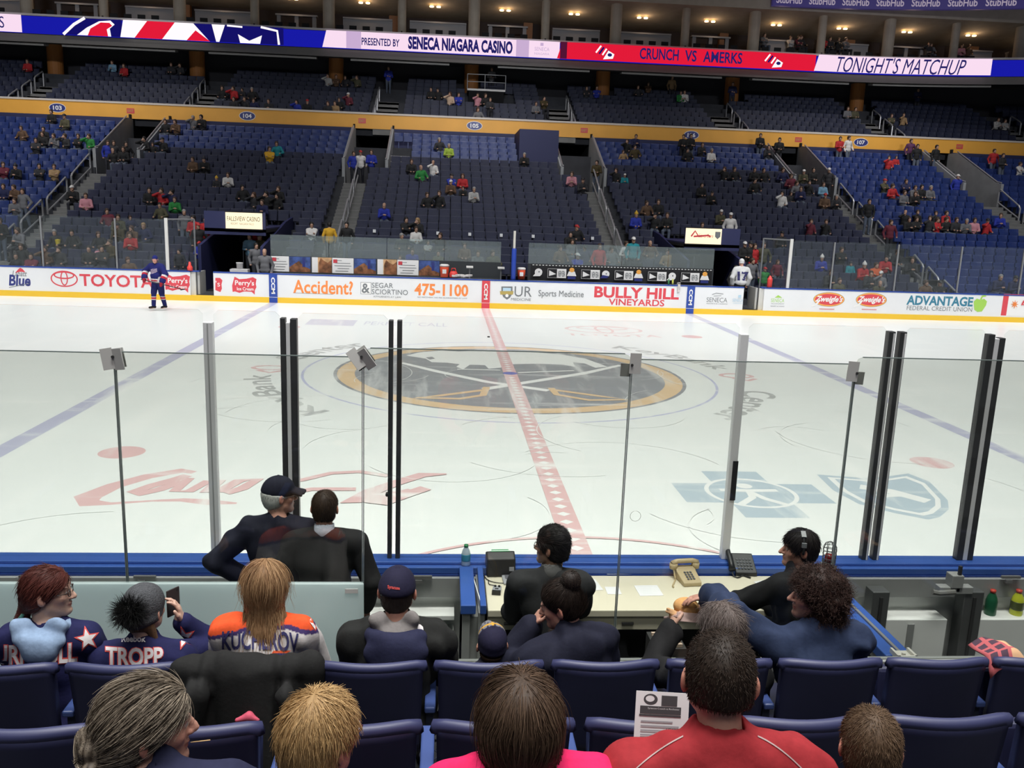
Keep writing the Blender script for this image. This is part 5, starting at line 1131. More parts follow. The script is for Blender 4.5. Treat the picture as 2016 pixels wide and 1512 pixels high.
# scorers table
t = empty('scorers_table', (0, -13.44, .1)); tag(t, 'long cream scorers table behind the near boards', 'table')
m_desk = mat('desk_cream', (.68, .64, .50), .4, noise=.03, nscale=2)
b = MB(); b.box(-1.165, 1.19, -.29, .27, .85, .9); b.build('tabletop', m_desk, t, bev=.006)
b = MB(); b.box(-1.165, 1.19, -.27, -.25, .75, .85); b.build('apron', m_desk, t)
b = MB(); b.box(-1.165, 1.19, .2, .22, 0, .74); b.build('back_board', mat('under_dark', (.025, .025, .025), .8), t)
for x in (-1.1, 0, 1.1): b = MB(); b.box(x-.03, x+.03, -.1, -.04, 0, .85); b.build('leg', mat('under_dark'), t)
for px in (1238, 1005): p = at(px, 1195, -13.72); b = MB(); b.box(p[0]-.04, p[0]+.04, -.285, -.27, .79, .805); b.build('drawer_pull', mat('rib_black'), t)
DZ = 1.0
def on_desk(px, py): return atz(px, py, DZ)
def paper(px, py, w, d, rz, lab, marks=0):
    p = on_desk(px, py); t = empty('paper_sheet', (p[0], p[1], DZ+.001), rz); tag(t, lab, 'paper', 'papers on the scorers table')
    b = MB(); b.box(-w/2, w/2, -d/2, d/2, 0, .0015); b.build('sheet', mat('paper_white', (.74, .75, .76), .7), t)
    s = Sheet()
    if marks == 1:
        s.rect(-w*.3, d*.40, w*.1, d*.46, 0); s.rect(-w*.42, d*.15, w*.42, d*.17, 1)
        for k in range(6): s.rect(-w*.38, d*.32-k*.018, w*.4, d*.325-k*.018, 1)
        s.rect(-w*.4, -d*.18, w*.4, -d*.08, 0)
    elif marks == 2:
        s.rect(-w*.42, d*.4, w*.42, d*.41, 1)
        for k in range(4): s.rect(-w*.38, d*.2-k*.03, w*.3, d*.204-k*.03, 1)
    s.build('print', lambda u, q, dd: (u, q, .0015+dd), [mat('print_pink', (.55, .16, .20), .6), mat('print_grey', (.35, .35, .38), .6)], t, .0002) if marks else None
paper(1213, 1120, .185, .20, .03, 'printed sheet with pink bands on the cream table', 1); paper(1277, 1163, .17, .17, .04, 'blank white sheet on the table left of the beige telephone', 2); paper(1207, 1163, .10, .12, 0, 'small cream note on the table between white sheets'); paper(1168, 1152, .09, .18, .15, 'white sheet beside the scorer in the charcoal jacket'); paper(1508, 1150, .13, .12, .3, 'white form beside the dark telephone', 2)
# water bottle on the blue cap
def bottle(name, x, y, z, r, h, body, cap, lab, label_col=None):
    t = empty(name, (x, y, z)); tag(t, lab, 'bottle'); 
    b = MB(); b.lathe([(0, 0), (r*.95, 0), (r, h*.04), (r, h*.55), (r*.92, h*.62), (r*.8, h*.72), (r*.42, h*.87), (r*.4, h*.9), (0, h*.9)], n=20); b.build('body', body, t, True)
    b = MB(); b.lathe([(0, h*.88), (r*.48, h*.88), (r*.48, h), (0, h)], n=16); b.build('cap', cap, t, True)
    if label_col: b = MB(); b.lathe([(r*1.02, h*.22), (r*1.03, h*.25), (r*1.03, h*.52), (r*1.02, h*.55)], n=20); b.build('label', label_col, t, True)
p = at(917, 1105, -13.12); bottle('water_bottle', p[0], -13.13, 1.066, .033, .155, mat('pet_clear', (.45, .56, .62), .12, spec=.8), mat('cap_green', (.03, .22, .08), .4), 'clear water bottle with green cap on the blue board cap', mat('label_aqua', (.06, .30, .40), .3))
for px, r, h, c1, c2, lab in ((1949, .042, .20, mat('squeeze_green', (.01, .10, .045), .35), mat('squeeze_red', (.55, .06, .04), .4), 'dark green squeeze bottle with red cap on the right ledge'), (2000, .045, .20, mat('sport_yellow', (.55, .60, .04), .25), mat('squeeze_red'), 'yellow drink bottle with red cap on the right ledge')):
    p = at(px, 1216, NY-.28); bottle('squeeze_bottle', p[0], NY-.27, zl, r, h, c1, c2, lab, mat('label_dark', (.08, .10, .03), .4) if px > 1980 else None)
p = at(883, 1318, NY-.33); bottle('squeeze_bottle', p[0]+.02, NY-.30, zL, .03, .01, mat('pet_clear'), mat('fitting_white'), 'small clear dish on the left ledge') if False else None
# console with the green display
p = on_desk(985, 1132); t = empty('timing_console', (p[0], p[1]+.03, DZ), .06); tag(t, 'black timing console with lit green display on the table', 'console')
m_cons = mat('console_black', (.012, .012, .012), .45)
b = MB(); b.prism([(-.07, 0), (.075, 0), (.075, .14), (.02, .165), (-.05, .13)], lambda u, w, d: (d, u, w), -.105, .105); b.build('case', m_cons, t, bev=.012, seg=3)
b = MB(); n_ = unit((0, -.5, 1)); b.obox((.0, .052, .1615), (.125, .018, .006), Matrix.Rotation(-.42, 3, 'X')); b.obox((0, .04, .155), (.14, .04, .004), Matrix.Rotation(-.42, 3, 'X')); b.build('display', glow('lcd_green', (.10, .85, .25), .55), t)
b = MB(); b.obox((.075, -.064, .06), (.035, .003, .03), Matrix.Rotation(-.2, 3, 'X')); b.build('sticker', mat('label_grey', (.25, .26, .28), .5), t)
p2 = on_desk(978, 1166); t = empty('control_box', (p2[0], p2[1], DZ), -.15); tag(t, 'small grey control box on a cable on the table', 'box')
b = MB(); b.box(-.03, .03, -.045, .045, 0, .03); b.build('case', mat('box_grey', (.30, .31, .33), .4), t, bev=.004); b = MB(); b.box(-.03, .03, -.05, -.03, -.0, .031); b.lathe([(0, .03), (.008, .03), (.008, .04), (0, .04)], (-.014, .025, 0), 10); b.lathe([(0, .03), (.008, .03), (.008, .04), (0, .04)], (.014, .025, 0), 10); b.box(-.012, .012, -.015, -.005, .03, .034); b.build('buttons', m_cons, t)
q = lambda px, py, dz=.006: tuple(atz(px, py, DZ+dz))
for pts, lab in ((((950, 1115), (958, 1140), (990, 1148), (1025, 1140), (1048, 1118)), 'thin black cable looping in front of the console'), (((962, 1142), (963, 1150), (975, 1153), (981, 1158)), 'thin cable leading to the small control box'), (((1018, 1100), (1035, 1108), (1042, 1118), (1030, 1130), (1000, 1146)), 'thin black cable behind the scorer with glasses')):
    b = MB(); P = [Vector(q(*z)) for z in pts]; PP = []
    for i in range(len(P)-1):
        for k in range(6): tt = k/6; a = P[max(i-1, 0)]; c_ = P[min(i+2, len(P)-1)]; u = P[i]; w = P[i+1]; PP.append(.5*((2*u)+(w-a)*tt+(2*a-5*u+4*w-c_)*tt*tt+(3*u-a-3*w+c_)*tt**3))
    PP.append(P[-1]); b.tube(PP, .003, 6); tag(b.build('cable', m_cons), lab, 'cable', 'table cables')
p = on_desk(1032, 1140); t = empty('laptop', (p[0]-.02, p[1], DZ), .05); tag(t, 'grey laptop on the table half hidden by the scorer', 'laptop')
b = MB(); b.box(-.14, .14, -.1, .1, 0, .016); b.build('base', mat('laptop_grey', (.35, .36, .38), .4), t, bev=.004); b = MB(); b.box(-.12, .12, -.03, .08, .016, .018); b.build('keyboard', mat('keys_grey', (.12, .12, .14), .5), t)
# beige push-button telephone
p = on_desk(1352, 1142); t = empty('desk_telephone', (p[0], p[1], DZ), .12); tag(t, 'beige push button desk telephone on the cream table', 'telephone')
m_bei = mat('phone_beige', (.47, .38, .22), .4)
b = MB(); b.prism([(-.115, 0), (.085, 0), (.085, .085), (.045, .085), (.02, .065), (-.115, .03)], lambda u, w, d: (d*(1.0 if u > -.1 else .92), u, w), -.075, .075); b.build('base', m_bei, t, bev=.008)
b = MB(); b.tube([(-.095, .06, .105), (-.06, .06, .125), (.06, .06, .125), (.095, .06, .105)], [.026, .018, .018, .026], 12); b.lathe([(0, -.03), (.03, -.03), (.03, .01), (0, .012)], (-.085, .06, .10), 14); b.lathe([(0, -.03), (.03, -.03), (.03, .01), (0, .012)], (.085, .06, .10), 14); b.build('handset', m_bei, t, True)
Rk = Matrix.Rotation(.255, 3, 'X'); b = MB()
for i in range(3):
    for j in range(4): b.obox((-.022+.022*i, -.075+.024*j, .0415+(.024*j)*.26), (.014, .014, .012), Rk)
b.build('keypad', mat('keys_dark', (.10, .105, .12), .5), t)
b = MB(); b.tube([(-.09+.0, .04-.012*k, .06*max(0, 1-k/4)+.006) if k < 4 else (-.09-.012*(k-4)*(1 if k < 9 else 0)-(.06 if k >= 9 else 0), -.0-.02*(k-4), .007) for k in range(11)], .006, 6); b.build('cord', m_bei, t)
# dark telephone
p = on_desk(1455, 1125); t = empty('desk_telephone', (p[0], p[1], DZ), -.05); tag(t, 'black office telephone on the table beside the headset man', 'telephone')
m_blk = mat('phone_black', (.014, .015, .017), .4)
b = MB(); b.prism([(-.09, 0), (.09, 0), (.09, .11), (.075, .115), (-.09, .03)], lambda u, w, d: (d, u, w), -.05, .11); b.build('base', m_blk, t, bev=.006)
b = MB(); b.tube([(-.08, -.09, .05), (-.08, -.04, .085), (-.08, .06, .135), (-.08, .10, .135)], [.026, .019, .019, .026], 12); b.build('handset', m_blk, t, True)
b = MB(); Rk = Matrix.Rotation(.45, 3, 'X')
for i in range(5):
    for j in range(4): b.obox((-.02+.024*i, -.055+.026*j, .05+.0125*j), (.015, .014, .008), Rk)
b.build('keypad', mat('keys_slate', (.06, .065, .075), .5), t)
b = MB(); b.tube([(-.08, -.09, .03)]+[(-.07+.02*k, -.11-.02*math.sin(k*1.3), .008) for k in range(7)], .0055, 6); b.build('cord', m_blk, t)
p = on_desk(1500, 1172); b = MB(); b.box(-.035, .035, -.05, .05, 0, .012); o = b.build('hand_radio', m_blk, bev=.004); o.location = (p[0]-.02, p[1]+.01, DZ); o.rotation_euler = (0, 0, .5); tag(o, 'small black radio on the table under the headset man', 'radio')
for px, py, lab in ((1285, 1118, 'small grey desk plug behind the white sheet'), (1523, 1122, 'small brown plug beside the black telephone')):
    p = on_desk(px, py); b = MB(); b.lathe([(0, 0), (.02, 0), (.015, .02), (0, .022)], (p[0], p[1], DZ), 12); b.tube([(p[0], p[1], DZ+.012), (p[0]+.05, p[1]-.01, DZ+.008), (p[0]+.11, p[1]-.005, DZ+.006)], .004, 6); tag(b.build('cable_plug', mat('plug_brown', (.16, .12, .08), .5)), lab, 'plug', 'desk plugs')
# caged red goal lamp on its grey bracket
p = at(1630, 1118, -13.3); t = empty('caged_lamp', (p[0], -13.3, 1.0)); tag(t, 'red signal lamp in a wire cage at the end of the table', 'lamp')
z = p[2]-1.0
b = MB(); b.box(-.045, .045, -.045, .045, -.2, z+.03); b.build('junction_box', m_gback, t, bev=.004)
b = MB(); b.lathe([(0, z+.03), (.04, z+.03), (.04, z+.05), (0, z+.05)], n=16); b.build('collar', m_steel, t)
b = MB(); b.lathe([(0, z+.05), (.03, z+.05), (.033, z+.08), (.028, z+.105), (0, z+.11)], n=16); b.build('lens', mat('lens_red', (.22, .015, .015), .2), t, True)
b = MB()
for k in range(8):
    a = 2*PI*k/8; c_, s_ = math.cos(a), math.sin(a); b.tube([(.046*c_, .046*s_, z+.04), (.048*c_, .048*s_, z+.16), (.034*c_, .034*s_, z+.19), (.004*c_, .004*s_, z+.205)], .0028, 5)
for h, r in ((.05, .047), (.08, .048), (.11, .048), (.14, .048), (.165, .046)): b.tube([(r*math.cos(2*PI*k/20), r*math.sin(2*PI*k/20), z+h) for k in range(20)], .0025, 5, closed=True)
b.build('wire_cage', m_steel, t)
b = MB(); b.box(p[0]-.06, p[0]+.13, -13.4, -13.16, .96, .985); tag(b.build('bracket_plate', m_wback), 'white plate under the caged signal lamp', 'plate')
# under the table: striped slats and a dark mat
p = at(1320, 1265, -14.2); b = MB()
for k in range(5): b.box(-.10, .06, -.06+.036*k, -.06+.036*k+.018, 0, .02)
o = b.build('slatted_grate', mat('grate_tan', (.55, .42, .33), .6)); o.location = (p[0], -14.2, p[2]); b = MB(); b.box(-.12, .08, -.08, .14, .1-p[2], 0); b.build('grate_box', mat('under_dark'), o); tag(o, 'tan slatted grate on a dark box under the scorers table', 'grate')
b = MB(); p = at(865, 1285, -13.5); b.box(p[0]-.08, p[0]+.06, -13.56, -13.52, .1, p[2]+.05); tag(b.build('white_board', m_wback), 'white sheet leaning under the left ledge', 'board')

# =================================================================== near seats
m_sb = mat('near_seat_shell', (.020, .022, .060), .45, noise=.08, nscale=6); m_rim_lit = mat('near_seat_rim_lit', (.036, .040, .105), .45); m_arm = mat('near_armrest', (.045, .075, .22), .35); m_leg = mat('near_seat_leg', (.03, .035, .06), .5, .3)
def back_pt(u, v):
    """u across -1..1, v up 0..1 -> the middle sheet of the curved back"""
    y = -.052*(1-u*u)*(.4+.6*v); w = .236*(.94+.06*v)*u; z = .40+.47*v-(.012*u**6 if v > .9 else 0); return w, y-.045*v+.02, z
def near_seat(folded):
    t = empty('arena_seat'); n, m = 14, 10; b = MB(); th = .022
    fr = []; bk = []
    for j in range(m+1):
        for i in range(n+1):
            x, y, z = back_pt(-1+2*i/n, j/m); fr.append((x, y+th, z)); bk.append((x, y-th, z))
    N = (n+1)*(m+1); f = []
    for j in range(m):
        for i in range(n): a = j*(n+1)+i; f += [(a, a+1, a+n+2, a+n+1), (N+a, N+a+n+1, N+a+n+2, N+a+1)]
    for j in range(m):
        for i in (0, n): a = j*(n+1)+i; f.append((a, a+n+1, N+a+n+1, N+a))
    for i in range(n): f.append((i, N+i, N+i+1, i+1)); a = m*(n+1)+i; f.append((a, a+1, N+a+1, N+a))
    b.add(fr+bk, f); b.build('seat_back', m_sb, t, True)
    b = MB(); P = []
    for i in range(n+1): x, y, z = back_pt(-1+2*i/n, 1); P.append((x, y, z))
    b.tube([back_pt(-1, .96)]+P+[back_pt(1, .96)], .0245, 8); b.build('rim', m_rim_lit, t, True)  # top edge of the shell, light from above put into its paler blue
    b = MB()
    if folded: b.obox((0, .13, .55), (.42, .07, .38), Matrix.Rotation(-.12, 3, 'X'))
    else: b.obox((0, .25, .43), (.44, .42, .07), Matrix.Rotation(.05, 3, 'X'))
    b.build('seat_pan', m_sb, t, bev=.02)
    for x in (-.268,):
        b = MB(); b.obox((x, .16, .615), (.052, .34, .03)); b.build('armrest', m_arm, t, bev=.008)
        b = MB(); b.obox((x, .06, .275), (.035, .07, .67)); b.obox((x, .1, -.05), (.05, .2, .03)); b.build('leg', m_leg, t)
        b = MB(); c_ = (x, -.10, .45); b.tube([(c_[0]+.042*math.cos(2*PI*k/20), c_[1]+.042*math.sin(2*PI*k/20), c_[2]) for k in range(20)], .0035, 6, closed=True); b.tube([(x, -.058, .45), (x, -.03, .46), (x, .03, .50)], .0035, 6)
        b.tube([(x-.042, -.10, .45), (x-.03, -.10, .37), (x+.03, -.10, .37), (x+.042, -.10, .45)], .003, 6); b.build('cup_holder', mat('wire_dark', (.06, .065, .10), .4, .6), t)
    return t
ROWS = ((-15.38, .70, 1), (-16.28, .98, 1), (-17.30, 1.26, 0))
PF, PO = near_seat(True), near_seat(False); used = {}
COLS = [-3.96, -3.42, -2.88, -2.335, -1.79, -1.253, -.71, -.168, .372, .905, 1.44, 1.98]
near_who = {(0, 1): 'under the woman with the reddish ponytail', (0, 2): 'under the person in the grey bobble hat', (0, 3): 'under the hanging black coat', (0, 4): 'under the man in the navy cap', (0, 5): 'behind the capped child', (0, 6): 'behind the woman with the dark bun', (0, 7): 'behind the tall man in red', (0, 8): 'under the curly haired man', (0, 9): 'beside the white corner fitting', (0, 10): 'with the red patterned cloth'}
for r, (y, z, ok) in enumerate(ROWS):
    for c_, x in enumerate(COLS):
        occ = (r == 0 and c_ in (1, 2, 3, 4, 6, 7, 8)) or r == 2
        if r == 2 and not (2 <= c_ <= 8): continue
        src = PO if occ else PF
        k = 'o' if occ else 'f'
        if k not in used: o = src; used[k] = 1
        else: o = dup(src)
        o.location = (x, y, z)
        lab = f'navy seat in the {["first", "second", "third"][r]} near row, '+(near_who.get((r, c_)) if r == 0 and (r, c_) in near_who else f'{ordinal(c_+1)} from the left')
        tag(o, lab, 'seat', 'near seats, %s row' % ['first', 'second', 'third'][r])
# red patterned cloth over a seat corner
p = at(1965, 1285, -15.36); n = 12; V = []; F = []
for j in range(n+1):
    for i in range(n+1):
        u, w = i/n, j/n; V.append((-.07+.2*u, -.06+.20*w, .02+.035*math.sin(u*3)*(1-w)-(.08*max(.25-w, 0)*4)-.03*(abs(u-.5)*2)**2+.008*math.sin(9*u+5*w)))
b = MB(); b.add(V, [(j*(n+1)+i, j*(n+1)+i+1, (j+1)*(n+1)+i+1, (j+1)*(n+1)+i) for j in range(n) for i in range(n)], 0)
for i in range(len(b.f)): u, w = (i % n)/n, (i//n)/n; b.m[i] = 0 if (int(u*n) % 3 == 0 or int(w*n) % 3 == 0) and u < .7 else 1 if u < .55 else 2
o = b.build('patterned_cloth', [mat('cloth_red', (.42, .09, .10), .9), mat('cloth_plum', (.06, .03, .05), .9), mat('cloth_tan', (.60, .36, .20), .9)], smooth=True); o.location = (p[0], -15.37, p[2]-.01); m_ = o.modifiers.new('thick', 'SOLIDIFY'); m_.thickness = .008
tag(o, 'red and tan patterned cloth draped over a seat corner at right', 'cloth')
# black coat hung over a seat back
B = Prims(); cx = -2.335
for k in range(7):
    u = -1+k/3; B.cap((u*.27, -.03-.03*(1-u*u), .86+.015*math.sin(k*2)), (u*.29, -.10-.02*math.cos(k*1.7), .34+.05*math.sin(k*2.3)), .052, .060, .05); B.cap((u*.27, -.02, .87), (u*.25, .06, .75), .045, .04, .04)
B.cap((-.27, -.02, .88), (.27, -.02, .88), .05, .05, .04); B.cap((.18, -.12, .8), (.33, -.14, .42), .06, .05, .03); B.cap((-.2, -.12, .8), (-.3, -.15, .45), .06, .05, .03)
o = garment(None, 'draped_coat', B, solid((.0125, .0125, .0125)), .010, .009, None, None, (1.2, .8, .22)); o.location = (cx, -15.40, .685); tag(o, 'black coat hung over the seat back below the orange jersey', 'coat')
p = at(480, 1418, -15.55); B = Prims(); B.cap((0, 0, 0), (.05, .01, .012), .014, .018, .01); B.cap((.05, .01, .012), (.09, 0, 0), .016, .008, .01); o = garment(None, 'pink_cloth', B, solid((.62, .10, .16)), .006, .003); o.location = (p[0]-.03, -15.55, p[2]); tag(o, 'small pink cloth poking out under the black coat', 'cloth')
# =================================================================== people near the camera
SK = {'fair': (.50, .30, .22), 'pink': (.52, .27, .20), 'tan': (.40, .235, .16), 'light': (.54, .345, .265)}
def near_person(label, px, py, Yh, floor, s=1.0, skin='fair', brow=(.05, .03, .02), beard=0, h=.0065, hands=(), lip=None, legs=True, nose=1.0, tgt=None, **ja):
    hd = at(px, py, Yh); pose = ja.get('pose', 'sit'); J = joints(**ja)
    if pose == 'sit': ja['hz'] = .46+((hd[2]-floor)/s-J['head'][2]); J = joints(**ja)
    else: s = (hd[2]-floor)/J['head'][2]
    root = np.array((hd[0]-J['head'][0]*s, hd[1]-J['head'][1]*s, floor))
    if tgt:
        for n, P in tgt.items(): ja['w'+n] = (np.array(P)-root)/s
        J = joints(**ja)
    B = Prims(); torso(B, J, -.016)
    for n in 'rl': arm(B, J, n, -.007); leg(B, J, n, foot=True)
    head_prims(B, J['head'], J['Rh'], 1.0, 0, True, nose, J['nb']+J['Rt']@np.array((0, 0, -.03)))
    hs = dict(hands)
    for n in 'rl':
        d, nrm, side, curl = hs.get(n, ((J['w'+n]-J['e'+n]), (0, 0, 1), -1 if n == 'r' else 1, .5)); hand(B, J['w'+n], d, nrm, side, curl)
    V, F = surface(B, h); ft = face_tint(J['head'], J['Rh'], 1.0, SK[skin], brow, lip, beard)
    o = link('person', raw_mesh('person', V, F, m_skin, ft(V))); o.location = root; o.scale = (s, s, s); tag(o, label, 'person'); o['floor'] = float(floor)
    J['root'] = root; J['s'] = s; return o, J
def local(J, P): return (np.array(P, float)-J['root'])/J['s']
def top(o, J, tint, t=.016, nk=.035, h=.010, amp=.005, name='jacket', m=None, label=None, extra=None, neck=.072, hem=True, sl=.93, fl=.012, k=.035):
    B = Prims(); torso(B, J, t, k=k)
    for n in 'rl': arm(B, J, n, t*.8, 0, sl, fl)
    B.cap(J['nb']+J['Rt']@np.array((0, 0, -.03)), J['nb']+J['Rt']@np.array((0, .012, nk)), .066, .064, .02)
    if extra: extra(B)
    B.cap(J['nb']+J['Rt']@np.array((0, .02, .055)), J['nb']+J['Rt']@np.array((0, .05, .20)), .060, .08, .01, True)
    return garment(o, name, B, tint, h, amp, m, label)
def pants(o, J, col, t=.012):
    B = Prims(); B.ell(J['T'](0, 0, -.02), (.172+t, .132+t, .12), J['Rt'], .03)
    for n in 'rl': leg(B, J, n, t, 0, False, .95)
    garment(o, 'trousers', B, solid(col), .013, .004)
    B = Prims()
    for n in 'rl': B.cap(J['a'+n]-np.array((0, .04, .04)), J['t'+n]+np.array((0, .02, .0)), .048, .036, .02)
    garment(o, 'shoes', B, solid((.02, .02, .022)), .012, 0)
def cap_hat(o, J, tint, brim=True, name='cap', rot=0.0, up=.0, low=.028):
    c, R = J['head'], J['Rh']@rotm(rot); H = lambda x, y, z: c+R@np.array((x, y, z)); B = Prims()
    B.ell(H(0, -.012, .048+up), (.086, .108, .092), R, .01); B.ell(H(0, -.03, low-.0), (.084, .092, .06), R, .02); B.cut(H(0, -.10, low+up), R@np.array((0, -.12, -1.0)), .008)
    if brim:
        for i in range(-3, 4): u = i/3; B.cap(H(u*.055, .075, .046+up-.010*u*u), H(u*.052, .165-.035*u*u, .030+up-.020*u*u), .012, .008, .02)
    B.ell(H(0, -.015, .140+up), (.010, .010, .007), R, .004)
    V, F = surface(B, .006); L = (V-c)@R; return link(name, raw_mesh(name, V, F, m_cloth, tint(L)), o)
def glasses(o, J, col, name='glasses', thick=.0022):
    c, R = J['head'], J['Rh']; H = lambda x, y, z: tuple(c+R@np.array((x, y, z))); b = MB()
    for q in (-1, 1):
        b.tube([H(q*.033+.024*math.cos(a), .101-.006*abs(math.cos(a)), .002+.017*math.sin(a)) for a in [2*PI*k/18 for k in range(18)]], thick, 6, closed=True); b.tube([H(q*.057, .098, .008), H(q*.074, .06, .008), H(q*.081, .0, .006), H(q*.080, -.02, -.01)], thick, 6)
    b.tube([H(-.010, .106, .004), H(.010, .106, .004)], thick, 6); return b.build(name, mat('spectacle_'+str(col), col, .3), o, True)
def to_world(o): bpy.context.view_layer.update()
def letters(o, J, g, t, x0, y0, x1, y1, inner, outer=None, tilt=0, curve=0, name='lettering', bold=.03):
    if outer: lay_text(g, g, J, t, x0-1.5, y0-1.5, x1+1.5, y1+1.5, outer, name+'_edge', bold+.05, tilt, .0035, curve)
    return lay_text(g, g, J, t, x0, y0, x1, y1, inner, name, bold, tilt, .0075, curve)
def star(J, g, px, py, r, rot=0.0):
    c_, s_ = math.cos(rot), math.sin(rot); P = [(.5+(x-.5)*c_-(y-.5)*s_, .5+(x-.5)*s_+(y-.5)*c_) for x, y in STAR]
    for k, m, off in ((1.0, i_red, .0035), (.76, i_white, .0075)): lay_text(g, g, J, [shape_item(P)], px-r*k, py-r*k, px+r*k, py+r*k, m, 'star' if k < 1 else 'star_edge', off=off)
i_white = mat('thread_white', (.66, .62, .62), .8); i_red = mat('thread_red', (.60, .07, .06), .8); i_navy = mat('thread_navy', (.03, .03, .12), .8); i_or = mat('thread_orange', (.75, .10, .03), .8); i_grey = mat('thread_grey', (.42, .30, .29), .8)
ROW1 = .63; NAVY = (.012, .013, .062); BLK = (.012, .012, .013)
# ---- woman with the reddish ponytail
o, J = near_person('woman with reddish brown ponytail and glasses in a navy star jersey, facing right', 96, 1166, -15.12, ROW1, .97, 'light', (.06, .02, .015), yaw=1.35, roll=-.03, lean=.12, sw=.178, neck=(.0, .01, 0))
def hood(B, J, w=.125, dz=.470, dep=.055, hh=.070, y=-.100):
    T, Rt = J['T'], J['Rt']; B.ell(T(0, y, dz), (w, dep, hh), Rt, .03); B.ell(T(0, y-.005, dz-.06), (w*.72, dep*.9, hh*.8), Rt, .03)
    for q in (-1, 1): B.cap(T(q*w*.75, -.08, dz+.06), T(q*.075, .05, .475), .038, .03, .03)
    B.cap(T(-w*.55, y+.02, dz+.075), T(w*.55, y+.02, dz+.075), .034, .034, .03); B.ell(T(0, -.035, dz+.12), (w*.72, .055, .075), Rt, .02, True)
g = top(o, J, solid(NAVY), name='jersey', extra=None, amp=.006)
B = Prims(); hood(B, J); garment(o, 'hood', B, solid((.26, .36, .52)), .008, .009, label='light blue sweatshirt hood')
letters(o, J, g, 'TURNBULL', -34, 1270, 152, 1309, i_white, i_red, -4, -3)
star(J, g, 172, 1258, 27, .2); star(J, g, -8, 1262, 24)
pants(o, J, (.02, .02, .04))
def tail(B, H):
    B.ell(H(0, -.085, -.03), (.045, .035, .05), J['Rh'], .03); B.cap(H(0, -.10, -.05), H(-.01, -.13, -.15), .030, .034, .02); B.cap(H(-.01, -.13, -.15), H(-.01, -.13, -.20), .034, .014, .02)
make_hair(o, J['head'], J['Rh'], 1, (.075, .018, .014), (.13, .04, .03), .016, .030, 1.05, -.075, extra=tail, fld=lambda L, t: np.array((0, -.10, -.06))-L, n=1700, length=.06, lift=.02, seed=2)
b = MB(); H = lambda x, y, z: tuple(J['head']+J['Rh']@np.array((x, y, z))); b.tube([H(.032*math.cos(a), -.118+.010*math.sin(a), -.10+.032*math.sin(a)*.4) for a in [2*PI*k/14 for k in range(14)]], .010, 6, closed=True); b.build('hair_tie', mat('tie_teal', (.05, .16, .13), .8), o, True)
glasses(o, J, (.02, .012, .01))
# ---- person in the bobble hat, holding up a telephone
o, J = near_person('person in grey knit bobble hat and navy star jersey, holding a phone up', 286, 1200, -15.12, ROW1, .96, 'light', yaw=.30, lean=.10, wr=(.135, .19, .99), pr=(.6, -.2, -1), hands={'r': ((-.12, .05, 1), (.9, .3, 0), -1, .45)}.items())
J['wr'] = J['wr']; g = top(o, J, solid(NAVY), name='jersey', amp=.006); pants(o, J, (.02, .02, .04))
letters(o, J, g, 'TROPP', 208, 1275, 321, 1312, i_white, i_red, 1, -2)
lay_text(g, g, J, 'Reebok', 239, 1251, 287, 1264, i_white, 'brand_tag', .03)
star(J, g, 363, 1256, 25, .3); star(J, g, 204, 1258, 19)
c, R = J['head'], J['Rh']; H = lambda x, y, z: c+R@np.array((x, y, z)); B = Prims(); B.ell(H(0, -.018, .035), (.093, .116, .108), R, .01); B.ell(H(0, -.03, -.02), (.090, .108, .05), R, .02); B.cut(H(0, -.06, -.05), R@np.array((0, .30, -1)), .01); B.cut(H(0, .082, .03), R@np.array((0, 1, -.1)), .02)
V, F = surface(B, .006, folds(.0015, (2, 2, .3))); hat = link('bobble_hat', raw_mesh('bobble_hat', V, F, m_knit, np.tile((.075, .078, .085), (len(V), 1))), o)
B = Prims(); pc = H(.012, -.135, .050); B.ell(pc, (.045, .045, .045), None, .01); V, F = surface(B, .008); N = normals_of(V, F); rs = np.random.RandomState(4); i = rs.choice(len(V), 1500)
v2, f2 = strand_mesh(V[i], N[i], lambda P, t: (P-pc)*12+np.array((0, -.1, -.35*t)), .055*rs.uniform(.5, 1.25, 1500), .0012, 4, .3, .35, 5); link('bobble', raw_mesh('bobble', np.concatenate([V, v2]), np.concatenate([F, f2+len(V)]), m_hair, np.tile((.006, .006, .006), (len(V)+len(v2), 1))), hat)
make_hair(o, c, R, 1, (.16, .09, .05), (.26, .15, .08), .006, .0, 1.0, -.16, extra=lambda B, H: (B.cap(H(.055, -.05, -.06), H(.075, -.03, -.15), .026, .014, .02), B.cap(H(-.02, -.06, -.06), H(-.02, -.06, -.09), .035, .016, .02)), fld=lambda L, t: np.zeros_like(L)+np.array((0, 0, -1.)), n=500, length=.04, lift=0, jit=.08, seed=3)
w_ = J['wr']; t = empty('mobile_phone', tuple(J['root']+(w_+np.array((-.055, .07, .075)))*J['s']), 1.0); b = MB(); b.box(-.038, .038, -.004, .004, -.07, .07); b.build('phone_case', mat('phone_case', (.03, .02, .02), .4), t, bev=.003); b = MB(); b.lathe([(0, 0), (.006, 0), (.006, .002), (0, .002)], (.024, -.004, .055), 10, R=Matrix.Rotation(PI/2, 3, 'X')); b.build('camera_lens', m_cons, t); tag(t, 'dark mobile phone held up by the person in the bobble hat', 'phone')
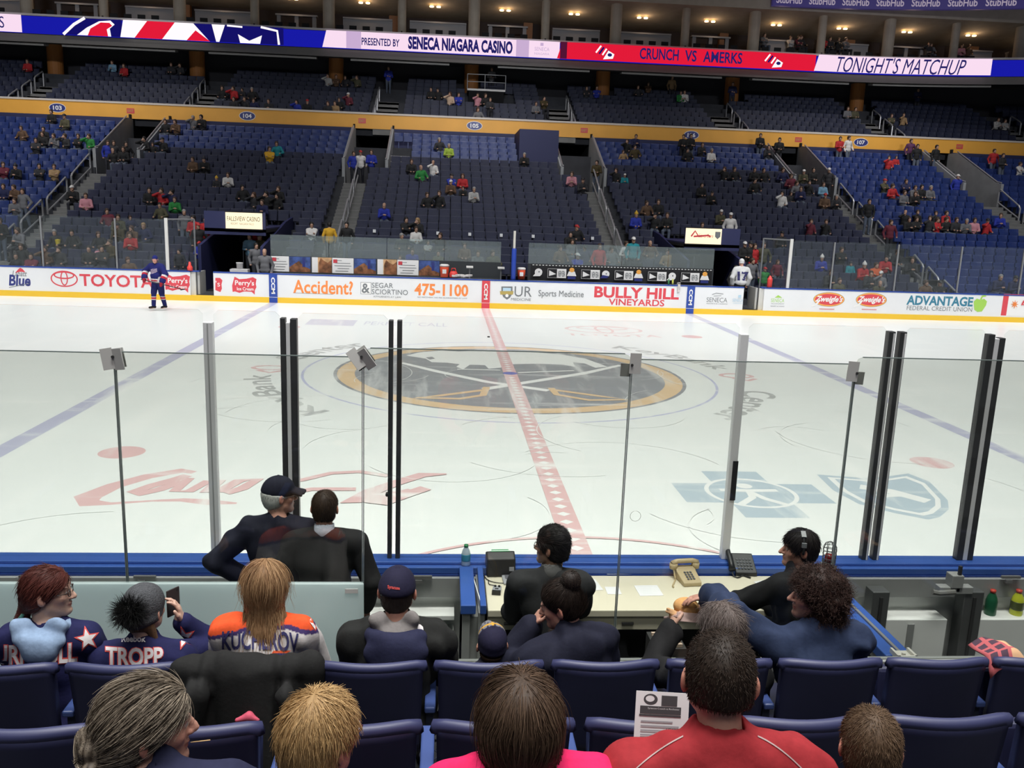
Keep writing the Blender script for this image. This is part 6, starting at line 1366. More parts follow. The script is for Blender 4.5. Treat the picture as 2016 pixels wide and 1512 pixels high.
# ---- long blonde hair, white and orange jersey
o, J = near_person('woman with long blonde hair in a white and orange hockey jersey', 523, 1152, -15.12, ROW1, .96, 'light', lean=.10, sw=.192, yaw=-.06)
z = lambda px, py, Y=-15.3: local(J, at(px, py, Y)); zy = z(523, 1229, -15.19)[2]; xc = z(523, 1229)[0]
def kt(P):
    u = P[:, 2]-(zy+.010-.28*np.maximum(np.abs(P[:, 0]-xc)-.09, 0)); C = np.tile((.60, .565, .56), (len(P), 1)); C[u > -.016] = (.05, .03, .12); C[u > .004] = (.70, .085, .022); return C
g = top(o, J, kt, t=.022, name='jersey', h=.0075, amp=.007, fl=.03); pants(o, J, (.02, .02, .04))
letters(o, J, g, 'KUCHEROV', 437, 1240, 588, 1279, i_navy, None, 4, 5, bold=.02)
for x0, x1 in ((436, 492), (524, 588)):
    tr = [(-.0, 0), (.22, 1), (.78, 1), (1.0, 0)]; lay_text(g, g, J, [shape_item(tr)], x0, 1281, x1, 1306, i_or, 'number_edge', off=.0035); lay_text(g, g, J, [shape_item(tr)], x0+7, 1286, x1-7, 1308, i_navy, 'number', off=.0075)
lay_text(g, g, J, [shape_item([(0, 1), (.1, .4), (.5, 0), (1, .5), (1, .7), (.5, .2), (.2, .5), (.1, 1)])], 608, 1204, 634, 1240, i_white, 'shoulder_patch')
make_hair(o, J['head'], J['Rh'], 1, (.22, .115, .055), (.50, .32, .17), .018, .03, 1.0, -.36, extra=lambda B, H: (B.ell(H(0, -.055, -.07), (.098, .075, .14), J['Rh'], .03), B.ell(H(0, -.085, -.20), (.088, .045, .12), J['Rh'], .03), B.cap(H(-.06, -.09, -.2), H(-.085, -.125, -.36), .035, .012, .03), B.cap(H(.03, -.10, -.2), H(.045, -.14, -.36), .045, .012, .03), B.cap(H(-.01, -.10, -.2), H(-.02, -.14, -.37), .045, .012, .03), B.cap(H(.08, -.06, -.15), H(.115, -.07, -.28), .028, .008, .03)),
          fld=lambda L, t: np.stack([L[:, 0]*.9, -.25+0*L[:, 1], -1.0+0*L[:, 2]], 1), n=3200, length=.22, lift=.03, jit=.09, r=.0014, seg=7, seed=6)
# ---- man in the navy cap and black jacket
o, J = near_person('man in navy cap and black jacket with grey hood, seen from behind', 783, 1163, -15.12, ROW1, 1.0, 'pink', (.03, .02, .015), .5, lean=.10, sw=.205, fat=1.1, yaw=.10)
g = top(o, J, solid((.013, .0135, .013)), t=.026, amp=.009, label='black fleece jacket'); pants(o, J, (.015, .015, .02))
B = Prims(); hood(B, J, .155, .425, .050, .085, -.125); garment(o, 'outer_hood', B, solid((.020, .022, .055)), .009, .006)
B = Prims(); hood(B, J, .108, .505, .050, .060, -.085); garment(o, 'inner_hood', B, solid((.20, .185, .18)), .008, .008, label='grey sweatshirt hood')
lay_text(g, g, J, [shape_item([(0, .75), (.3, .9), (.5, 1), (.75, .9), (.95, .6), (1, 0), (.55, .1), (.5, .4), (.3, .35), (.28, .6)])], 810, 1228, 834, 1243, i_white, 'shoulder_logo')
hat = cap_hat(o, J, lambda L: np.tile((.012, .011, .032), (len(L), 1)), up=-.012); lay_text(hat, hat, J, 'Syracuse', 763, 1153, 787, 1162, i_red, 'cap_script', .03, 3, .003)
make_hair(o, J['head'], J['Rh'], 1, (.03, .022, .018), (.06, .045, .035), .004, .0, 1.0, -.085, n=500, length=.012, seed=8, r=.001, under=.02, ears=True)
# ---- woman with the dark bun, hand to her nose
o, J = near_person('woman with dark bun in a navy hoodie, hand to her nose, looking left', 1103, 1190, -15.10, ROW1, .97, 'pink', (.02, .012, .01), yaw=-1.20, pitch=.30, roll=-.08, lean=.20, side=-.22, twist=-.25, fat=1.1, sw=.19, neck=(-.02, .03, -.01), tgt={'l': at(1050, 1230, -14.96)}, pl=(-.5, -.4, -.7), wr=(.0, .42, .62), hands={'l': ((.45, .12, .85), (-.75, .0, .4), 1, .95)}.items(), nose=1.03)
def hx(B): T, Rt = J['T'], J['Rt']; B.ell(T(0, -.10, .45), (.15, .055, .085), Rt, .05); B.cap(T(.1, -.03, .50), T(.05, .06, .48), .04, .04, .04); B.cap(T(-.1, -.03, .50), T(-.05, .06, .48), .04, .04, .04)
top(o, J, solid((.011, .012, .026)), t=.026, amp=.009, name='hoodie', extra=hx); pants(o, J, (.02, .02, .03))
make_hair(o, J['head'], J['Rh'], 1, (.010, .007, .006), (.050, .034, .027), .011, .028, 1.0, -.07, extra=lambda B, H: (B.ell(H(.0, -.09, .125), (.052, .052, .050), J['Rh'], .015), B.cap(H(0, -.07, .08), H(0, -.09, .10), .045, .04, .02)), fld=lambda L, t: np.array((0, -.09, .12))-L, n=2600, length=.07, lift=.03, seed=9, jit=.1)
# ---- child in the patterned cap, head bowed
o, J = near_person('child in a navy cap with grey and gold front panel', 968, 1268, -15.02, ROW1, .86, 'fair', pitch=-.22, lean=.20, neck=(0, .02, -.03), yaw=-.1)
def ct(L):
    C = np.tile((.013, .012, .034), (len(L), 1)); f = (L[:, 1] > -.005); C[f] = (.17, .17, .19); w = np.abs(L[:, 0]-.01*np.sin(L[:, 1]*90))-.0; C[f & (np.abs(np.sin(L[:, 0]*70+L[:, 2]*40)) < .30)] = (.02, .018, .04); C[f & (np.abs(L[:, 1]-.020) < .008)] = (.55, .30, .04); C[f & (np.abs(L[:, 0]) < .006) & (L[:, 1] < .07)] = (.55, .30, .04); return C
cap_hat(o, J, ct, up=-.0, low=.0); top(o, J, solid((.03, .03, .05)), name='jacket'); pants(o, J, (.02, .02, .03)); make_hair(o, J['head'], J['Rh'], 1, (.06, .035, .02), (.1, .06, .04), .006, .01, 1.0, -.10, n=600, length=.015, seed=10, r=.001, under=-.02, ears=True)
# ---- person with greying hair, reaching for food
o, J = near_person('person with thinning grey brown hair in black, seen over the red man', 1418, 1236, -15.18, ROW1, 1.0, 'fair', lean=.16, yaw=-.35, sw=.19, tgt={'l': at(1322, 1240, -14.86)}, pl=(-.5, -.3, -.6), hands={'l': ((.25, .6, .55), (-.8, .2, .5), 1, .7)}.items())
top(o, J, solid(BLK), t=.024, amp=.008, name='sweater'); pants(o, J, (.02, .02, .02))
make_hair(o, J['head'], J['Rh'], 1, (.075, .055, .048), (.24, .20, .185), .020, .03, 1.0, -.13, back=.01, extra=lambda B, H: B.ell(H(0, -.03, -.03), (.102, .085, .09), J['Rh'], .03), fld=lambda L, t: np.stack([np.sign(L[:, 0])*.5, -.3+0*L[:, 1], -1+0*L[:, 2]], 1), n=2200, length=.07, lift=.10, jit=.25, seed=11)
W = J['root']+J['wl']*J['s']; p = at(1345, 1210, -14.78); t = empty('food_tray', tuple(p), .4); tag(t, 'paper tray of bread and orange cheese held before the greying person', 'food')
R0 = Matrix.Rotation(-.5, 3, 'X')@Matrix.Rotation(.25, 3, 'Y')
b = MB(); b.obox((0, 0, -.02), (.17, .12, .012), R0); b.obox((0, -.06, .01), (.17, .008, .05), R0); b.obox((.085, 0, .01), (.008, .12, .05), R0); b.build('tray', mat('tray_paper', (.50, .36, .32), .7), t, bev=.003)
B = Prims(); rs = np.random.RandomState(2)
for k in range(9): a = rs.uniform(-1, 1, 3); B.cap((-.05+.03*a[0], .01+.03*a[1], .01+.01*a[2]), (-.06+.04*a[1], .02+.03*a[2], .03+.02*a[0]), .012, .010, .008)
garment(t, 'bread_pieces', B, solid((.60, .36, .18)), .006, .004)
B = Prims(); B.ell((.03, 0, .03), (.065, .05, .05), None, .02); B.ell((.0, .02, .045), (.05, .04, .04), None, .02); garment(t, 'bun', B, solid((.62, .34, .13)), .007, .004)
# ---- curly haired man pointing
Wt = at(1408, 1172, -14.92)
o, J = near_person('curly dark haired man in a blue shirt, stretching his arm to the left', 1603, 1172, -15.12, ROW1, 1.02, 'pink', (.035, .018, .014), .45, yaw=-1.35, lean=.12, side=-.06, sw=.205, tgt={'l': at(1400, 1176, -14.86)}, pl=(-.3, -.6, .35), hands={'l': ((-.85, .25, -.12), (.15, .1, 1), 1, .35)}.items(), nose=1.05)
top(o, J, solid((.022, .034, .075)), t=.026, amp=.010, name='shirt', fl=.02); pants(o, J, (.02, .02, .03))
def curls(B, H):
    rs = np.random.RandomState(12)
    for k in range(70):
        a = rs.normal(size=3); a /= np.linalg.norm(a); a[1] = a[1] if a[1] < .45 else -a[1]; q = np.array((0, -.04, -.005))+a*np.array((.094, .100, .118))
        if q[1] > .05+.3*q[2] or (q[1] > .02 and q[2] < .03): continue
        B.ell(H(*q), np.array((.027, .027, .027))*rs.uniform(.8, 1.2), None, .012)
    B.ell(H(0, -.055, -.02), (.085, .075, .11), J['Rh'], .03)
make_hair(o, J['head'], J['Rh'], 1, (.022, .012, .010), (.07, .036, .028), .03, .03, 1.0, -.17, extra=curls, fld=lambda L, t: (L-np.array((0, -.03, .0)))*6+np.array((0, -.1, -.4)), n=4200, length=.050, r=.0014, lift=.25, jit=.6, wave=.006, seg=7, amp=.006, seed=12)
b = MB(); u = unit(J['wl']-J['el']); v_ = Vector(u).orthogonal().normalized(); w_ = Vector(u).cross(v_); c_ = Vector(J['wl']-u*.0); b.tube([c_+v_*.034*math.cos(2*PI*k/18)+w_*.034*math.sin(2*PI*k/18) for k in range(18)], .004, 6, closed=True); b.build('wrist_band', i_white, o, True)
# ---- old man standing in the box
o, J = near_person('white haired man in navy cap and navy jacket standing at the glass', 551, 975, -13.48, .1, 1, 'pink', (.5, .5, .5), pose='stand', yaw=1.10, pitch=.06, lean=.07, sw=.20, fat=1.15, side=.03, wl=(-.20, .04, 1.02), pl=(-1, -.35, .0), wr=(.26, .35, 1.06))
top(o, J, solid((.010, .011, .022)), t=.026, amp=.007); pants(o, J, (.012, .012, .016)); cap_hat(o, J, lambda L: np.tile((.010, .011, .022), (len(L), 1)), rot=.12, up=-.004)
make_hair(o, J['head'], J['Rh'], 1, (.62, .63, .60), (.75, .75, .72), .014, .018, 1.0, -.10, n=1200, length=.03, seed=13, under=.030, ears=True); glasses(o, J, (.03, .03, .03))
# ---- man in the dark suit
o, J = near_person('man with short brown hair in a dark suit standing with his back turned', 640, 1000, -13.58, .1, 1, 'pink', (.04, .025, .018), pose='stand', yaw=.06, pitch=.05, lean=.03, sw=.215, fat=1.05)
def suit_x(B):
    T, Rt = J['T'], J['Rt']; B.cap(T(-.17, -.01, .455), T(.17, -.01, .455), .055, .055, .03); B.cap(T(-.05, -.045, .50), T(.05, -.045, .50), .04, .04, .03)
g = top(o, J, solid((.0135, .0135, .0145)), t=.022, amp=.005, name='suit_jacket', extra=suit_x); pants(o, J, (.013, .013, .014))
def collar(o, J, col=(.42, .45, .52), z0=.012, r=.066):
    B = Prims(); T = J['nb']+J['Rt']@np.array((0, -.004, z0)); B.cap(T, T+J['Rt']@np.array((0, .012, .030)), r, r-.003, .01); B.cap(T+J['Rt']@np.array((0, .0, -.03)), T+J['Rt']@np.array((0, .03, .12)), r-.010, r-.010, .003, True); return garment(o, 'shirt_collar', B, solid(col), .006, 0)
collar(o, J, z0=.022, r=.0715); make_hair(o, J['head'], J['Rh'], 1, (.030, .019, .013), (.085, .056, .040), .009, .036, 1.0, -.068, n=4200, length=.024, r=.0010, seed=14, ears=True)
# ---- scorer with glasses
o, J = near_person('dark haired scorer with glasses in a charcoal jacket at the cream table', 1086, 1076, -13.95, .1, 1, 'tan', (.02, .015, .012), yaw=-1.02, lean=.10, sw=.205, fat=1.1, wl=(-.12, .40, .93), wr=(.1, .42, .92), pl=(-.5, -.5, -.8))
top(o, J, solid((.026, .027, .029)), t=.022, amp=.006, extra=suit_x, label='charcoal jacket'); collar(o, J, (.10, .10, .10), .02, .070); pants(o, J, (.02, .02, .02)); glasses(o, J, (.02, .015, .015))
make_hair(o, J['head'], J['Rh'], 1, (.014, .012, .012), (.040, .036, .036), .013, .045, 1.0, -.072, top=.014, n=3200, length=.035, seed=15, ears=True, fld=lambda L, t: np.stack([0*L[:, 0]-.2*np.sign(L[:, 0]), -1+0*L[:, 1], .25-1.2*(L[:, 2] < .05)], 1))
# ---- man with the headset
Wl = at(1445, 1172, -13.72)
o, J = near_person('dark haired man wearing a headset and black jacket at the table end', 1573, 1080, -13.93, .1, 1, 'pink', (.015, .01, .009), .15, yaw=-1.40, lean=.22, twist=-.5, sw=.20, fat=1.1, wl=(-.56, .30, .93), pl=(-.5, -.6, -.6), wr=(-.1, .42, .92), hands={'l': ((-1, .2, -.1), (.0, .1, 1), 1, .4)}.items(), nose=1.05)
top(o, J, solid((.009, .009, .010)), t=.026, amp=.008, extra=lambda B: B.cap(J['nb']+J['Rt']@np.array((0, 0, 0)), J['nb']+J['Rt']@np.array((0, .02, .07)), .070, .066, .02)); pants(o, J, (.012, .012, .012))
make_hair(o, J['head'], J['Rh'], 1, (.010, .008, .007), (.026, .020, .018), .016, .035, 1.0, -.098, n=3000, length=.045, seed=16, lift=.06, ears=True)
c, R = J['head'], J['Rh']; H = lambda x, y, z: tuple(c+R@np.array((x, y, z))); hs_ = empty('headset'); hs_.parent = o; b = MB(); b.tube([H(.098*math.cos(a), -.005, .02+.112*math.sin(a)) for a in [PI*k/16 for k in range(-1, 18)]], .008, 8); b.build('headband', m_cons, hs_, True)
b = MB(); b.obox(H(-.055, -.005, .118), (.05, .03, .012), Matrix((R@rotm(0, 0, -.5)).tolist())); b.obox(H(-.097, -.005, .06), (.012, .03, .03), Matrix(R.tolist())); b.build('size_clip', mat('clip_silver', (.20, .21, .22), .4), hs_); b = MB(); b.lathe([(0, -.015), (.036, -.015), (.036, .015), (0, .015)], H(.096, -.01, -.005), 16, R=Matrix((R@np.array([[0, 0, 1], [0, 1, 0], [-1, 0, 0]])).tolist())); b.build('ear_cup', m_cons, hs_, True)
# ---- third row: big man in red
R3 = 1.26
o, J = near_person('big man with cropped dark hair in a red pullover, reading a sheet', 1416, 1335, -17.02, R3, 1.05, 'pink', (.03, .02, .015), yaw=.22, pitch=.10, lean=.13, sw=.215, fat=1.25, wl=(-.16, .40, .62), wr=(.16, .40, .62))
def rx(B): B.cap(J['nb']+J['Rt']@np.array((0, -.012, -.03)), J['nb']+J['Rt']@np.array((0, .0, .012)), .092, .086, .02); B.cap(J['T'](-.12, -.03, .485), J['T'](.12, -.03, .485), .058, .058, .03)
g = top(o, J, solid((.30, .022, .028)), t=.022, amp=.006, name='pullover', nk=0, extra=rx, h=.009)
z = lambda px, py, Y=-17.15: local(J, at(px, py, Y))
for A, C_, D_ in (((1345, 1449), (1290, 1475), (1240, 1525)), ((1492, 1449), (1540, 1470), (1590, 1525))):
    SEG = []
    P = [tuple(np.array(A)*(1-t)**2+2*np.array(C_)*t*(1-t)+np.array(D_)*t*t) for t in [k/12 for k in range(13)]]
    for q in range(12):
        (ax, ay), (bx, by) = P[q], P[q+1]; L = [(ax, ay-1.6), (bx, by-1.6), (bx, by+1.6), (ax, ay+1.6)]; lo = np.min(L, 0); hi = np.max(L, 0); its = ([((x-lo[0])/(hi[0]-lo[0]), 1-(y-lo[1])/(hi[1]-lo[1])) for x, y in L])
        SEG.append((np.array(L), [(0, 1, 2, 3)]))
    X = np.concatenate([q[0] for q in SEG]); lo, hi = X.min(0), X.max(0); lay_text(g, g, J, [(np.stack([(q[:, 0]-lo[0])/(hi[0]-lo[0]), 1-(q[:, 1]-lo[1])/(hi[1]-lo[1])], 1), f) for q, f in SEG], lo[0], lo[1], hi[0], hi[1], i_grey, 'piping', off=.003)
pants(o, J, (.02, .02, .025)); make_hair(o, J['head'], J['Rh'], 1, (.022, .014, .010), (.042, .028, .020), .0075, .036, 1.0, -.040, n=5000, length=.010, r=.0009, lift=.5, jit=.35, seg=3, seed=17, amp=.0005, ears=True)
p = at(1293, 1408, -16.72); t = empty('printed_sheet', tuple(p)); tag(t, 'white printed sheet held by the big man in red', 'paper'); t.rotation_euler = (-.35, .10, .05)
b = MB(); b.box(-.068, .10, -.0008, .0008, -.10, .068); b.build('sheet', mat('paper_white'), t); s = Sheet()
s.ell(-.022, .045, .022, .016, 1); s.ell(-.024, .047, .014, .009, 2); s.rect(.012, .028, .062, .058, 1); s.rect(-.054, .004, .075, .026, 1); s.text('Syracuse Crunch vs Rochester', -.03, .016, .07, .022, 2); s.rect(-.056, -.003, .075, .002, 1)
for k in range(6): s.rect(-.05, -.02-.013*k, .07 if k % 2 else .05, -.016-.013*k, 0)
s.text('NEWS', .03, -.05, .06, -.035, 1)
s.build('print', lambda u, q, d: (u, -.0009-d, q), [mat('print_grey'), mat('print_black', (.06, .06, .065), .6), mat('paper_white')], t, .0003)
# ---- woman in pink
o, J = near_person('woman with straight brown bob and bright pink top, seen from behind', 1022, 1418, -17.05, R3, .95, 'light', lean=.18, pitch=.12, neck=(-.02, .02, -.055), sw=.205, fat=1.2)
top(o, J, solid((.72, .018, .115)), t=.020, name='top'); pants(o, J, (.02, .02, .04))
make_hair(o, J['head'], J['Rh'], 1, (.038, .022, .014), (.135, .085, .055), .028, .03, 1.0, -.175, extra=lambda B, H: (B.ell(H(0, -.035, -.05), (.112, .088, .12), J['Rh'], .03), B.ell(H(.0, -.06, .03), (.105, .08, .09), J['Rh'], .03)), fld=lambda L, t: np.stack([L[:, 0]*5*(L[:, 2] > .03), (L[:, 1]+.07)*5*(L[:, 2] > .06)-.05, -1+.9*np.clip(L[:, 2]*8, 0, 1)], 1), n=4200, length=.15, r=.0013, lift=.02, jit=.09, seg=7, seed=18)
# ---- short blonde hair and spectacles
o, J = near_person('person with short blonde hair and round spectacles, head turned right', 632, 1452, -17.02, R3, .97, 'pink', (.25, .15, .07), yaw=.62, lean=.16, pitch=.04, neck=(0, .01, -.03))
top(o, J, solid((.05, .06, .10)), t=.018, name='top'); pants(o, J, (.02, .02, .04)); glasses(o, J, (.09, .035, .04), thick=.0026)
make_hair(o, J['head'], J['Rh'], 1, (.30, .175, .07), (.58, .39, .19), .018, .035, 1.0, -.095, n=3800, length=.042, r=.0012, lift=.12, jit=.16, seed=19, ears=True, fld=lambda L, t: np.stack([L[:, 0]*3, (L[:, 1]+.03)*2.5, -.9+.9*np.clip(L[:, 2]*7, 0, 1)], 1))
# ---- woman with the grey brown bun
o, J = near_person('woman with grey streaked bun in a navy top, facing right', 292, 1428, -17.02, R3, 1.0, 'pink', (.12, .09, .07), yaw=1.12, lean=.20, pitch=.06, fat=1.25, sw=.215, neck=(-.01, .02, -.05))
top(o, J, solid((.020, .022, .055)), t=.022, name='top', amp=.007); pants(o, J, (.02, .02, .04))
def bun(B, H):
    rs = np.random.RandomState(20)
    for k in range(12): a = rs.normal(size=3)*.020; B.ell(H(a[0], -.115+a[1], -.035+a[2]), (.026, .026, .024), None, .01)
    B.ell(H(0, -.09, -.02), (.05, .04, .045), J['Rh'], .02)
make_hair(o, J['head'], J['Rh'], 1, (.042, .029, .020), (.42, .35, .27), .016, .030, 1.05, -.08, extra=bun, fld=lambda L, t: np.array((0, -.115, -.03))-L, n=4200, length=.085, r=.0012, lift=.02, jit=.10, seg=6, seed=20)
H = lambda x, y, z: tuple(J['head']+J['Rh']@np.array((x, y, z))); b = MB(); b.tube([H(.012, .10, -.064), H(.03, .145, -.058)], .0014, 6); q = b.build('toothpick', mat('pick_wood', (.62, .40, .18), .6)); q.location = o.location; q.scale = o.scale; tag(q, 'wooden toothpick in the mouth of the woman with the grey streaked bun', 'toothpick')
# ---- boy at the right
o, J = near_person('boy with cropped light brown hair at the lower right', 1712, 1470, -17.02, R3, .86, 'pink', (.12, .07, .04), yaw=.30, lean=.10, pitch=.10)
top(o, J, solid((.03, .03, .05)), t=.016, name='top'); pants(o, J, (.02, .02, .04))
make_hair(o, J['head'], J['Rh'], 1, (.085, .050, .028), (.155, .098, .060), .011, .036, 1.0, -.09, n=5200, length=.016, r=.001, lift=.35, jit=.25, seg=3, seed=21, amp=.0005, ears=True)
# =================================================================== people across the ice
CLR = {'bk': ('black', (.010, .010, .011)), 'dk': ('dark', (.022, .022, .026)), 'nv': ('navy', (.012, .015, .060)), 'bl': ('royal blue', (.015, .030, .30)), 'lb': ('light blue', (.16, .30, .42)), 'te': ('teal', (.01, .22, .26)), 'gn': ('green', (.02, .20, .04)),
       'lm': ('lime green', (.30, .42, .05)), 'yl': ('yellow', (.62, .34, .02)), 'rd': ('red', (.40, .018, .022)), 'mr': ('maroon', (.12, .015, .03)), 'pk': ('pink', (.50, .22, .26)), 'or': ('orange', (.50, .09, .02)), 'br': ('brown', (.10, .055, .03)), 'tn': ('tan', (.28, .18, .09)), 'ol': ('olive', (.07, .065, .035)),
       'gy': ('grey', (.13, .13, .14)), 'lg': ('light grey', (.38, .37, .36)), 'wh': ('white', (.62, .60, .58)), 'pu': ('purple', (.10, .03, .09)), 'gd': ('black and gold', (.05, .035, .01)), 'cr': ('cream', (.50, .36, .26))}
HAIR = {'b': ('', 's', (.012, .009, .008)), 'n': ('', 's', (.05, .028, .016)), 'l': ('long blond hair', 'L', (.30, .19, .09)), 'r': ('long brown hair', 'L', (.07, .032, .018)), 'g': ('grey hair', 's', (.25, .24, .23)), 'h': ('bald head', '', None), 'w': ('white cap', 'c', (.62, .60, .58)), 'k': ('dark cap', 'c', (.012, .012, .016)),
        'c': ('red cap', 'c', (.40, .02, .02)), 'x': ('white bobble hat', 'B', (.60, .58, .54)), 'y': ('yellow hat', 'B', (.60, .36, .03)), 't': ('dark knit hat', 'B', (.02, .02, .03))}
def fmat(kind, key, col, rough=.85): return mat(f'{kind}_{key}', col, rough)
m_fskin = mat('far_skin', (.40, .235, .165), .55); m_fpant = mat('far_trousers', (.016, .017, .024), .85); m_fjean = mat('far_jeans', (.09, .11, .15), .85)
def far_body(nm, **ja):
    J = joints(**ja); B = Prims(); torso(B, J, .022, 1)
    for n in 'rl': arm(B, J, n, .016, 1, .97); B.ell(J['w'+n]+unit(J['w'+n]-J['e'+n])*.05, (.045, .045, .04), None, .01, tag=0); leg(B, J, n, .014, 2, False); B.cap(J['a'+n]-np.array((0, .03, .035)), J['t'+n], .05, .04, .02, tag=2)
    head_prims(B, J['head'], J['Rh'], 1.04, 0, True, 1, J['nb'], False); V, F = surface(B, .021)
    C = V[F].mean(1); best = np.full(len(C), 9.); mi = np.zeros(len(C), int)
    for p in B.p: d = sd(p, C)-(.004 if p[4] else 0); w = d < best; best[w] = d[w]; mi[w] = p[4]
    me = raw_mesh(nm, V, F, [m_fskin, fmat('top', 'bk', CLR['bk'][1]), m_fpant], None, mi); return me, J
FB = [far_body('person', lean=.05, wr=(.10, .30, .70), wl=(-.10, .30, .70)), far_body('person', lean=.35, wr=(.06, .42, .78), wl=(-.06, .42, .78), yaw=.3), far_body('person', lean=-.05, wr=(-.10, .20, .86), wl=(.10, .22, .84), pr=(1, -.2, -.3), pl=(-1, -.2, -.3), yaw=-.35), far_body('person', lean=.08, wr=(.10, .20, 1.12), wl=(-.12, .32, .68), yaw=.5), far_body('person', lean=.02, side=.12, wr=(.22, .30, .70), wl=(-.22, .28, .72), yaw=-.5, pitch=.1)]
FS = [far_body('person', pose='stand'), far_body('person', pose='stand', wr=(.08, .26, 1.10), wl=(-.10, .24, 1.08), yaw=.3), far_body('person', pose='stand', stride=.14, wl=(-.3, .1, .95), yaw=-.4)]
def hair_mesh(kind):
    B = Prims(); c, R = np.zeros(3), np.eye(3)
    if kind == 's': scalp(B, c, R, 1.05, .012, .03)
    elif kind == 'L': scalp(B, c, R, 1.05, .016, .03, 1.0, -.22); B.p.insert(2, Prims().ell((0, -.06, -.10), (.10, .065, .15)).p[0])
    elif kind == 'c': B.ell((0, -.012, .05), (.092, .115, .096), None, .01); B.cut((0, 0, .025), (0, 0, -1)); B.cap((-.04, .09, .04), (-.035, .155, .028), .02, .014, .02); B.cap((.04, .09, .04), (.035, .155, .028), .02, .014, .02); B.cap((0, .09, .042), (0, .17, .03), .02, .014, .02)
    else: B.ell((0, -.012, .05), (.095, .118, .108), None, .01); B.cut((0, 0, .0), (0, .2, -1)); B.ell((0, -.02, .175), (.035, .035, .035), None, .02)
    V, F = surface(B, .018); return raw_mesh('hair' if kind in 'sL' else 'cap' if kind == 'c' else 'knit_hat', V, F, mat('far_hair_b', HAIR['b'][2], .6))
HM = {k: hair_mesh(k) for k in 'sLcB'}
LAB = {}
def far_person(px, py, col, hair, fl, seed):
    rs = random.Random(seed); child = 'c' in fl; stand = any(q in fl for q in 'svfSV'); s = .78 if child else rs.uniform(.96, 1.04)
    me, J = (FS if stand else FB)[rs.randrange(3 if stand else 5)]; hz = J['head'][2]*s
    if 'f' in fl and atz(px, py, .1+hz)[1] > 15.3: fl = fl.replace('f', 's')
    if 'u' in fl:
        best = None
        for j in range(9):
            p = at(px, py, UY(j)-.2); e = abs(p[2]-(UZ(j)-.86+hz))
            if best is None or e < best[0]: best = (e, j, p)
        j, p = best[1], best[2]; root = np.array((p[0], UY(j)-(.25 if not stand else .3), UZ(j)-.86)); where = f'{ordinal(j+1)} upper row'; X = p[0]
        where += ' '+('above sign 103' if X < -15 else 'above sign 104' if X < -6 else 'above sign 105' if X < 5 else 'above sign 106' if X < 16 else 'above sign 107')
    elif 'v' in fl:
        z = FL(15)+hz; p = atz(px, py, z); root = np.array((p[0], min(max(p[1], YR(15)+.5), 33), FL(15))); q = at(px, py, root[1]); root[0] = q[0]; where = 'in the %s passage from the left' % ordinal(1+min(range(5), key=lambda i: abs(sum(VOM[i])/2-root[0])))
    elif 'f' in fl:
        p = atz(px, py, .1+hz); root = np.array((p[0], min(max(p[1], 13.4), 21.5), .1)); root[0] = at(px, py, root[1])[0]; where = 'behind the %s bench area' % ('left' if root[0] < 0 else 'right')
    elif 'q' in fl:
        Y = 38.7; p = at(px, py, Y); w = (p[0]+.06+2.225) % 4.45-2.225; p[0] += (.75-abs(w))*(1 if w > 0 else -1) if abs(w) < .75 else 0; root = np.array((p[0], 39.05, 14.15)); where = 'in the suites above the ribbon'
    else:
        k, p = pick_row(px, py, hz-.86); k = int(round(k)); p = at(px, py, YR(k)-.2); root = np.array((p[0], YR(k)-(.28 if not stand else .42), FL(k))); X = p[0]
        if not stand:
            L = TAKEN.setdefault(k, [])
            for _ in range(8):
                w = [q for q in L if abs(q-root[0]) < .43]
                if not w: break
                root[0] += .06 if root[0] >= w[0] else -.06
            L.append(root[0])
        sec = [n for n, a, c in sect if a-1.2 <= X <= c+1.2]; where = f'{ordinal(k+2)} row up '+('on the stairs' if stand and any(a-.3 < X < c+.3 for a, c in AIS) else SECT_NAME[sec[0]].replace('the oval ', 'oval ').replace(' sign', '') if sec else 'at the stairs')
    o = link('person', me); o.location = root; o.scale = (s, s, s); face = PI
    if fl and fl[-1] == 'B': face = 0
    o.rotation_euler = (0, 0, face+rs.uniform(-.3, .3))
    cn, cc = CLR[col]; sl = o.material_slots[1]; sl.link = 'OBJECT'; sl.material = fmat('top', col, cc)
    if rs.random() < .3: sl = o.material_slots[2]; sl.link = 'OBJECT'; sl.material = m_fjean
    hn, hk, hc = HAIR[hair]
    if hk:
        h = link(HM[hk].name, HM[hk], o); h.location = J['head']; h.rotation_euler = Matrix(J['Rh'].tolist()).to_euler(); sl = h.material_slots[0]; sl.link = 'OBJECT'; sl.material = fmat('far_hair', hair, hc, .6)
    lab = f'{"child" if child else "person"} in {cn} {"top" if child else "jacket"}'+(f', {hn}'+('' if 'u' in fl else ',') if hn else '')+(' standing ' if stand else ', ' if 'u' in fl else ' seated ')+where
    LAB.setdefault(lab, []).append((root[0], o)); o['category'] = 'person'; return o
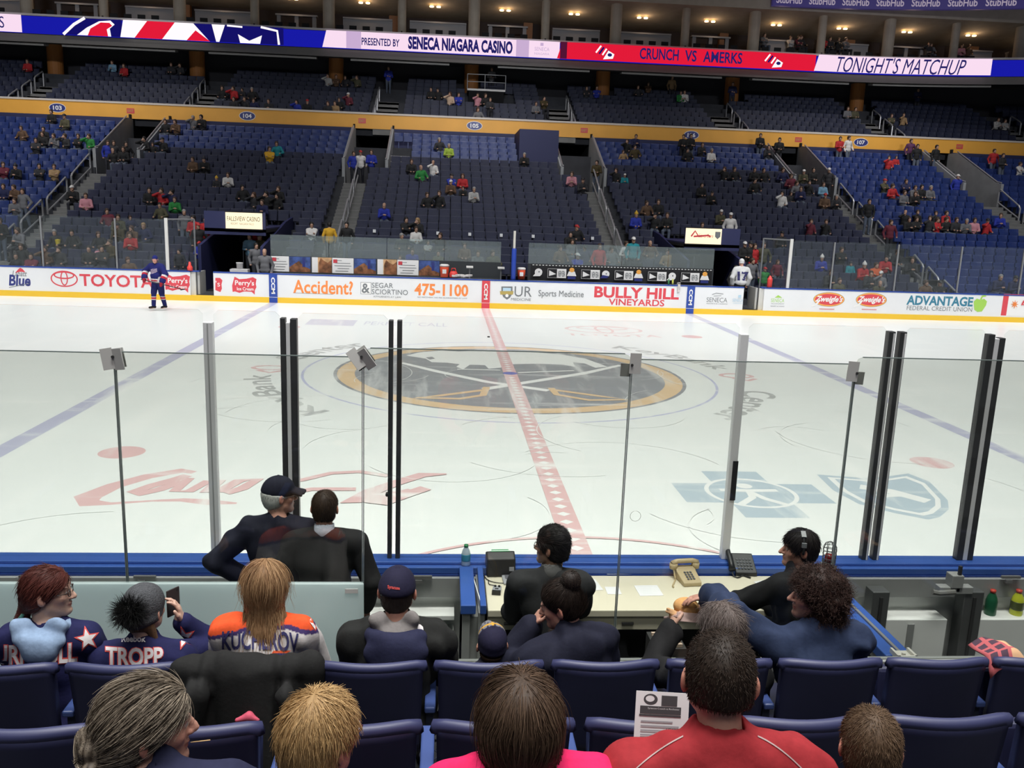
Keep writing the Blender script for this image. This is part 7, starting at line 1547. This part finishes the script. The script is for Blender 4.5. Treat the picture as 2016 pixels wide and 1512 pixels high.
FAR = """
103 222 bk b;129 228 ol k;46 254 br n;87 253 bk b;71 270 dk b;86 269 bk n;111 273 gy n;130 270 dk n;155 269 bk n;177 267 gn n;210 243 bl n v;222 240 dk n v;246 247 bk b v
226 297 bk h;240 297 bk n;286 277 bk b;297 286 bk n c;310 278 bk k;329 241 bk n;349 243 br n;381 236 gy g;400 233 bk b;531 290 yl n;548 288 te n;381 319 br n;404 319 bk t
8 329 mr n;36 333 bk t;79 333 dk b;108 333 tn n;9 370 nv n;35 372 br n;33 396 gy n;50 380 gy n s;146 376 bk w;170 380 pk n;295 376 bk b;319 376 rd n;335 372 nv b;319 403 ol b;345 398 gn n;428 352 dk y c;449 347 wh n
481 376 bk b;501 379 dk r;526 379 bk b;549 376 bk n;518 391 nv n;545 391 bk b;614 438 wh b;216 421 mr n;234 426 ol n;260 423 nv n c;236 443 gd k;265 445 br r;285 447 nv l;199 462 bk r;260 467 rd n;219 468 gd n
113 462 bk g;147 458 bk b;44 455 gy n;5 431 bk n s;37 496 bk b;62 496 mr b;91 496 br n;118 497 dk n;47 482 bk n;177 492 bk b;196 494 bk b;216 494 pk n c;257 506 br r;366 423 gy g f;393 442 bk c f;408 438 rd b f;395 472 bl c fc;384 436 rd b f;356 499 dk b fc
516 421 bk h f;506 433 bl n f;494 457 lb n f;505 453 rd n f;514 465 ol k f;533 489 bk b fc;507 485 gy b f;521 496 gy h f;650 449 yl b sB;684 440 bk b s
867 278 dk g;884 283 lm g;696 268 bl n v;710 263 wh c v;731 268 bl n v;810 322 bk n;831 324 gn h;852 324 wh h;889 350 bl k;911 352 rd r;887 365 br w;912 370 bk b c;931 368 lg g;844 377 bk n;864 379 bk n;756 399 bl h;800 434 bk b;823 432 bk l
794 457 dk g;819 455 wh n;843 474 lg n c;866 470 dk n;810 491 bl n;788 502 pk n c;863 498 ol b;915 488 br n;939 503 gy n;973 497 ol n;1033 305 bk g;1125 349 pk n;1145 351 dk k;1119 459 bk b;1137 455 bk c;1105 482 br n;1125 484 gy n;1154 484 nv k;1179 477 rd n s;1206 489 gy n;1235 482 wh n
1245 474 te w s;1282 482 br h;1137 501 bl w;1316 499 tn n;1177 286 gd b v;1234 281 bk n;1249 273 nv n;1252 287 gd b;1228 302 tn n c;1212 340 bk n;1229 344 te w c;1275 398 br n;1296 396 bk n;1251 430 bl y;1289 423 bk k;1313 427 bk n
1344 270 bk b s;1358 271 bk b s;1355 297 bk b;1378 290 dk n;1400 292 wh g;1495 264 bk b s;1532 276 bk b s;1511 287 dk n;1606 290 bk b v;1636 300 dk w v;1651 273 rd b s;1668 273 wh n s;1790 280 pu n s;1803 287 bk b s;1840 290 bk b s;1749 307 rd n;1763 308 rd n c;1891 310 bl w v;1953 300 rd n s;1970 307 dk n s;2007 327 wh n
1425 337 bk r;1447 339 bk n;1484 339 bk n;1488 351 bk b;1505 337 bk n;1542 340 nv n;1559 342 mr n;1579 342 ol w;1570 356 gy n;1591 356 bk b;1380 369 bk b;1398 374 bk k;1538 379 wh b;1555 383 dk n c;1574 376 nv n;1619 366 lb n;1623 389 br c;1643 393 dk g;1382 437 bk n;1415 423 ol w;1436 422 wh w s
1594 437 mr n;1624 433 bk n;1707 401 bk b s;1749 442 mr n s;1741 356 ol c;1758 362 rd n;1783 357 nv n;1795 366 gy n;1812 372 bk b;1830 371 gy g;1778 383 gy n;1798 384 bk r;1780 418 bk h;1803 420 bk n;1783 435 bk n;1803 433 bk n;1828 428 dk n;1839 423 dk n;1860 423 rd n;1881 430 dk n;1844 435 rd n;1867 437 bk n;1894 437 gy g;1914 437 pk n;1941 430 rd k;1965 430 bl n
1537 465 dk k;1614 507 bl x;1655 497 bk n;1673 516 te t c;1695 514 rd x;1741 502 rd b;1763 499 dk n;1724 519 or n;1629 531 bk n;1651 548 ol n;1710 534 dk n;1732 534 gy w;1727 550 ol h;1791 514 dk n;1823 555 br n;1849 553 bk k;1962 538 nv g;1990 541 nv k
1463 477 bk w f;1474 480 bk k f;1482 489 rd n f;1500 487 ol n f;1446 519 bk b f;1478 509 gy n f;1503 523 gn c fc;1527 519 mr r fc
55 119 rd n u;224 126 lb n u;245 127 rd n u;338 130 dk n u;355 132 dk n u;440 172 bk n u;460 175 rd n u;479 180 dk n uc;499 176 bk g u;461 194 dk n u;482 195 dk n u;502 196 nv n u;530 198 dk n u;584 203 bl b u;605 198 bk c u;646 150 lg n u;662 147 br n u;682 149 dk n u;703 154 ol n u;646 208 dk r u;660 207 tn n u;670 193 bk n u;686 190 mr w u
849 179 bk b u;864 180 bk k u;886 182 cr r u;903 187 bl n u;940 185 pk n u;958 188 bk n u;965 194 dk n uS;943 220 gy r u;1055 204 gy n u;1071 198 gd b u;1155 173 dk n u;1175 173 bl n u;1258 169 dk n u;1276 166 br n u;1323 151 tn n uS;1337 182 gn n u;1347 183 wh n u;1442 165 nv n uS;1668 217 gy n u;1683 217 ol n u;1755 228 ol n u;1777 229 tn n u;1959 239 lg n u;1978 241 lg n u;968 139 gy n uS;765 137 bl n uS;1815 108 nv n uS
1490 66 dk n q;1510 60 gy n q;1578 66 mr n q;1600 78 dk r q;1620 70 rd n q;1640 62 dk n q;1655 74 bk n q;1672 66 gy n q;1560 86 lg n q;1836 70 dk n q;1858 66 gy n q;1898 92 pk n q;1880 80 dk n q;1916 72 br n q;2000 90 gy n q
"""
for i, (px, py) in enumerate(((737, 446), (800, 448), (862, 451), (925, 455), (987, 456), (1050, 457), (1167, 461))):
    k, p = pick_row(px, py, -.10); k = int(round(k)); p = at(px, py, YR(k)-.19); b = MB(); b.obox((p[0], YR(k)-.19, ZT(k)-.13), (.13, .008, .14), Matrix.Rotation(-.12, 3, 'X')); tag(b.build('seat_card', mat('paper_white')), f'small white card on a navy seat, {ordinal(i+1)} from the left in the middle section', 'card', 'white seat cards')
n_ = 0
for q in FAR.replace('\n', ';').split(';'):
    q = q.split()
    if len(q) < 4: continue
    n_ += 1; far_person(float(q[0]), float(q[1]), q[2], q[3], q[4] if len(q) > 4 else '', n_)
for lab, L in LAB.items():
    L.sort(key=lambda t: t[0])
    for i, (x, o) in enumerate(L): o['label'] = lab if len(L) == 1 else f'{lab}, {ordinal(i+1)} from left'; o['group'] = 'people across the ice'
build_seats()
# --- the linesman in the open gate
def mid_person(label, px, py, Y, floor, rz, tops, hh, top_col, pants_col=(.012, .012, .014), **ja):
    hd = at(px, py, Y); J = joints(pose='stand', **ja); s = (hd[2]-floor)/J['head'][2]; Rz = np.array([[math.cos(rz), -math.sin(rz), 0], [math.sin(rz), math.cos(rz), 0], [0, 0, 1]])
    root = hd-Rz@J['head']*s; B = Prims(); torso(B, J)
    for n in 'rl': arm(B, J, n); leg(B, J, n, foot=True); hand(B, J['w'+n], J['w'+n]-J['e'+n], (0, 0, 1), -1 if n == 'r' else 1, .9)
    head_prims(B, J['head'], J['Rh'], 1, 0, True, 1, J['nb']); V, F = surface(B, .010); o = link('person', raw_mesh('person', V, F, m_skin, face_tint(J['head'], J['Rh'], 1, SK['pink'], (.04, .03, .02))(V))); o.location = root; o.scale = (s, s, s); o.rotation_euler = (0, 0, rz); tag(o, label, 'person'); J['root'] = root; J['s'] = s; return o, J
o, J = mid_person('linesman in white number 17 jersey and white helmet seen from behind in the open gate', 1460, 517, 13.75, .1, 0, 0, 0, 0, lean=.03, sw=.20)
g = top(o, J, solid((.60, .60, .60)), t=.035, h=.016, name='jersey', amp=.004); lay_text(g, g, J, '17', 1452, 535, 1474, 553, i_navy, 'number', .05, 1, .01); pants(o, J, (.012, .012, .014)); cap_hat(o, J, lambda L: np.tile((.62, .62, .62), (len(L), 1)), False, 'helmet', low=-.02)
# --- the skater
p = atz(286, 611, 0); rz = 2.75
o, J = mid_person('hockey skater in blue and red uniform gliding on the far ice', 305, 511, p[1]-.05, .07, rz, 0, 0, 0, lean=.10, sw=.22, fat=1.2, yaw=-.5, stride=.14, wr=(.36, .20, 1.0), wl=(-.36, .22, .92), pr=(.9, -.5, .2), pl=(-.9, -.5, .2))
def jt(P):
    C = np.tile((.012, .015, .115), (len(P), 1)); z = P[:, 2]
    for a, b_, c in ((.865, .905, (.62, .60, .60)), (.905, .955, (.42, .02, .035)), (.955, .990, (.62, .60, .60))): C[(z > a) & (z < b_) & (np.abs(P[:, 0]) < .30)] = c
    for n in 'rl':
        w = np.linalg.norm(P-J['w'+n], axis=1); C[(w < .24) & (w > .19)] = (.62, .6, .6); C[(w <= .19) & (w > .13)] = (.42, .02, .035)
    C[(np.abs(z-1.24+.25*P[:, 0]) < .07) & (np.abs(P[:, 0]) < .13) & (P[:, 1] > 0) & (np.sin(z*150+P[:, 0]*60) > 0)] = (.62, .5, .55); return C
top(o, J, jt, t=.045, h=.014, name='jersey', amp=.004, fl=.03)
B = Prims(); B.ell(J['T'](0, 0, -.03), (.20, .16, .14), J['Rt'], .03)
for n in 'rl': B.cap(J['h'+n], J['k'+n], .115, .095, .03)
garment(o, 'hockey_pants', B, solid((.012, .015, .09)), .014, .003)
B = Prims()
for n in 'rl': B.cap(J['k'+n], J['a'+n]+np.array((0, 0, .03)), .085, .065, .02)
def st(P): 
    C = np.tile((.012, .015, .10), (len(P), 1)); C[(P[:, 2] > .29) & (P[:, 2] < .41)] = (.62, .60, .6); C[(P[:, 2] > .315) & (P[:, 2] < .385)] = (.42, .02, .035); return C
garment(o, 'socks', B, st, .012, .002)
for n in 'rl':
    B = Prims(); a = J['a'+n]; B.cap(a, a+np.array((0, 0, .06)), .05, .055, .02); B.cap(a-np.array((0, .05, .03)), J['t'+n]+np.array((0, .01, .02)), .045, .035, .02); sk = garment(o, 'skate', B, solid((.012, .012, .013)), .010, 0)
    b = MB(); b.box(-.004, .004, -.15, .16, -.075, -.045); b.box(-.012, .012, -.11, -.06, -.06, -.02); b.box(-.012, .012, .05, .10, -.06, -.02); q = b.build('blade', mat('skate_steel', (.5, .5, .52), .3, .7), sk); q.location = (a[0], a[1]+.05, a[2]-.003)
    B = Prims(); w_ = J['w'+n]; u = unit(w_-J['e'+n]); B.cap(w_-u*.06, w_+u*.06, .055, .06, .02); B.cap(w_+u*.05, w_+u*.12+np.array((0, 0, -.03)), .055, .04, .02); garment(o, 'glove', B, solid((.30, .015, .03)), .010, .002)
cap_hat(o, J, lambda L: np.tile((.012, .018, .14), (len(L), 1)), False, 'helmet', low=-.03); make_hair(o, J['head'], J['Rh'], 1, (.02, .012, .01), (.03, .02, .015), .008, .02, 1, -.16, n=0, under=-.02)
gr = J['wl']+unit(J['wl']-J['el'])*.09; b = MB(); gr2 = J['wr']+unit(J['wr']-J['er'])*.09; u = unit(gr-gr2); e1 = gr+u*.75; b.tube([tuple(gr2-u*.12), tuple(e1)], .014, 6); b.tube([tuple(e1), tuple(e1+np.array((-.08, .06, -.03))), tuple(e1+np.array((-.26, .10, -.0)))], [.016, .022, .018], 6)
stk = b.build('hockey_stick', mat('stick_black', (.02, .02, .022), .5)); stk.location = o.location; stk.scale = o.scale; stk.rotation_euler = o.rotation_euler; tag(stk, 'black hockey stick carried by the skater', 'hockey stick')
# --- popcorn tub and camera on its tripod
p = at(114, 478, YR(3)-.5); b = MB(); b.lathe([(0, -.1), (.07, -.1), (.10, .08), (.11, .12), (0, .15)], tuple(p), 12); tag(b.build('popcorn_tub', mat('tub_yellow', (.65, .50, .03), .6)), 'yellow popcorn tub held by the grey haired person behind the left glass', 'popcorn tub')
